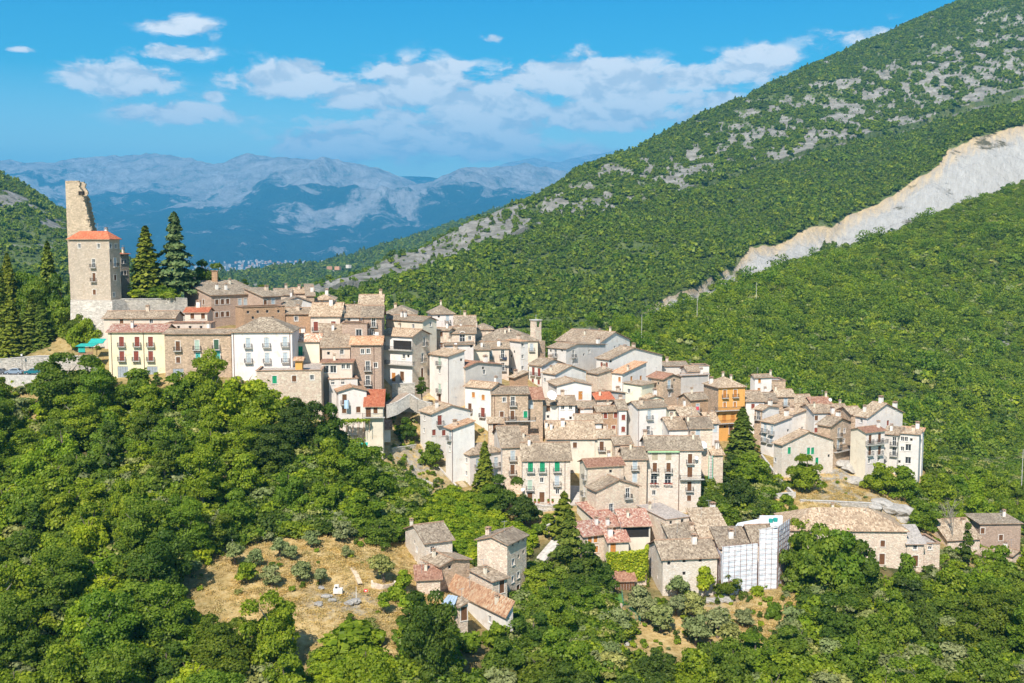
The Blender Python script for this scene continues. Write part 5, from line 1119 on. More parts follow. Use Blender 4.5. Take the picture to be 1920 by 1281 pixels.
T('fruit', 757, 1112, 3.8, 4.4, 'small round green tree beside the meadow house', vi=1)
T('fruit', 720, 1148, 4.0, 3.6, 'yellow green lemon tree leaning on the slope', vi=0)
T('bush', 746, 1126, 3.0, 4, 'yellow green bush behind the lemon tree', vi=5)
T('bush', 655, 1222, 4.2, 13, 'large rounded mound of creepers at the bottom of the meadow', vi=1)
T('big', 805, 1290, 15, 10, 'tall dark tree in front of the broken tile house', vi=1)
T('poplar', 780, 1240, 11, 6, 'dark narrow tree left of the metal shed roof', vi=1)
T('olive', 1198, 1150, 5.2, 7, 'grey olive below the garden house', vi=0)
for i, (px, py, wd, lb) in enumerate([(1215, 1170, 6, 'grey olive right of the netted vegetable plot'), (1271, 1122, 6, 'grey olive leaning against the stone barn'), (1240, 1190, 7, 'wide grey olive in the middle of the lower grove'),
   (1268, 1160, 6, 'grey olive under the stone barn'), (1300, 1165, 7, 'grey olive right of the middle grove olive'), (1305, 1210, 7, 'grey olive lower in the grove'), (1345, 1200, 7, 'grey olive below the light green tree'),
   (1375, 1230, 7, 'grey olive near the brown bare slope'), (1160, 1190, 6, 'grey olive above the garden path'), (1395, 1180, 5, 'grey olive at the right end of the grove'), (1560, 1250, 6, 'grey olive at the bottom right slope')]): T('olive', px, py, wd * .8, wd, lb, vi=i)
T('fruit', 1322, 1122, 6.2, 6, 'light green tree right of the grey olive by the barn', vi=1)
T('broad', 1366, 1122, 4.6, 6, 'dark round tree in front of the scaffold sheeting', vi=5)
T('dead', 1775, 1010, 10, 6, 'bare grey tree beside the ivy pillar on the right', vi=0)
T('dead', 1785, 1030, 11, 5, 'second bare tree right beside the first bare grey tree', vi=1)
T('poplar', 1812, 1062, 10, 3.4, 'narrow ivy covered trunk against the tan roofed house', vi=0)
T('dead', 1690, 1070, 4.5, 5, 'withered bare shrub in front of the grey roof annex', vi=1)
for i, (px, py, h, wd, vi, lb) in enumerate([(1500, 1105, 11, 10, 0, 'green tree right beside the scaffold sheeting'), (1530, 1120, 14.5, 11, 1, 'tall green tree hiding the left end of the long barn'), (1575, 1115, 15, 11, 2, 'dark tall tree in front of the long barn roof'),
   (1618, 1122, 12, 10, 0, 'rounded tree at the centre of the long barn wall'), (1500, 1040, 9, 8, 2, 'tree crown overlapping the long tan barn roof')]): T('broad', px, py, h, wd, lb, vi=vi)

for i, (px, py, h, wd, vi, lb) in enumerate([(1005, 1080, 3, 5, 0, 'bush against the shaded wall of the tall abandoned house'), (930, 1215, 4, 6, 4, 'leafy bush below the broken tile house'), (960, 1190, 4, 6, 2, 'dark bush right of the broken tile house'), (880, 1225, 4, 7, 0, 'bush in front of the narrow door annex'), (770, 1140, 3, 5, 5, 'bush left of the tile lean to'), (1290, 1128, 2, 4, 1, 'low bush at the foot of the stone barn'), (1420, 1120, 2.2, 4, 1, 'low bush under the scaffold sheeting'), (1450, 1160, 3.5, 5, 0, 'green bush on the bare brown slope'), (1500, 1180, 3.5, 6, 1, 'bright bush on the bare brown slope'), (1030, 985, 2.5, 5, 1, 'bright bush below the lane terrace'), (1010, 1000, 2.5, 5, 0, 'green bush beside the lane wall')]): T('bush', px, py, h, wd, lb, vi=vi)
# ---- woods of single trees
POLY = [
 ('left', [(-150, 770), (200, 775), (420, 800), (590, 830), (650, 880), (700, 940), (735, 985), (640, 1000), (540, 1000), (440, 1030), (365, 1070), (335, 1150), (420, 1225), (520, 1262), (600, 1300), (700, 1310), (770, 1340), (780, 1520), (-150, 1520)],
  'broadleaf tree in the dense wood covering the left slope', 'trees of the wood on the left slope', 5.7),
 ('right', [(960, 1240), (1050, 1190), (1120, 1225), (1230, 1265), (1400, 1275), (1470, 1235), (1500, 1150), (1640, 1120), (1760, 1105), (1860, 1090), (2080, 1080), (2080, 1480), (900, 1480), (880, 1290)],
  'broadleaf tree in the wood along the bottom right slope', 'trees of the wood on the bottom right slope', 5.6),
 ('mid', [(985, 1150), (1020, 1095), (1060, 1110), (1130, 1130), (1080, 1200), (1000, 1230)], 'broadleaf tree in the thicket right of the abandoned houses', 'trees of the thicket by the abandoned houses', 5),
 ('east', [(1700, 960), (1760, 930), (1960, 930), (2080, 960), (2080, 1040), (1960, 1010), (1850, 985), (1780, 1000), (1725, 1000)], 'broadleaf tree on the slope behind the far right ruins', 'trees behind the far right ruins', 6)]
nt = 0; WOODS = []
for nm, poly, lb, grp, sp in POLY:
    cand = []
    for _ in range(9000):
        x = rng.uniform(-160, 165); y = rng.uniform(112, 300)
        cand.append((x, y))
    xs = np.array(cand); zz = zground(xs[:, 0], xs[:, 1]); px_, py_ = topx(xs[:, 0], xs[:, 1], zz); ok = inpoly(px_, py_, poly)
    acc = []
    for (x, y), z, o_k in zip(cand, zz, ok):
        if not o_k or blocked(x, y, 1.5): continue
        if any((x - a) ** 2 + (y - b) ** 2 < sp * sp for a, b, *_ in acc): continue
        if any((x - a) ** 2 + (y - b) ** 2 < (r_ + 1.5) ** 2 for a, b, r_ in PLACED): continue
        acc.append((x, y, z, nm, lb, grp))
    WOODS += acc
WOODS.sort(key=lambda q: q[1])
kinds = {'left': ['broad'] * 14 + ['big'] * 3 + ['poplar'], 'right': ['broad'] * 12 + ['olive'] * 3 + ['big'], 'mid': ['broad'], 'east': ['broad']}
for (x, y, z, nm, lb, grp) in WOODS[:290]:
    k = rng.choice(kinds[nm]); px_ = CX + FPX * x / y
    if nm == 'left' and y < 165: k = rng.choice(['big', 'broad', 'broad'])
    cl = fbm(np.array([x / 22 + 5]), np.array([y / 22]), 3)[0]
    vi = None
    if k == 'broad': vi = rng.choice([7, 8, 1, 2]) if cl > .56 else (rng.choice([5, 6, 0, 3]) if cl < .46 else rng.choice([0, 1, 2, 3, 4, 5, 7]))
    h = {'broad': rng.uniform(6.5, 10), 'big': rng.uniform(9.5, 12.5), 'poplar': rng.uniform(8, 12), 'olive': rng.uniform(4, 5.5)}[k]; wd = {'broad': rng.uniform(6.8, 9.6), 'big': rng.uniform(10, 12.5), 'poplar': rng.uniform(4, 5.5), 'olive': rng.uniform(5.5, 7.5)}[k]
    if nm in ('mid',): h *= .8
    pyt = float(topx(x, y, z)[1]); zone = 'high up' if pyt < 900 else ('halfway down' if pyt < 1120 else 'low down')
    colr = {7: 'bright yellow green ', 8: 'bright yellow green ', 5: 'dark green ', 6: 'dark green '}.get(vi, 'leafy green ')
    if nm in ('left', 'right'): lb = colr + lb.replace('dense wood', 'wood') + ', ' + zone
    lab = {'broad': lb, 'big': lb.replace('broadleaf tree', 'big crowned tree'), 'poplar': lb.replace('broadleaf tree', 'slender upright tree'), 'olive': lb.replace('broadleaf tree', 'grey green olive tree')}[k]
    tree(k, x, y, h, wd, lab, grp if k == 'broad' else grp.replace('trees', {'big': 'big crowned trees', 'poplar': 'slender trees', 'olive': 'olive trees'}[k]), vi, z)
print('WOODS', len(WOODS))

# ------------------------------------------------------------------ stuff: bushes of the undergrowth and the far forests, instanced on points
def scatter(name, label, XYZ, scales, meshes, tints=None, zs=None):
    me = bpy.data.meshes.new(name); n = len(XYZ)
    me.vertices.add(n); me.vertices.foreach_set('co', np.asarray(XYZ, np.float32).ravel())
    def A_(k, v, t='FLOAT'):
        at = me.attributes.new(k, t, 'POINT'); at.data.foreach_set('value', np.asarray(v).astype(np.int32 if t == 'INT' else np.float32).ravel())
    A_('sc', scales); A_('rt', nrg.uniform(0, 6.28, n)); A_('pick', nrg.integers(0, len(meshes), n), 'INT'); A_('tint', nrg.uniform(0, 1, n) if tints is None else tints); A_('zs', np.ones(n) if zs is None else zs)
    ob = link(name, me); ob['kind'] = 'stuff'; ob['label'] = label
    g = bpy.data.node_groups.new(name, 'GeometryNodeTree')
    g.interface.new_socket('Geometry', in_out='INPUT', socket_type='NodeSocketGeometry'); g.interface.new_socket('Geometry', in_out='OUTPUT', socket_type='NodeSocketGeometry')
    nd, lk = g.nodes, g.links
    gi, go = nd.new('NodeGroupInput'), nd.new('NodeGroupOutput')
    gti = nd.new('GeometryNodeGeometryToInstance')
    for m_ in meshes[::-1]:
        so_ = bpy.data.objects.new('foliage_source', m_)
        oi = nd.new('GeometryNodeObjectInfo'); oi.inputs['Object'].default_value = so_; oi.inputs['As Instance'].default_value = True
        lk.new(oi.outputs['Geometry'], gti.inputs[0])
    def na(k, t='FLOAT'):
        a = nd.new('GeometryNodeInputNamedAttribute'); a.data_type = t; a.inputs[0].default_value = k; return a.outputs[0]
    m2p = nd.new('GeometryNodeMeshToPoints'); lk.new(gi.outputs[0], m2p.inputs[0])
    ip = nd.new('GeometryNodeInstanceOnPoints'); lk.new(m2p.outputs[0], ip.inputs['Points']); lk.new(gti.outputs[0], ip.inputs['Instance']); ip.inputs['Pick Instance'].default_value = True
    lk.new(na('pick', 'INT'), ip.inputs['Instance Index'])
    cr_ = nd.new('ShaderNodeCombineXYZ'); lk.new(na('rt'), cr_.inputs[2])
    e2r = nd.new('FunctionNodeEulerToRotation'); lk.new(cr_.outputs[0], e2r.inputs[0]); lk.new(e2r.outputs[0], ip.inputs['Rotation'])
    cs = nd.new('ShaderNodeCombineXYZ'); sc_ = na('sc'); lk.new(sc_, cs.inputs[0]); lk.new(sc_, cs.inputs[1])
    mm_ = nd.new('ShaderNodeMath'); mm_.operation = 'MULTIPLY'; lk.new(sc_, mm_.inputs[0]); lk.new(na('zs'), mm_.inputs[1]); lk.new(mm_.outputs[0], cs.inputs[2]); lk.new(cs.outputs[0], ip.inputs['Scale'])
    lk.new(ip.outputs[0], go.inputs[0])
    md = ob.modifiers.new('scatter', 'NODES'); md.node_group = g
    return ob
def small(seed, n, size, mat, R_=1, Hc=.9, base=.25, nl=5):
    r = np.random.default_rng(seed); lo = broad_lobes(seed, nl, R_, Hc, base, .9); c, d, v = crown_points(n, lo, r, .5)
    return leaf_mesh('leaf_clump', c, d, size, v, LM[mat], 1, .5, seed)
# H1 forest: crown of radius 1 (scaled 2.2-3.5 m)
near_v = [small(300 + i, 520, .18, 'hill', Hc=.6, nl=9) for i in range(4)] + [small(310, 420, .2, 'bright', Hc=.55, nl=8), small(311, 420, .2, 'dark', Hc=.9, nl=7), small(312, 420, .2, 'mid', Hc=.6, nl=7), small(313, 420, .2, 'olive', Hc=.5, nl=7)]
far_v = [small(320 + i, 90, .42, 'hill', Hc=.6, nl=5) for i in range(4)] + [small(324, 90, .42, 'mid', Hc=.6, nl=5), small(325, 90, .42, 'dark', Hc=1.0, nl=4)]
def cone(seed, n, size, mat):
    r = np.random.default_rng(seed); t = r.uniform(0, 1, n) ** .7; a = r.uniform(0, 6.28, n)
    c = np.stack([np.cos(a) * t * .75, np.sin(a) * t * .75, .3 + (1 - t) * 1.5], 1); d = np.stack([np.cos(a), np.sin(a), np.full(n, .6)], 1)
    return leaf_mesh('leaf_clump', c, d, size, .3 + r.normal(0, .15, n), LM[mat], 1, .4, seed)
far_v.append(cone(330, 90, .42, 'conifer')); near_cone = cone(331, 330, .22, 'conifer')
def sample_hill(G, n, maskf, r0, r1):
    X, Y, Z, Vv, px, py, at = G
    ax = np.stack([X[:-1, 1:] - X[:-1, :-1], Y[:-1, 1:] - Y[:-1, :-1], Z[:-1, 1:] - Z[:-1, :-1]], -1); ay = np.stack([X[1:, :-1] - X[:-1, :-1], Y[1:, :-1] - Y[:-1, :-1], Z[1:, :-1] - Z[:-1, :-1]], -1)
    ar = abs(np.cross(ax[..., :2], ay[..., :2]))
    m = maskf(px, py, Vv, X, Y, Z, at)[:-1, :-1]; m = m & (px[:-1, :-1] > -260) & (px[:-1, :-1] < 2160)
    w_ = (ar * m).ravel(); area = w_.sum(); k = nrg.choice(w_.size, n, p=w_ / area)
    i, j = np.unravel_index(k, ar.shape); u, v = nrg.random(n), nrg.random(n)
    def bl(M_): return (M_[i, j] * (1 - u) + M_[i, j + 1] * u) * (1 - v) + (M_[i + 1, j] * (1 - u) + M_[i + 1, j + 1] * u) * v
    x, y, z = bl(X), bl(Y), bl(Z); rk = bl(at['rock']); 
    keep = nrg.random(n) > np.clip((rk - .15) * 2.3, 0, .93)
    sc_ = (r0 + (r1 - r0) * nrg.random(n) ** 1.6) * np.where(rk > .4, .6, 1) * (0.75 + .6 * fbm(x / 25, y / 25, 3))
    tint = np.clip((fbm(x / 55, y / 55, 4) - .5) * 2.6 + .5 + nrg.normal(0, .13, n), 0, .999); sc_ = sc_ * (0.8 + .5 * (fbm(x / 30 + 8, y / 30, 3) > .5))
    return np.stack([x, y, z], 1)[keep], sc_[keep], tint[keep], area
near_big = small(316, 520, .16, 'mid', R_=1.5, Hc=1.5, nl=12)
p1, s1, t1, a1 = sample_hill(G1, 34000, lambda px, py, V_, X, Y, Z, at: (V_ > .03) & (V_ < 3.25) & (py < 1100), 1.5, 4.2)
scatter('spur_forest', 'green wood covering the nearer right slope', p1, s1, near_v + near_v[:3] + [near_big], t1)
p2, s2, t2, a2 = sample_hill(G2, 90000, lambda px, py, V_, X, Y, Z, at: (V_ > .85) & (V_ < 5.12) & (at['scar'] < .25) & (px > 500), 1.8, 4.4)
scatter('mountainside_forest', 'forest and scrub covering the big mountainside', p2, s2, far_v[:6] * 2 + far_v[6:], t2)
p4, s4, t4, a4 = sample_hill(G4, 16000, lambda px, py, V_, X, Y, Z, at: (V_ > .6) & (V_ < 2.1), 4.5, 8)
scatter('far_slope_forest', 'distant wood on the slope running to the valley', p4, s4, far_v, t4)
p5, s5, t5, a5 = sample_hill(G5, 9000, lambda px, py, V_, X, Y, Z, at: (V_ > .3) & (V_ < 2.1), 2.0, 4.5)
scatter('left_hill_scrub', 'scrub on the hill at the left edge', p5, s5, far_v[:4], t5)
print('AREAS', a1, a2, a4, a5, 'n', len(p1), len(p2))
# undergrowth on the near ground
n = 26000
x = nrg.uniform(-175, 190, n); y = nrg.uniform(105, 330, n); z = zground(x, y); px_, py_ = topx(x, y, z)
wood = np.zeros(n, bool)
for _, poly, *_r in POLY: wood |= inpoly(px_, py_, poly)
pb = inpoly(px_, py_, [(765, 985), (830, 925), (900, 925), (960, 985), (1010, 1000), (985, 1030), (900, 1070), (830, 1010)])
garden = inpoly(px_, py_, [(640, 800), (780, 790), (830, 880), (880, 930), (840, 930), (760, 960), (700, 930), (660, 880)])
edge = inpoly(px_, py_, [(1740, 900), (2100, 880), (2100, 1100), (1740, 1090)]) | inpoly(px_, py_, [(1330, 870), (1450, 880), (1490, 950), (1480, 1000), (1330, 1010)]) | inpoly(px_, py_, [(-200, 715), (200, 720), (430, 735), (600, 765), (640, 830), (600, 850), (-200, 790)])
dryf = blob(px_, py_, 600, 1070, 190, 80) + blob(px_, py_, 1570, 930, 130, 30)
pr = np.where(wood, .75, 0) + np.where(pb, 1.0, 0) + np.where(garden, .45, 0) + np.where(edge, .8, 0) + .07 + np.where((py_ > 1080) & (px_ > 960), .45, 0) + np.where((px_ > 690) & (px_ < 800) & (py_ < 880) & (py_ > 740), .3, 0) + np.where(dryf > .5, .03, 0)
pr *= np.where((y > 232) & (x > -45) & (x < 125) & ~edge & ~garden, .35, 1)
keep = nrg.random(n) < pr
ii = np.nonzero(keep)[0]; ii = np.array([i for i in ii if not blocked(x[i], y[i], .9)])
sc_ = nrg.uniform(.55, 1.4, len(ii)) * np.where(wood[ii] | pb[ii] | edge[ii], 1.25, .7)
zs_ = np.where(pb[ii], .8, 1.0)
scatter('undergrowth', 'bushes and creepers between the trees and houses', np.stack([x, y, z - .1], 1)[ii], sc_, [small(340, 330, .24, 'mid', nl=6), small(341, 330, .24, 'bright', nl=6), small(342, 330, .24, 'dark', nl=6), small(343, 330, .24, 'mid', nl=6), small(344, 300, .22, 'olive', nl=6)], None, zs_)
# dense thickets: bright brambles under the pinkish house, shrubs round the meadow
def thicket(name, label, polys, n, r0, r1, meshes, zs=.8):
    x = nrg.uniform(-150, 170, n); y = nrg.uniform(130, 300, n); z = zground(x, y); px_, py_ = topx(x, y, z)
    k = np.zeros(n, bool)
    for p_ in polys: k |= inpoly(px_, py_, p_)
    ii = np.nonzero(k)[0]; ii = np.array([i for i in ii if not blocked(x[i], y[i], 1.4)])
    return scatter(name, label, np.stack([x, y, z - .3], 1)[ii], nrg.uniform(r0, r1, len(ii)), meshes, None, np.full(len(ii), zs))
bigm = [small(360 + i, 700, .17, m_, nl=9, Hc=.7) for i, m_ in enumerate(['bright', 'bright', 'mid', 'bright'])]
bigd = [small(370 + i, 700, .17, m_, nl=9, Hc=.8) for i, m_ in enumerate(['mid', 'dark', 'mid', 'hill', 'olive'])]
thicket('bramble_thicket', 'bright yellow green bramble mass below the pinkish corner house', [[(765, 975), (800, 945), (850, 925), (900, 945), (960, 995), (1000, 1010), (985, 1040), (930, 1060), (880, 1055), (830, 1025), (775, 1010)], [(600, 1228), (690, 1222), (740, 1260), (720, 1310), (600, 1310)]], 60000, 1.5, 2.6, bigm, .8)
thicket('wood_understorey', 'young growth filling the woods below the village', [POLY[0][1], POLY[1][1]], 9000, 2.0, 3.4, bigd + bigm[:2], 1.0)
thicket('shrub_thicket', 'dense shrubs between the meadow, the gardens and the houses', [[(560, 850), (640, 830), (690, 860), (740, 900), (800, 925), (765, 975), (775, 1015), (740, 1020), (640, 1000), (520, 1010), (440, 1035)], [(960, 1090), (1010, 1075), (1120, 1115), (1180, 1190), (1100, 1250), (960, 1260), (930, 1210)], [(1330, 880), (1420, 880), (1450, 930), (1440, 960), (1340, 1000), (1300, 985)], [(1480, 1010), (1640, 1085), (1640, 1130), (1480, 1120)], [(1700, 915), (2050, 900), (2050, 990), (1880, 975), (1790, 990), (1730, 985)], [(760, 1180), (850, 1200), (850, 1330), (760, 1330)]], 60000, 1.5, 2.8, bigd, .9)
n = 9000
x = nrg.uniform(95, 330, n); y = nrg.uniform(262, 448, n); z = zground(x, y); ii = np.array([i for i in range(n) if x[i] > 98 + (y[i] < 330) * (330 - y[i]) * .2 and not blocked(x[i], y[i], 2)])
scatter('valley_thicket', 'wood in the dip behind the right end of the village', np.stack([x, y, z - .3], 1)[ii], nrg.uniform(1.6, 3.2, len(ii)), bigd, None, np.full(len(ii), 1.0))
# dry grass tufts on the meadow and terraces
n = 36000
x = nrg.uniform(-95, 130, n); y = nrg.uniform(150, 262, n); z = zground(x, y); px_, py_ = topx(x, y, z)
d_ = blob(px_, py_, 600, 1080, 200, 90) * 1.3 + blob(px_, py_, 1560, 930, 150, 35) + blob(px_, py_, 780, 1180, 70, 60) + blob(px_, py_, 1450, 1170, 120, 60) + blob(px_, py_, 790, 790, 60, 40)
ii = np.nonzero(nrg.random(n) < d_ * .9)[0]; ii = np.array([i for i in ii if not blocked(x[i], y[i], .3)])
def tuft(seed, mat):
    r = np.random.default_rng(seed); k = 60; c = np.stack([r.normal(0, .5, k), r.normal(0, .5, k), r.uniform(.0, .3, k)], 1)
    return leaf_mesh('grass_tuft', c, np.tile([[0, 0, 1.0]], (k, 1)), .22, r.uniform(0, 1, k), mat, .5, .8, seed)
LM['straw'] = leaf_mat('dry_grass', (0.36, 0.25, 0.09), (0.52, 0.37, 0.15), (0.66, 0.50, 0.26), .15, .3)
scatter('dry_grass', 'dry golden grass on the meadow and terraces', np.stack([x, y, z], 1)[ii], nrg.uniform(.6, 1.3, len(ii)), [tuft(350, LM['straw']), tuft(351, LM['straw']), tuft(352, LM['straw']), tuft(353, LM['straw'])])
# ------------------------------------------------------------------ castle ruin, walls, bell tower, scaffolding and the small things
def mesh_thing(mb, name, mats, label, cat, group=None): return tag(mb.build(name, mats), label, cat, group)
def ruined_tower():
    Pb = P(*full('A', 80, 372), 284); px2 = P(*full('A', 222, 372), 284); w0 = px2.x - Pb.x; H_ = P(*full('A', 80, 68), 284).z - Pb.z
    e = empty('ruined_tower', (Pb.x, Pb.y, Pb.z - 10), 'ruined medieval stone tower with broken slanting right side above the red roof', 'tower')
    r = random.Random(3); mb = MB(); base = 10; z = 0; full_h = H_ + base; course = .42
    def width(z):
        t = max(0, (z - base)) / H_
        if t < .02: return w0
        if t < .70: return w0 * (1 - .30 * (t / .70)) 
        if t < .84: return w0 * (.70 - .10 * (t - .7) / .14)
        return w0 * .545
    while z < full_h:
        wz = width(z) + (r.uniform(-.28, .28) if z > base else 0)
        if .80 < (z - base) / H_ < .86: wz += r.uniform(0, .5)
        dpt = 4.6
        top_cut = r.uniform(.0, .2) if z > full_h - .9 else 0
        # outer shell: front, left and a broken thick right edge
        mb.box((wz / 2, .6, z + course / 2), (wz, 1.2, course)); mb.box((.6, dpt / 2 + .6 , z + course / 2), (1.2, dpt - 1.2 - .01, course))
        wb_ = wz * (.92 if z > base else 1); mb.box((wb_ / 2 , dpt + .3, z + course / 2), (wb_, .6, course))
        z += course
    # rim fragments
    for _ in range(9): mb.box((r.uniform(.3, w0 * .5), r.uniform(.2, 1), full_h + r.uniform(.05, .25)), (r.uniform(.4, 1.1), .7, r.uniform(.2, .5)))
    mb.build('wall', M_towerruin, e)
    cb = MB(); 
    for k in range(24): cb.box((width(base + H_ * (.05 + .038 * k)) - .25 + r.uniform(-.1, .35), r.uniform(.1, 1.0), base + H_ * (.05 + .038 * k)), (r.uniform(.35, .7), r.uniform(.4, .8), r.uniform(.25, .5)), rz=r.uniform(-.3, .3))
    cb.build('broken_edge', M_towerruin, e)
    # the iron bracket high on the broken side
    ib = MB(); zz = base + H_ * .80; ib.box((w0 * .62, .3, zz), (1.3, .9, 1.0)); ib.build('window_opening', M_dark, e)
M_towerruin = wall_mat('ruined_tower_stone', (0.62, 0.49, 0.34), .3, .7, (.36, .28, .19))
ruined_tower()
def wall_line(name, label, pts, h, t, mat, cat='wall', below=2.0, tops=None, cap=True, group=None):
    """a masonry wall along ground points (x,y,z of its top or None)"""
    mb = MB(); cb = MB()
    for i in range(len(pts) - 1):
        a, b = Vector(pts[i]), Vector(pts[i + 1]); d = (b - a); d2 = Vector((d.x, d.y, 0)); n = Vector((-d2.y, d2.x, 0)).normalized() * t / 2
        q = [a - n, b - n, b + n, a + n]; lo = [v - Vector((0, 0, h + below)) for v in q]
        mb.face(q); 
        for k in range(4): mb.face([lo[k], lo[(k + 1) % 4], q[(k + 1) % 4], q[k]])
        if cap:
            m = n * 1.25; q2 = [a - m, b - m, b + m, a + m]; up = [v + Vector((0, 0, .14)) for v in q2]; lo2 = [v + Vector((0, 0, .01)) for v in q2]
            cb.face(up); 
            for k in range(4): cb.face([lo2[k], lo2[(k + 1) % 4], up[(k + 1) % 4], up[k]])
    o = mb.build(name, mat); tag(o, label, cat, group)
    if cap: cb.build('coping', M_conc, o)
    return o
RUB = WM['rubble']
# rampart under the tower house
a0, a1, a2, a3 = P(*full('A', 98, 742), 271), P(*full('A', 336, 742), 271), P(*full('A', 255, 900), 262), P(*full('A', 105, 742), 283)
mb = MB(); b0 = P(*full('A', 98, 1010), 262); b1 = P(*full('A', 345, 1010), 262)
mb.face([a0, a1, b1, b0][::-1]); c1 = a1 + Vector((2.5, 9, 0)); d1 = b1 + Vector((3, 12, 0)); mb.face([a1, c1, d1, b1][::-1]); mb.face([a0, a0 + Vector((-1, 9, 0)), b0 + Vector((-3, 12, 0)), b0]); mb.face([a0, a1, c1, a0 + Vector((-1, 9, 0))])
mesh_thing(mb, 'rampart', RUB, 'sloping grey rubble rampart carrying the tower house', 'wall')
wall_line('garden_wall', 'long grey stone garden wall between the tower house and palazzo', [P(*full('A', 338, 735), 276), P(*full('A', 560, 735), 277), P(*full('A', 700, 730), 278), P(*full('A', 765, 732), 279)], 7, 1.0, RUB)
fb = MB()
for k in range(26):
    q = P(*full('A', 372 + k * 13, 715), 277); fb.box((q.x, q.y - .3, q.z - .55), (.05, .05, 1.3))
q0, q1 = P(*full('A', 372, 706), 277), P(*full('A', 697, 706), 277); fb.tube([q0 - Vector((0, .3, 0)), q1 - Vector((0, .3, 0))], .04, 4)
mesh_thing(fb, 'iron_fence', M_iron, 'thin dark railing on top of the garden wall', 'fence')
# belvedere pillar in the trees
# low brick gatehouse right of spreading tree
H('A','belvedere','small brick kiosk hidden under the spreading tree',(905,575),10,None,935,296,'flat','brick','tan','','',dp=2.5,cat='kiosk',low=5)
# road, its walls, cars
M_asph, Nn = material('worn_asphalt'); o_ = coordO(Nn)
finish(M_asph, Nn, Nn.ramp(Nn.noise(o_, 1.2, 5, .7), [(.3, (.13, .12, .115)), (.7, (.22, .205, .19))]), .9)
M_pave = plain('pale_paving', (0.48, 0.44, 0.39), var=.25, scale=1.2)
def strip(name, pts, wdt, mat, lift=.15, sub=3, kind='structure', follow=True):
    mb = MB(); P_ = []
    for i in range(len(pts) - 1):
        for k in range(sub): P_.append(Vector(pts[i]).lerp(Vector(pts[i + 1]), k / sub))
    P_.append(Vector(pts[-1])); row = []
    for i, p in enumerate(P_):
        t = P_[min(i + 1, len(P_) - 1)] - P_[max(i - 1, 0)]; n = Vector((-t.y, t.x, 0)).normalized() * wdt / 2
        row.append((p + n, p - n))
    for i in range(len(row) - 1):
        l0, r0 = row[i]; l1, r1 = row[i + 1]
        mb.face([r0, r1, l1, l0]); 
        for a, b in ((r0, r1), (l1, l0)): mb.face([a, a - Vector((0, 0, 2.2)), b - Vector((0, 0, 2.2)), b])
    o = mb.build(name, mat); o['kind'] = kind; return o
rz_ = P(60, 704, 249).z
road_pts = [P(-200, 700, 251), P(0, 703, 249.5), P(110, 705, 248.5), P(200, 708, 246)]
road_pts = [Vector((p.x, p.y, rz_)) for p in road_pts]
strip('road', [p + Vector((0, 1.2, 0)) for p in road_pts], 6.5, M_asph)
road2 = strip('pavement', [Vector((p.x, p.y - 2.6, rz_ + .12)) for p in road_pts], 1.2, M_pave)
wall_line('road_wall', 'grey stone retaining wall behind the parked cars', [Vector((P(-200, 640, 254).x, 255, rz_ + 3.2)), Vector((P(0, 672, 254).x, 254.5, rz_ + 3.2)), Vector((P(70, 668, 254).x, 254, rz_ + 4.0)), Vector((P(176, 670, 252).x, 252, rz_ + 4.2))], 4, .8, RUB)
wall_line('parapet', 'low pale parapet along the outer edge of road', [Vector((p.x, p.y - 3.4, rz_ + .55)) for p in road_pts], 1, .35, M_conc, below=2.5, cap=False)
def car_parts(root, paint, L_=4.0):
    b = MB(); prof = [(-L_ / 2, .35), (-L_ / 2, .75), (-L_ / 2 + .15, .95), (-L_ / 2 + .55, 1.02), (-L_ / 2 + 1.05, 1.42), (.35, 1.45), (1.05, 1.02), (L_ / 2 - .15, .85), (L_ / 2, .6), (L_ / 2, .35)]
    hw = .82; n = len(prof)
    def ring(y, s): return [(x * (1 if s == 1 else 1), y * (1 if z < 1.0 else s), z) for x, z in prof]
    A_, B_ = [(x, -hw * (1 if z < 1.03 else .82), z) for x, z in prof], [(x, hw * (1 if z < 1.03 else .82), z) for x, z in prof]
    for i in range(n): j = (i + 1) % n; b.face([A_[i], A_[j], B_[j], B_[i]][::-1])
    b.face(A_); b.face(B_[::-1]); b.build('body', paint, root)
    g = MB()
    for s in (-1, 1):
        y = s * .80; yt = s * .70
        g.face([(-1.25, y, 1.04), (.80, y, 1.04), (.28, yt, 1.38), (-.85, yt, 1.38)][::s])
    g.face([(.42, -.62, 1.435), (.42, .62, 1.435), (1.06, .7, 1.04), (1.06, -.7, 1.04)]); g.face([(-.98, -.62, 1.42), (-.98, .62, 1.42), (-1.42, .7, 1.06), (-1.42, -.7, 1.06)][::-1])
    gl = g.build('side_windows', M_glass, root)
    for v in gl.data.vertices: v.co.x *= 1.01; v.co.y *= 1.03; v.co.z += .012
    for x in (-1.25, 1.25):
        for y in (-.80, .80):
            w_ = MB(); w_.tube([(x, y - .1, .31), (x, y + .1, .31)], .31, 14); ob = w_.build('wheel', M_tyre, root)
            r_ = MB(); r_.tube([(x, y - .115, .31), (x, y + .115, .31)], .17, 10); r_.build('rim', M_irong, ob)
    for y in (-.6, .6):
        l = MB(); l.box((L_ / 2 - .03, y, .66), (.1, .3, .14)); l.build('headlight', M_wfr, root)
        l = MB(); l.box((-L_ / 2 + .02, y, .74), (.1, .25, .16)); l.build('tail_light', M_mar, root)
M_tyre = plain('tyre_rubber', (.02, .02, .02))
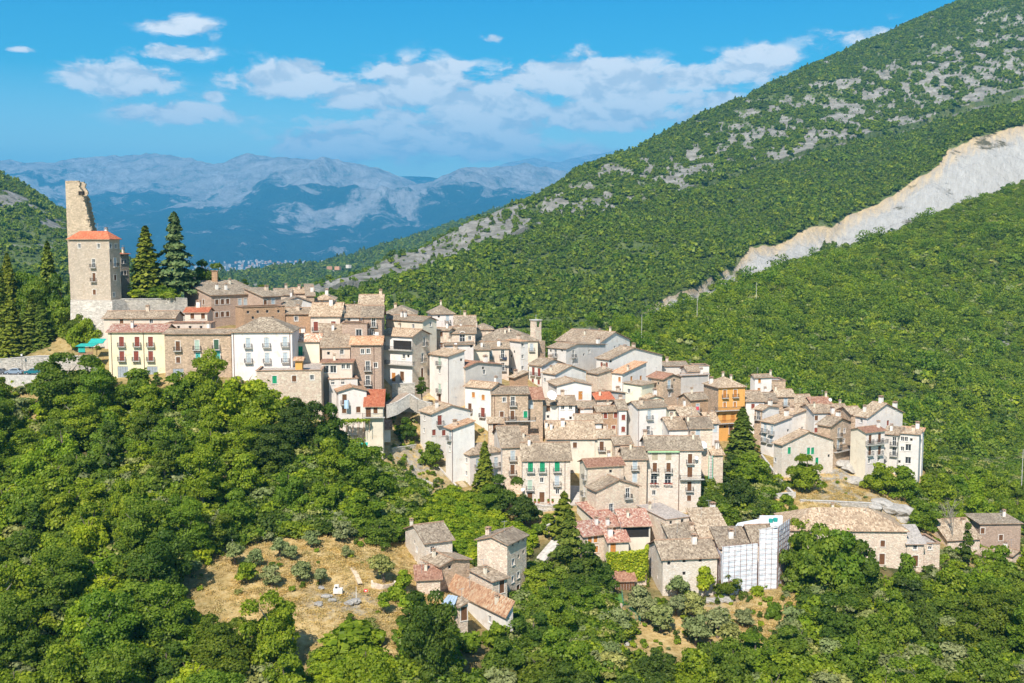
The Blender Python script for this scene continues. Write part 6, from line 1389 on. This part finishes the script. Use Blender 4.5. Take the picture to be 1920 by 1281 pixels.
for (px, c, lb, rz) in [(-2, (.16, .17, .18), 'dark grey car cut by the left edge of the picture', 0), (27, (.30, .38, .46), 'silver blue hatchback parked by the stone wall', .03), (63, (.02, .20, .24), 'teal hatchback parked right of the silver blue one', -.02), (173, (.03, .05, .09), 'dark blue car half hidden behind the leafy tree', .05)]:
    q = P(px, 697, 250.6); e = empty('parked_car', (q.x, 250.6, rz_ + .02), lb, 'car', 'cars parked along the road', rz + math.pi)
    m = plain('car_paint', c, .25, var=.02, spec=.5, metal=.3); car_parts(e, m)
def pole(name, label, p, h, r_=.06, arm=False, mat=None):
    e = empty(name, tuple(p), label, 'lamp' if arm else 'post'); mb = MB(); mb.tube([(0, 0, -.5), (0, 0, h)], [r_, r_ * .6], 6); mb.build('pole', mat or M_iron, e)
    if arm:
        a = MB(); a.box((0, 0, h + .1), (.32, .32, .35)); a.box((0, 0, h + .32), (.42, .42, .08)); a.build('lantern', M_wfr, e)
    return e
q = P(42, 697, 252.5); pole('street_lamp', 'slim lamp post between the silver blue and teal cars', (q.x, q.y, rz_), 4.3, .07, True)
# garden hut with turquoise awnings
M_tqc = plain('turquoise_canvas', (.03, .36, .30), var=.2); M_wood = plain('weathered_wood', (.30, .18, .10), var=.35, scale=4)
c0 = P(*full('X', 585, 930), 251); e = empty('garden_hut', (c0.x, c0.y, c0.z - .6), 'open garden hut with turquoise canvas awning left of the yellow house', 'hut')
mb = MB()
for sx in (-1.7, 1.7):
    for sy in (-1.2, 1.2): mb.box((sx, sy, 1.1), (.12, .12, 2.4))
mb.box((0, -1.2, .5), (3.5, .08, .9)); mb.build('posts', M_wood, e)
mb = MB(); mb.box((0, 0, 2.45), (4.2, 3.2, .08), M=Matrix.Rotation(.12, 4, 'X')); mb.box((-.8, -1.45, 1.5), (1.6, .06, 1.3)); mb.build('awning', M_tqc, e)
c0 = P(*full('X', 648, 853), 256); mb = MB(); mb.box((0, 0, 0), (3.6, 2.6, .12), M=Matrix.Rotation(.35, 4, 'X')); o = mb.build('tarpaulin', M_tqc, None, (c0.x, c0.y, c0.z)); tag(o, 'turquoise tarpaulin spread above the garden hut', 'tarpaulin')
wall_line('garden_stone_wall', 'stone wall under the garden hut beside the yellow house', [P(*full('X', 535, 965), 248), P(*full('X', 655, 965), 247.5)], 4, .5, RUB)
# bell tower
def bell_tower():
    C_ = P(*full('C', 1503, 303), 320); w_ = 2.35; ztop = C_.z; zb = zg(C_.x, C_.y + 2) - 1
    e = empty('bell_tower', (C_.x, C_.y + 1.6, zb), 'slender square stone bell tower with a tall open slot and a finial', 'tower', rz=R(40))
    Hh = ztop - zb; m = WM['pstone']; s = w_ / 2; t = .5
    mb = MB(); zl = Hh - 4.6; mb.box((0, 0, zl / 2), (w_ * 1.06, w_ * 1.06, zl))
    for a in (-1, 1):
        for b in (-1, 1): mb.box((a * (s - t / 2), b * (s - t / 2), zl + 2.3), (t, t, 4.6))
    mb.box((0, s - .1, zl + 2.3), (w_ - 2 * t, .2, 4.6)); mb.box((-s + .1, 0, zl + 2.3), (.2, w_ - 2 * t, 4.6)); mb.box((0, 0, Hh - .15), (w_ - .02, w_ - .02, .3))
    mb.box((0, -s + .1, zl + 1.3), (w_ - 2 * t, .2, 2.6)); mb.build('shaft', m, e)
    mb = MB(); mb.box((0, 0, Hh + .12), (w_ + .5, w_ + .5, .24)); mb.build('cap', M_conc, e)
    mb = MB(); mb.tube([(0, 0, Hh + .2), (0, 0, Hh + 1.9)], .05, 5); mb.box((0, 0, Hh + 1.4), (.7, .07, .07)); mb.tube([(0, 0, Hh + .25), (0, 0, Hh + .55)], [.28, .12], 8); mb.build('cross', M_irong, e)
    mb = MB(); mb.tube([(0, 0, Hh - 1.3), (0, 0, Hh - 1.7), (0, 0, Hh - 2.1)], [.2, .4, .55], 10); mb.build('bell', plain('bronze', (.22, .15, .07), .4, metal=.6), e)
    # lower sloped buttress body
    mb = MB(); mb.box((.2, .2, zl * .42), (w_ * 1.7, w_ * 1.7, zl * .84)); mb.build('base', WM['stone'], e)
bell_tower()
# scaffolding with white sheeting
M_sheet, Nn = material('white_scaffold_sheet'); o_ = coordO(Nn)
finish(M_sheet, Nn, Nn.mix(Nn.rng(Nn.noise(Nn.mapping(o_, (.2, .2, 1.4)), 1.0, 4, .6), .35, .65), (.66, .69, .73, 1), (.80, .81, .83, 1)), .7, Nn.bump(Nn.noise(o_, 1.1, 3, .5), .5, .12))
M_tube = plain('rusty_scaffold_tube', (.24, .11, .08), .6)
def scaffold():
    A_ = P(*full('J', 1212, 465), 203.5); B_ = P(*full('J', 1258, 462), 199.0); C_ = P(*full('J', 1540, 437), 201.5)
    D_ = P(*full('J', 1554, 325), 200.8); E_ = P(*full('J', 1700, 300), 201.6); F_ = P(*full('J', 1798, 290), 208)
    e = empty('scaffolding', (B_.x, B_.y, P(1355, 1106, 200).z), 'white sheeted scaffolding wrapped around the house at lower right', 'scaffolding')
    z0 = P(1355, 1106, 200).z - 1.0; inv = Vector((B_.x, B_.y, P(1355, 1106, 200).z))
    segs = [(A_, B_, min(A_.z, B_.z)), (B_, C_, B_.z), (D_, E_, D_.z), (E_, F_, E_.z)]
    E2 = Vector((E_.x, E_.y, D_.z)); 
    for k, (a, b, zt) in enumerate(segs):
        a = Vector((a.x, a.y, 0)); b = Vector((b.x, b.y, 0)); L_ = (b - a).length; d = (b - a).normalized(); n = Vector((d.y, -d.x, 0))
        if n.y > 0: n = -n
        sh = MB(); nx = max(2, int(L_ / .8)); nz = max(3, int((zt - z0) / .8)); r = random.Random(k)
        off = [[r.uniform(-.03, .03) + .05 * math.sin(i * 2.1) * math.sin(j * 1.3) for j in range(nz + 1)] for i in range(nx + 1)]
        pt = lambda i, j: a + d * (L_ * i / nx) + n * off[i][j] + Vector((0, 0, z0 + (zt + .2 - z0) * j / nz)) - inv
        for i in range(nx):
            for j in range(nz): sh.face([pt(i, j), pt(i + 1, j), pt(i + 1, j + 1), pt(i, j + 1)])
        so_ = sh.build('sheet', M_sheet, e)
        sol = so_.modifiers.new('thickness', 'SOLIDIFY'); sol.thickness = .03
        tb = MB(); bays = max(1, round(L_ / 1.25))
        for i in range(bays + 1):
            q = a + d * (L_ * i / bays) + n * .26 - Vector((inv.x, inv.y, 0)); tb.tube([(q.x, q.y, z0 - inv.z), (q.x, q.y, zt + .7 - inv.z)], .04, 4)
        zz = z0 + .9
        while zz < zt + .5:
            q0 = a + n * .3 - inv + Vector((0, 0, zz)); q1 = b + n * .3 - inv + Vector((0, 0, zz)); tb.tube([q0, q1], .028, 4); zz += 1.0
        tb.build('frame', M_tube, e)
    # back bays above the roof
    G_ = P(*full('J', 1320, 345), 211); H_ = P(*full('J', 1385, 265), 213); I_ = P(*full('J', 1555, 232), 214); J_ = P(*full('J', 1560, 205), 213.5); K_ = P(*full('J', 1740, 205), 212); 
    sh = MB(); prev = None
    for (a, b, h) in ((G_, H_, 1.6), (H_, I_, 1.0), (J_, K_, 3.2)):
        a = a - inv; b = b - inv; sh.face([a - Vector((0, 0, h)), b - Vector((0, 0, h)), b, a]); 
        sh.face([a + Vector((0, .6, 0)) - Vector((0, 0, h)), b + Vector((0, .6, 0)) - Vector((0, 0, h)), b + Vector((0, .6, 0)), a + Vector((0, .6, 0))]); sh.face([a, b, b + Vector((0, .6, 0)), a + Vector((0, .6, 0))])
    sh.build('sheet', M_sheet, e)
    # planked top deck
    dk = MB()
    for (a, b) in ((B_, C_), (D_, E_)):
        a = a - inv; b = b - inv; dk.face([a + Vector((0, 0, .1)), b + Vector((0, 0, .1)), b + Vector((0, 1.0, .1)), a + Vector((0, 1.0, .1))])
    dk.build('deck', M_conc, e)
    return D_, E_, F_
scaffold()
H('J','wrapped_house','house with brown roof inside the white sheeted scaffolding',(1500,418),8,1395,1672,206,'R','pstone','brown','','',slope=.42,dp=9,rise=2.4)
for k, (x_, y_) in enumerate([(1645, 255), (1682, 248)]):
    q = P(*full('J', x_, y_), 210); mb = MB(); mb.tube([(0, 0, 0), (0, 0, .35), (0, 0, .7)], [.42, .46, .46], 10)
    o = mb.build('rubble_bucket', M_tqc, None, tuple(q)); tag(o, ['turquoise tub on the scaffold deck, left of two', 'turquoise tub on the scaffold deck, right of two'][k], 'tub', 'tubs on the scaffold deck')
    bpy.data.objects
# retaining walls and paths on the right terraces
def gpv(px, py, up=0): x, y, z = gp(px, py); return Vector((x, y, z + up))
wall_line('terrace_wall', 'long low retaining wall above the tan barn roof', [gpv(1500, 946, .7), gpv(1560, 948, .8), gpv(1640, 952, .9), gpv(1700, 957, .9)], 1.5, .6, RUB, below=2)
wall_line('terrace_wall', 'pale retaining wall end at the foot of the sloping path', [gpv(1430, 938, 1.0), gpv(1470, 937, 1.3), gpv(1492, 938, 1.6)], 1.5, .5, M_pave, below=2)
wall_line('path_wall', 'straight pale wall running down along the right white house', [gpv(1428, 862, 1.2), gpv(1445, 885, 1.2), gpv(1465, 912, 1.2), gpv(1490, 938, 1.2)], 1.2, .4, M_pave, below=2)
wall_line('round_planter_wall', 'round dry stone planter under the largest olive', [gpv(719 + 22 * math.cos(t), 1098 + 7 * math.sin(t), .55) for t in np.linspace(-.2, 3.4, 9)], .8, .35, WM['pstone'], below=1, cap=False)
wall_line('stair_wall', 'pale sloping wall beside the outside stairway of the front white house', [gpv(822, 880, .6), gpv(845, 905, .6), gpv(865, 928, .6)], 1, .35, M_pave, below=2, cap=False)
# outside stairway
def stairs(name, label, a, b, wdt, n, mat):
    mb = MB(); d = b - a; L_ = Vector((d.x, d.y, 0)).length; rz = math.atan2(d.y, d.x)
    for i in range(n):
        q = a.lerp(b, (i + .5) / n); mb.box((q.x, q.y, q.z - .8), (L_ / n + .03, wdt, 1.6), rz=rz)
    return mesh_thing(mb, name, mat, label, 'stairs')
stairs('stairway', 'yellowish outside steps down the left of the pinkish corner house', gpv(838, 882, .5), gpv(872, 918, .3), 1.5, 18, plain('sand_steps', (.55, .45, .30)))
sa, sb = P(*full('B', 1385, 1105), 250), P(*full('B', 1560, 1010), 256)
stairs('broad_stairway', 'broad brown stepped ramp below the balcony house', sa, sb, 3.2, 22, plain('brown_steps', (.36, .29, .23), var=.3))
wall_line('stairs_wall', 'grey stone terrace wall in front of the balcony house', [P(*full('B', 1430, 940), 256), P(*full('B', 1612, 935), 257)], 4, .6, RUB, below=3)
wall_line('stairs_wall', 'curved grey wall right of the broad stairway', [P(*full('B', 1578, 1025), 252), P(*full('B', 1640, 1065), 250), P(*full('B', 1700, 1085), 250), P(*full('B', 1750, 1095), 249)], 1.2, .5, RUB, below=2)
wall_line('stairs_wall', 'slanting wall carrying the broad stairway', [P(*full('B', 1385, 1112), 248.5), P(*full('B', 1470, 1085), 249.5), P(*full('B', 1575, 1020), 252)], 1.0, .4, M_conc, below=2)
# lane between the green shuttered house and the stone gable house
strip('lane', [gpv(1000, 958, .35), gpv(1040, 952, .35), gpv(1075, 945, .35), gpv(1082, 915, .35)], 3.6, M_pave)
strip('lane', [gpv(985, 1120, .3), gpv(1000, 1085, .3), gpv(1012, 1055, .3), gpv(1050, 1010, .3)], 2.2, M_pave)
wall_line('lane_wall', 'pale wall along the lane beside the tall abandoned house', [gpv(1020, 1000, 1.2), gpv(1045, 990, 1.2), gpv(1062, 975, 1.2)], 1, .4, M_pave, below=2)
wall_line('front_terrace', 'stone terrace in front of the arched brown door', [gpv(985, 950, .9), gpv(1020, 957, .9), gpv(1055, 955, .9)], 2, .5, RUB, below=3)
strip('path', [gpv(1175, 1215, .12), gpv(1180, 1190, .12), gpv(1170, 1160, .12)], 1.0, M_pave)
strip('path', [gpv(660, 1066, .1), gpv(668, 1080, .1), gpv(676, 1096, .1)], .8, plain('bare_path', (.55, .44, .31)))
# potted plants and flowers
def pot(x, y, z, lb, c=(.35, .06, .06)):
    e = empty('potted_plant', (x, y, z), lb, 'potted plant', 'potted plants on the terrace by the brown door'); mb = MB(); mb.tube([(0, 0, 0), (0, 0, .4)], [.2, .28], 8); mb.build('pot', M_pot, e)
    o = link('foliage', V['bush'][1][0], e, (0, 0, .35)); o.scale = (.22, .22, .35)
for i, (px, lb) in enumerate([(1003, 'potted plant left of the arched brown door'), (1010, 'second potted plant left of the arched door'), (1028, 'potted plant right of the arched door'), (1036, 'potted plant at the right end of the terrace')]):
    q = P(px, 941, 231.8); z_ = P(1000, 943, 231.8).z; pot(q.x, 231.5, z_, lb)
# laundry
def cloth(name, label, p, w_, h_, c, rz=0):
    mb = MB(); n = 6
    for i in range(n):
        x0, x1 = w_ * i / n, w_ * (i + 1) / n; f = lambda x: .06 * math.sin(x * 7)
        for y_ in (0, .02): mb.face([(x0, f(x0) + y_, -h_), (x1, f(x1) + y_, -h_), (x1, f(x1) + y_, 0), (x0, f(x0) + y_, 0)][::(1 if y_ == 0 else -1)])
    o = mb.build(name, plain('cloth_' + name, c, var=.15), None, tuple(p)); o.rotation_euler[2] = rz; return tag(o, label, 'laundry')
p0 = P(*full('B', 1046, 1070), 234.2); cloth('laundry_sheet', 'light blue sheets hanging from the balcony of the white gable house', p0, 1.0, 1.9, (.45, .60, .72), .28)
p0 = P(*full('E', 668, 655), 278.0); cloth('red_white_cloth', 'red and white cloth over the balcony rail of the steep roofed house', p0, .9, 1.0, (.62, .08, .10), .4)
p0 = P(*full('C', 1192, 640), 291.2); cloth('dark_blanket', 'dark blanket on the balcony of the beige laundry house', p0, 1.3, .8, (.04, .05, .08))
# satellite dishes
def dish(label, p, r_=.45, rz=0):
    e = empty('satellite_dish', tuple(p), label, 'satellite dish', None, rz); mb = MB(); n = 14; rings = []
    for k, (rr, y_) in enumerate(((0.001, 0), (r_ * .5, -.04 * r_ / .45), (r_, -.16 * r_ / .45))):
        rings.append([(rr * math.cos(6.2832 * i / n), y_, rr * math.sin(6.2832 * i / n)) for i in range(n)])
    for a, b in ((0, 1), (1, 2)):
        for i in range(n): j = (i + 1) % n; mb.face([rings[a][i], rings[a][j], rings[b][j], rings[b][i]]); q = [Vector(v) + Vector((0, .03, 0)) for v in (rings[a][i], rings[b][i], rings[b][j], rings[a][j])]; mb.face(q)
    o = mb.build('bowl', M_wfr, e); o.rotation_euler = (-.5, 0, 0)
    mb = MB(); mb.tube([(0, .1, 0), (0, .15, -r_ * 1.8)], .03, 4); mb.tube([(0, 0, -r_ * .6), (0, -r_ * .9, 0)], .02, 4); mb.build('mount', M_irong, e)
dish('big white satellite dish above the twin white houses', P(*full('D', 362, 798), 259.5), 1.25, .4)
dish('dark satellite dish on the white balcony house', P(*full('G', 1307, 390), 238.4), .45, .3)
dish('large pale satellite dish on the stone corner house', P(*full('E', 735, 1040), 252.8), .95, .5)
dish('white dish above the red metal roof', P(*full('H', 806, 320), 298), .5, .2)
dish('dish on the cream parapet above the tall white house', P(*full('C', 762, 522), 280.6), .4, -.3)
dish('small dish left of the green door of the cream house', P(*full('F', 1085, 880), 232.6), .4, -.2)
# ladder, water tanks
e = empty('ladder', tuple(P(*full('G', 1440, 580), 251)), 'tall green and white ladder frame right of the stone corner house', 'ladder'); z1 = P(*full('G', 1440, 365), 251).z - P(*full('G', 1440, 580), 251).z
mb = MB(); mb.box((-.45, 0, z1 / 2), (.12, .12, z1)); mb.box((.45, 0, z1 / 2), (.12, .12, z1)); mb.build('rails', plain('green_paint', (.1, .42, .25)), e)
for i in range(15): mb = MB(); mb.box((0, 0, z1 * (i + .5) / 15), (.8, .08, .12)); mb.build('rung', M_wfr, e)
# valley balcony flowers on the loggia arches
fm = leaf_mat('red_flowers', (.4, .02, .03), (.5, .04, .04), (.12, .2, .04), .1)
r = np.random.default_rng(9)
for i, (x_, lb) in enumerate([(921, 'row of red flowers on the left arched loggia'), (1047, 'row of red flowers on the right arched loggia')]):
    q = P(*full('G', x_, 634), 238.3); c = np.stack([r.uniform(-1, 1, 90), r.uniform(-.12, .12, 90), r.uniform(0, .35, 90)], 1)
    tag(link('flower_box', leaf_mesh('flower_box', c, np.tile([[0, -1, .5]], (90, 1)), .16, r.uniform(0, 1, 90), fm), None, tuple(q)), lb, 'flower box', 'flower boxes of the arched loggias')
# metal roof shed and meadow things
M_zinc = plain('blue_grey_sheet_metal', (.50, .60, .68), .35, var=.12, spec=.5, metal=.2)
q0, q1, q2, q3 = P(*full('I', 415, 965), 167), P(*full('I', 545, 985), 166.5), P(*full('I', 583, 880), 171), P(*full('I', 495, 862), 172)
mb = MB(); n = 8
for i in range(n):
    t0, t1 = i / n, (i + 1) / n; a, b = q0.lerp(q1, t0), q0.lerp(q1, t1); c, d = q3.lerp(q2, t1), q3.lerp(q2, t0); up = Vector((0, 0, .05 * (i % 2)))
    mb.face([a + up, b + up, c + up, d + up]); mb.face([a + up, a - Vector((0, 0, .1)), b - Vector((0, 0, .1)), b + up])
e = empty('metal_shed', tuple(q0 - Vector((0, 0, 3))), 'small shed with light blue corrugated metal roof left of the broken tile house', 'shed')
o = mb.build('roof', M_zinc, e); o.location = -e.location
mb = MB(); 
for q in (q0, q1, q2, q3): mb.tube([q - Vector((0, 0, 3.2)), q - Vector((0, 0, .05))], .08, 5)
w0, w1 = q3.lerp(q0, .05), q2.lerp(q1, .05); mb.face([w0 - Vector((0, 0, 3)), w1 - Vector((0, 0, 3)), w1 - Vector((0, 0, .1)), w0 - Vector((0, 0, .1))])
o = mb.build('posts', M_wood, e); o.location = -e.location
x, y, z = gp(634, 1112); e = empty('garden_grill', (x, y, z), 'small white masonry grill on the dry meadow', 'grill'); mb = MB(); mb.box((0, 0, .35), (1.5, .9, .8)); mb.box((-.25, .1, 1.0), (.7, .6, .6)); mb.build('base', WM['white'], e); mb = MB(); mb.box((-.25, -.21, .95), (.4, .05, .3)); mb.build('opening', M_dark, e)
r2 = random.Random(21)
def rock(label, px, py, s, group='grey rocks on the meadow', mat=None):
    x, y, z = gp(px, py); bm = bmesh.new(); bmesh.ops.create_icosphere(bm, subdivisions=2, radius=1)
    for v in bm.verts: v.co *= 1 + r2.uniform(-.22, .22); v.co.z *= .6
    me = bpy.data.meshes.new('rock'); bm.to_mesh(me); bm.free(); me.materials.append(mat or M_rock)
    o = link('rock', me, None, (x, y, z + s * .1)); o.scale = (s * r2.uniform(.9, 1.5), s, s * r2.uniform(.6, 1)); o.rotation_euler[2] = r2.uniform(0, 3); tag(o, label, 'rock', group)
M_rock, Nn = material('limestone'); o_ = coordO(Nn)
finish(M_rock, Nn, Nn.ramp(Nn.noise(o_, 2.2, 6, .7), [(.3, (.26, .24, .21)), (.7, (.56, .52, .46))]), .95, Nn.bump(Nn.noise(o_, 2.5, 6, .7), 1, .4))
for i, (px, py, s, lb) in enumerate([(602, 1103, .5, 'pale rock beside the broad meadow olive'), (612, 1122, .7, 'grey rock left of the white grill'), (622, 1128, .6, 'flat grey rock below the white grill'), (655, 1132, .8, 'bluish grey rock right of the white grill'), (665, 1130, .8, 'small rock at the meadow pole'), (597, 1135, .8, 'dark rock on the slope edge under the meadow')]): rock(lb, px, py, s)
for i, (px, py, s, lb) in enumerate([(1592, 880, 3.0, 'cliff rock directly below the stone balcony house'), (1575, 872, 2.4, 'rust coloured cliff rock below the balcony'), (1605, 905, 2.6, 'grey boulder left of the cream end house'), (1655, 948, 2.6, 'grey crag at the end of the terrace wall'), (1690, 962, 3.2, 'largest crag above the roofless house'), (1670, 958, 2.2, 'middle crag above the long barn'), (1705, 975, 2.5, 'crag at the right end above the ruins'), (1640, 952, 1.6, 'small crag touching the terrace wall'), (1360, 1128, 1.4, 'pale rubble at the foot of the scaffolding'), (1330, 1130, 1.2, 'rubble rock right of the barn corner')]): rock(lb, px, py, s, 'crags and boulders around the right terraces')
for (px, py, lb) in [(436, 1034, 'white post at the upper left edge of the meadow'), (544, 996, 'white post at the top edge of the meadow'), (668, 1128, 'white pole beside the red sign on the meadow')]:
    x, y, z = gp(px, py); pole('meadow_post', lb, (x, y, z), 2.2, .05, False, M_wfr)
x, y, z = gp(686, 1122); e = empty('warning_board', (x, y, z), 'small red and white board hanging on a line at the meadow', 'sign'); mb = MB(); mb.box((0, 0, .95), (.6, .04, .5)); mb.build('board', plain('red_board', (.7, .05, .06)), e); mb = MB(); mb.box((0, -.025, .95), (.3, .02, .18)); mb.build('white_patch', M_wfr, e); mb = MB(); mb.box((0, .04, .4), (.05, .05, 1.2)); mb.build('post', M_wood, e)
# vegetable plot: lawn, green net fence, stakes
x, y, z = gp(1165, 1133)
def patch(name, poly, mat, lift):
    cs = [gpv(*p) for p in poly]; mb = MB(); n = 8
    for i in range(n):
        for j in range(n):
            def q(u, v): a = cs[0].lerp(cs[1], u); b = cs[3].lerp(cs[2], u); p = a.lerp(b, v); p.z = zg(p.x, p.y) + lift; return p
            mb.face([q(i / n, j / n), q((i + 1) / n, j / n), q((i + 1) / n, (j + 1) / n), q(i / n, (j + 1) / n)])
    o = mb.build(name, mat); o['kind'] = 'structure'; return o
M_lawn, Nn = material('green_lawn'); o_ = coordO(Nn); finish(M_lawn, Nn, Nn.ramp(Nn.noise(o_, 1.5, 5, .7), [(.3, (.06, .14, .02)), (.7, (.13, .25, .05))]), .95)
patch('lawn', [(1098, 1145), (1168, 1132), (1164, 1116), (1105, 1128)], M_lawn, .25)
patch('soil_bed', [(1106, 1158), (1166, 1145), (1168, 1133), (1100, 1146)], plain('bare_soil', (.46, .36, .27), var=.3), .22)
mb = MB(); a, b = gpv(1112, 1178), gpv(1166, 1165)
for i in range(26): q = a.lerp(b, i / 25); q.z = zg(q.x, q.y); mb.tube([q, q + Vector((r2.uniform(-.1, .1), 0, 2.0))], .05, 4)
mesh_thing(mb, 'bean_stakes', plain('pale_green_stakes', (.30, .42, .28)), 'row of thin bean stakes in the vegetable plot', 'stakes')
e = gpv(1167, 1165); mb = MB(); pts_ = [gpv(1166, 1120), gpv(1168, 1140), gpv(1192, 1168), gpv(1200, 1175)]
for p_ in pts_: mb.tube([p_, p_ + Vector((0, 0, 1.8))], .05, 4)
for k in range(3):
    for hh in (.6, 1.1, 1.6): mb.tube([pts_[k] + Vector((0, 0, hh)), pts_[k + 1] + Vector((0, 0, hh))], .025, 3)
mesh_thing(mb, 'wire_fence', plain('green_wire', (.05, .22, .14)), 'green wire fence along the vegetable plot', 'fence')
# ivy wall in front of the pink roofed houses: a stone wall buried in creeper
iw = [P(*full('J', 330, 505), 203), P(*full('J', 500, 495), 202.5), P(*full('J', 640, 480), 203), P(*full('J', 655, 440), 205)]
wi = wall_line('ivy_wall', 'high wall covered with bright green creeper left of the stone barn', iw, 6, .5, WM['pstone'], below=2, cap=False)
cc, nn_ = [], []
for k in range(3):
    a, b = Vector(iw[k]), Vector(iw[k + 1])
    for _ in range(900):
        t = r2.random(); p_ = a.lerp(b, t); dep = r2.random() ** 1.2 * (3.6 + 3.4 * t * (k == 2) + 2.5 * (k == 1)); cc.append((p_.x + r2.uniform(-.2, .2), p_.y - .3 - r2.random() * .5, p_.z + .35 - dep)); nn_.append((0, -.9, .4))
link('creeper', leaf_mesh('creeper', np.array(cc), np.array(nn_), .42, np.random.default_rng(5).uniform(.1, 1, len(cc)), LM['bright']), wi)
# utility poles on the wooded spur
for px, py, h, lb in [(1307, 590, 9, 'thin pale utility pole on the wooded spur, upper'), (1203, 632, 9, 'thin pale utility pole behind the long white house'), (1775, 948, 10, 'utility pole in the wood right of the end tower house'), (1915, 920, 12, 'utility pole at the right edge of the picture'), (1418, 558, 8, 'utility pole near the scar foot')]:
    Yp = {1307: 470, 1203: 440, 1775: 300, 1915: 300, 1418: 560}[px]; q = P(px, py, Yp); pole('utility_pole', lb, tuple(q), h, .12, False, M_conc)
# town in the valley and farmhouses on the far slope: too small and too many to count
mb = MB(); rr = random.Random(4)
for _ in range(260):
    px = rr.gauss(520, 75); py = 497 + rr.uniform(-9, 14); Yv = 7600 + (507 - py) * 60 + rr.uniform(-300, 300); q = P(px, py, Yv); s = rr.uniform(8, 22)
    mb.box((q.x, q.y, q.z - 4), (s, s * .8, rr.uniform(8, 22)), 0 if rr.random() < .7 else 1, rz=rr.uniform(0, 3))
o = mb.build('valley_town', [plain('town_walls', (.50, .46, .42)), plain('town_roofs', (.55, .33, .22))]); o['kind'] = 'stuff'; o['label'] = 'far pale town spread on the valley floor'
mb = MB()
for _ in range(34):
    px = rr.uniform(480, 660); py = 530 - (px - 480) * .12 + rr.uniform(-10, 14); q = P(px, py, 2250 + rr.uniform(-80, 60)); mb.box((q.x, q.y, q.z + 2), (rr.uniform(6, 12), 7, 7), 0 if rr.random() < .6 else 1, rz=rr.uniform(0, 3))
o = mb.build('far_farmhouses', [plain('farm_walls', (.72, .64, .54)), plain('farm_roofs', (.55, .30, .18))]); o['kind'] = 'stuff'; o['label'] = 'scattered farmhouses on the distant green slope'

# slatted upper front of the garden house
for i in range(9):
    mb = MB(); mb.box((GHi[3] * (i + .5) / 9, -.07, GHi[5] - 1.0), (GHi[3] / 9 - .08, .1, 1.7)); mb.build('slat', M_brn, GH)

# terraced garden below the white gable house
H('Y','tiled_shed','little shed with dark red tiled roof in the terraced garden',(640,380),8,None,768,240,'sR','pwhite','rust','','',dp=3,slope=.6,low=3,cat='shed')
a, b = P(*full('Y', 235, 292), 232.5), P(*full('Y', 545, 280), 233.5)
e = empty('vine_pergola', (a.x, a.y, a.z - 2.4), 'pergola covered with vine at the foot of the white gable house', 'pergola'); mb = MB()
for i in range(6):
    q = a.lerp(b, i / 5) - e.location
    for dy in (-1, 1): mb.tube([(q.x, q.y + dy, q.z - 2.6), (q.x, q.y + dy, q.z)], .06, 5)
mb.build('posts', M_wood, e); r = np.random.default_rng(3); n = 700; t = r.random(n); av, bv = np.array(a - e.location), np.array(b - e.location)
c = av + (bv - av) * t[:, None] + np.stack([r.normal(0, .1, n), r.uniform(-1.3, 1.3, n), r.normal(.1, .14, n) - (r.random(n) < .15) * r.uniform(0, .8, n)], 1)
link('vine', leaf_mesh('vine', c, np.tile([[0, -.3, 1.0]], (n, 1)), .38, r.uniform(.2, 1, n), LM['bright']), e)
q0 = P(*full('Y', 395, 545), 228); mb = MB(); mb.box((1.2, 0, 0), (2.6, 1.4, .06), M=Matrix.Rotation(.5, 4, 'X')); o = mb.build('turquoise_sheet', M_tqc, None, tuple(q0)); tag(o, 'turquoise sheet lying on the terraced garden', 'tarpaulin')
for i, (p_, lb) in enumerate([([(646, 824, .9), (675, 826, .9), (705, 824, .9)], 'upper stone wall of the terraced garden'), ([(668, 852, .8), (690, 862, .8), (712, 872, .6)], 'middle stone wall of the terraced garden'), ([(735, 850, .8), (760, 846, .8), (780, 842, .8)], 'right stone wall of the terraced garden'), ([(755, 900, .6), (790, 905, .7), (815, 915, .6)], 'lower stone wall beside the outside steps'), ([(1440, 975, .6), (1475, 968, .6), (1500, 972, .5)], 'low garden wall above the long barn')]):
    wall_line('garden_terrace_wall', lb, [gpv(*q) for q in p_], 1, .4, RUB, below=2)
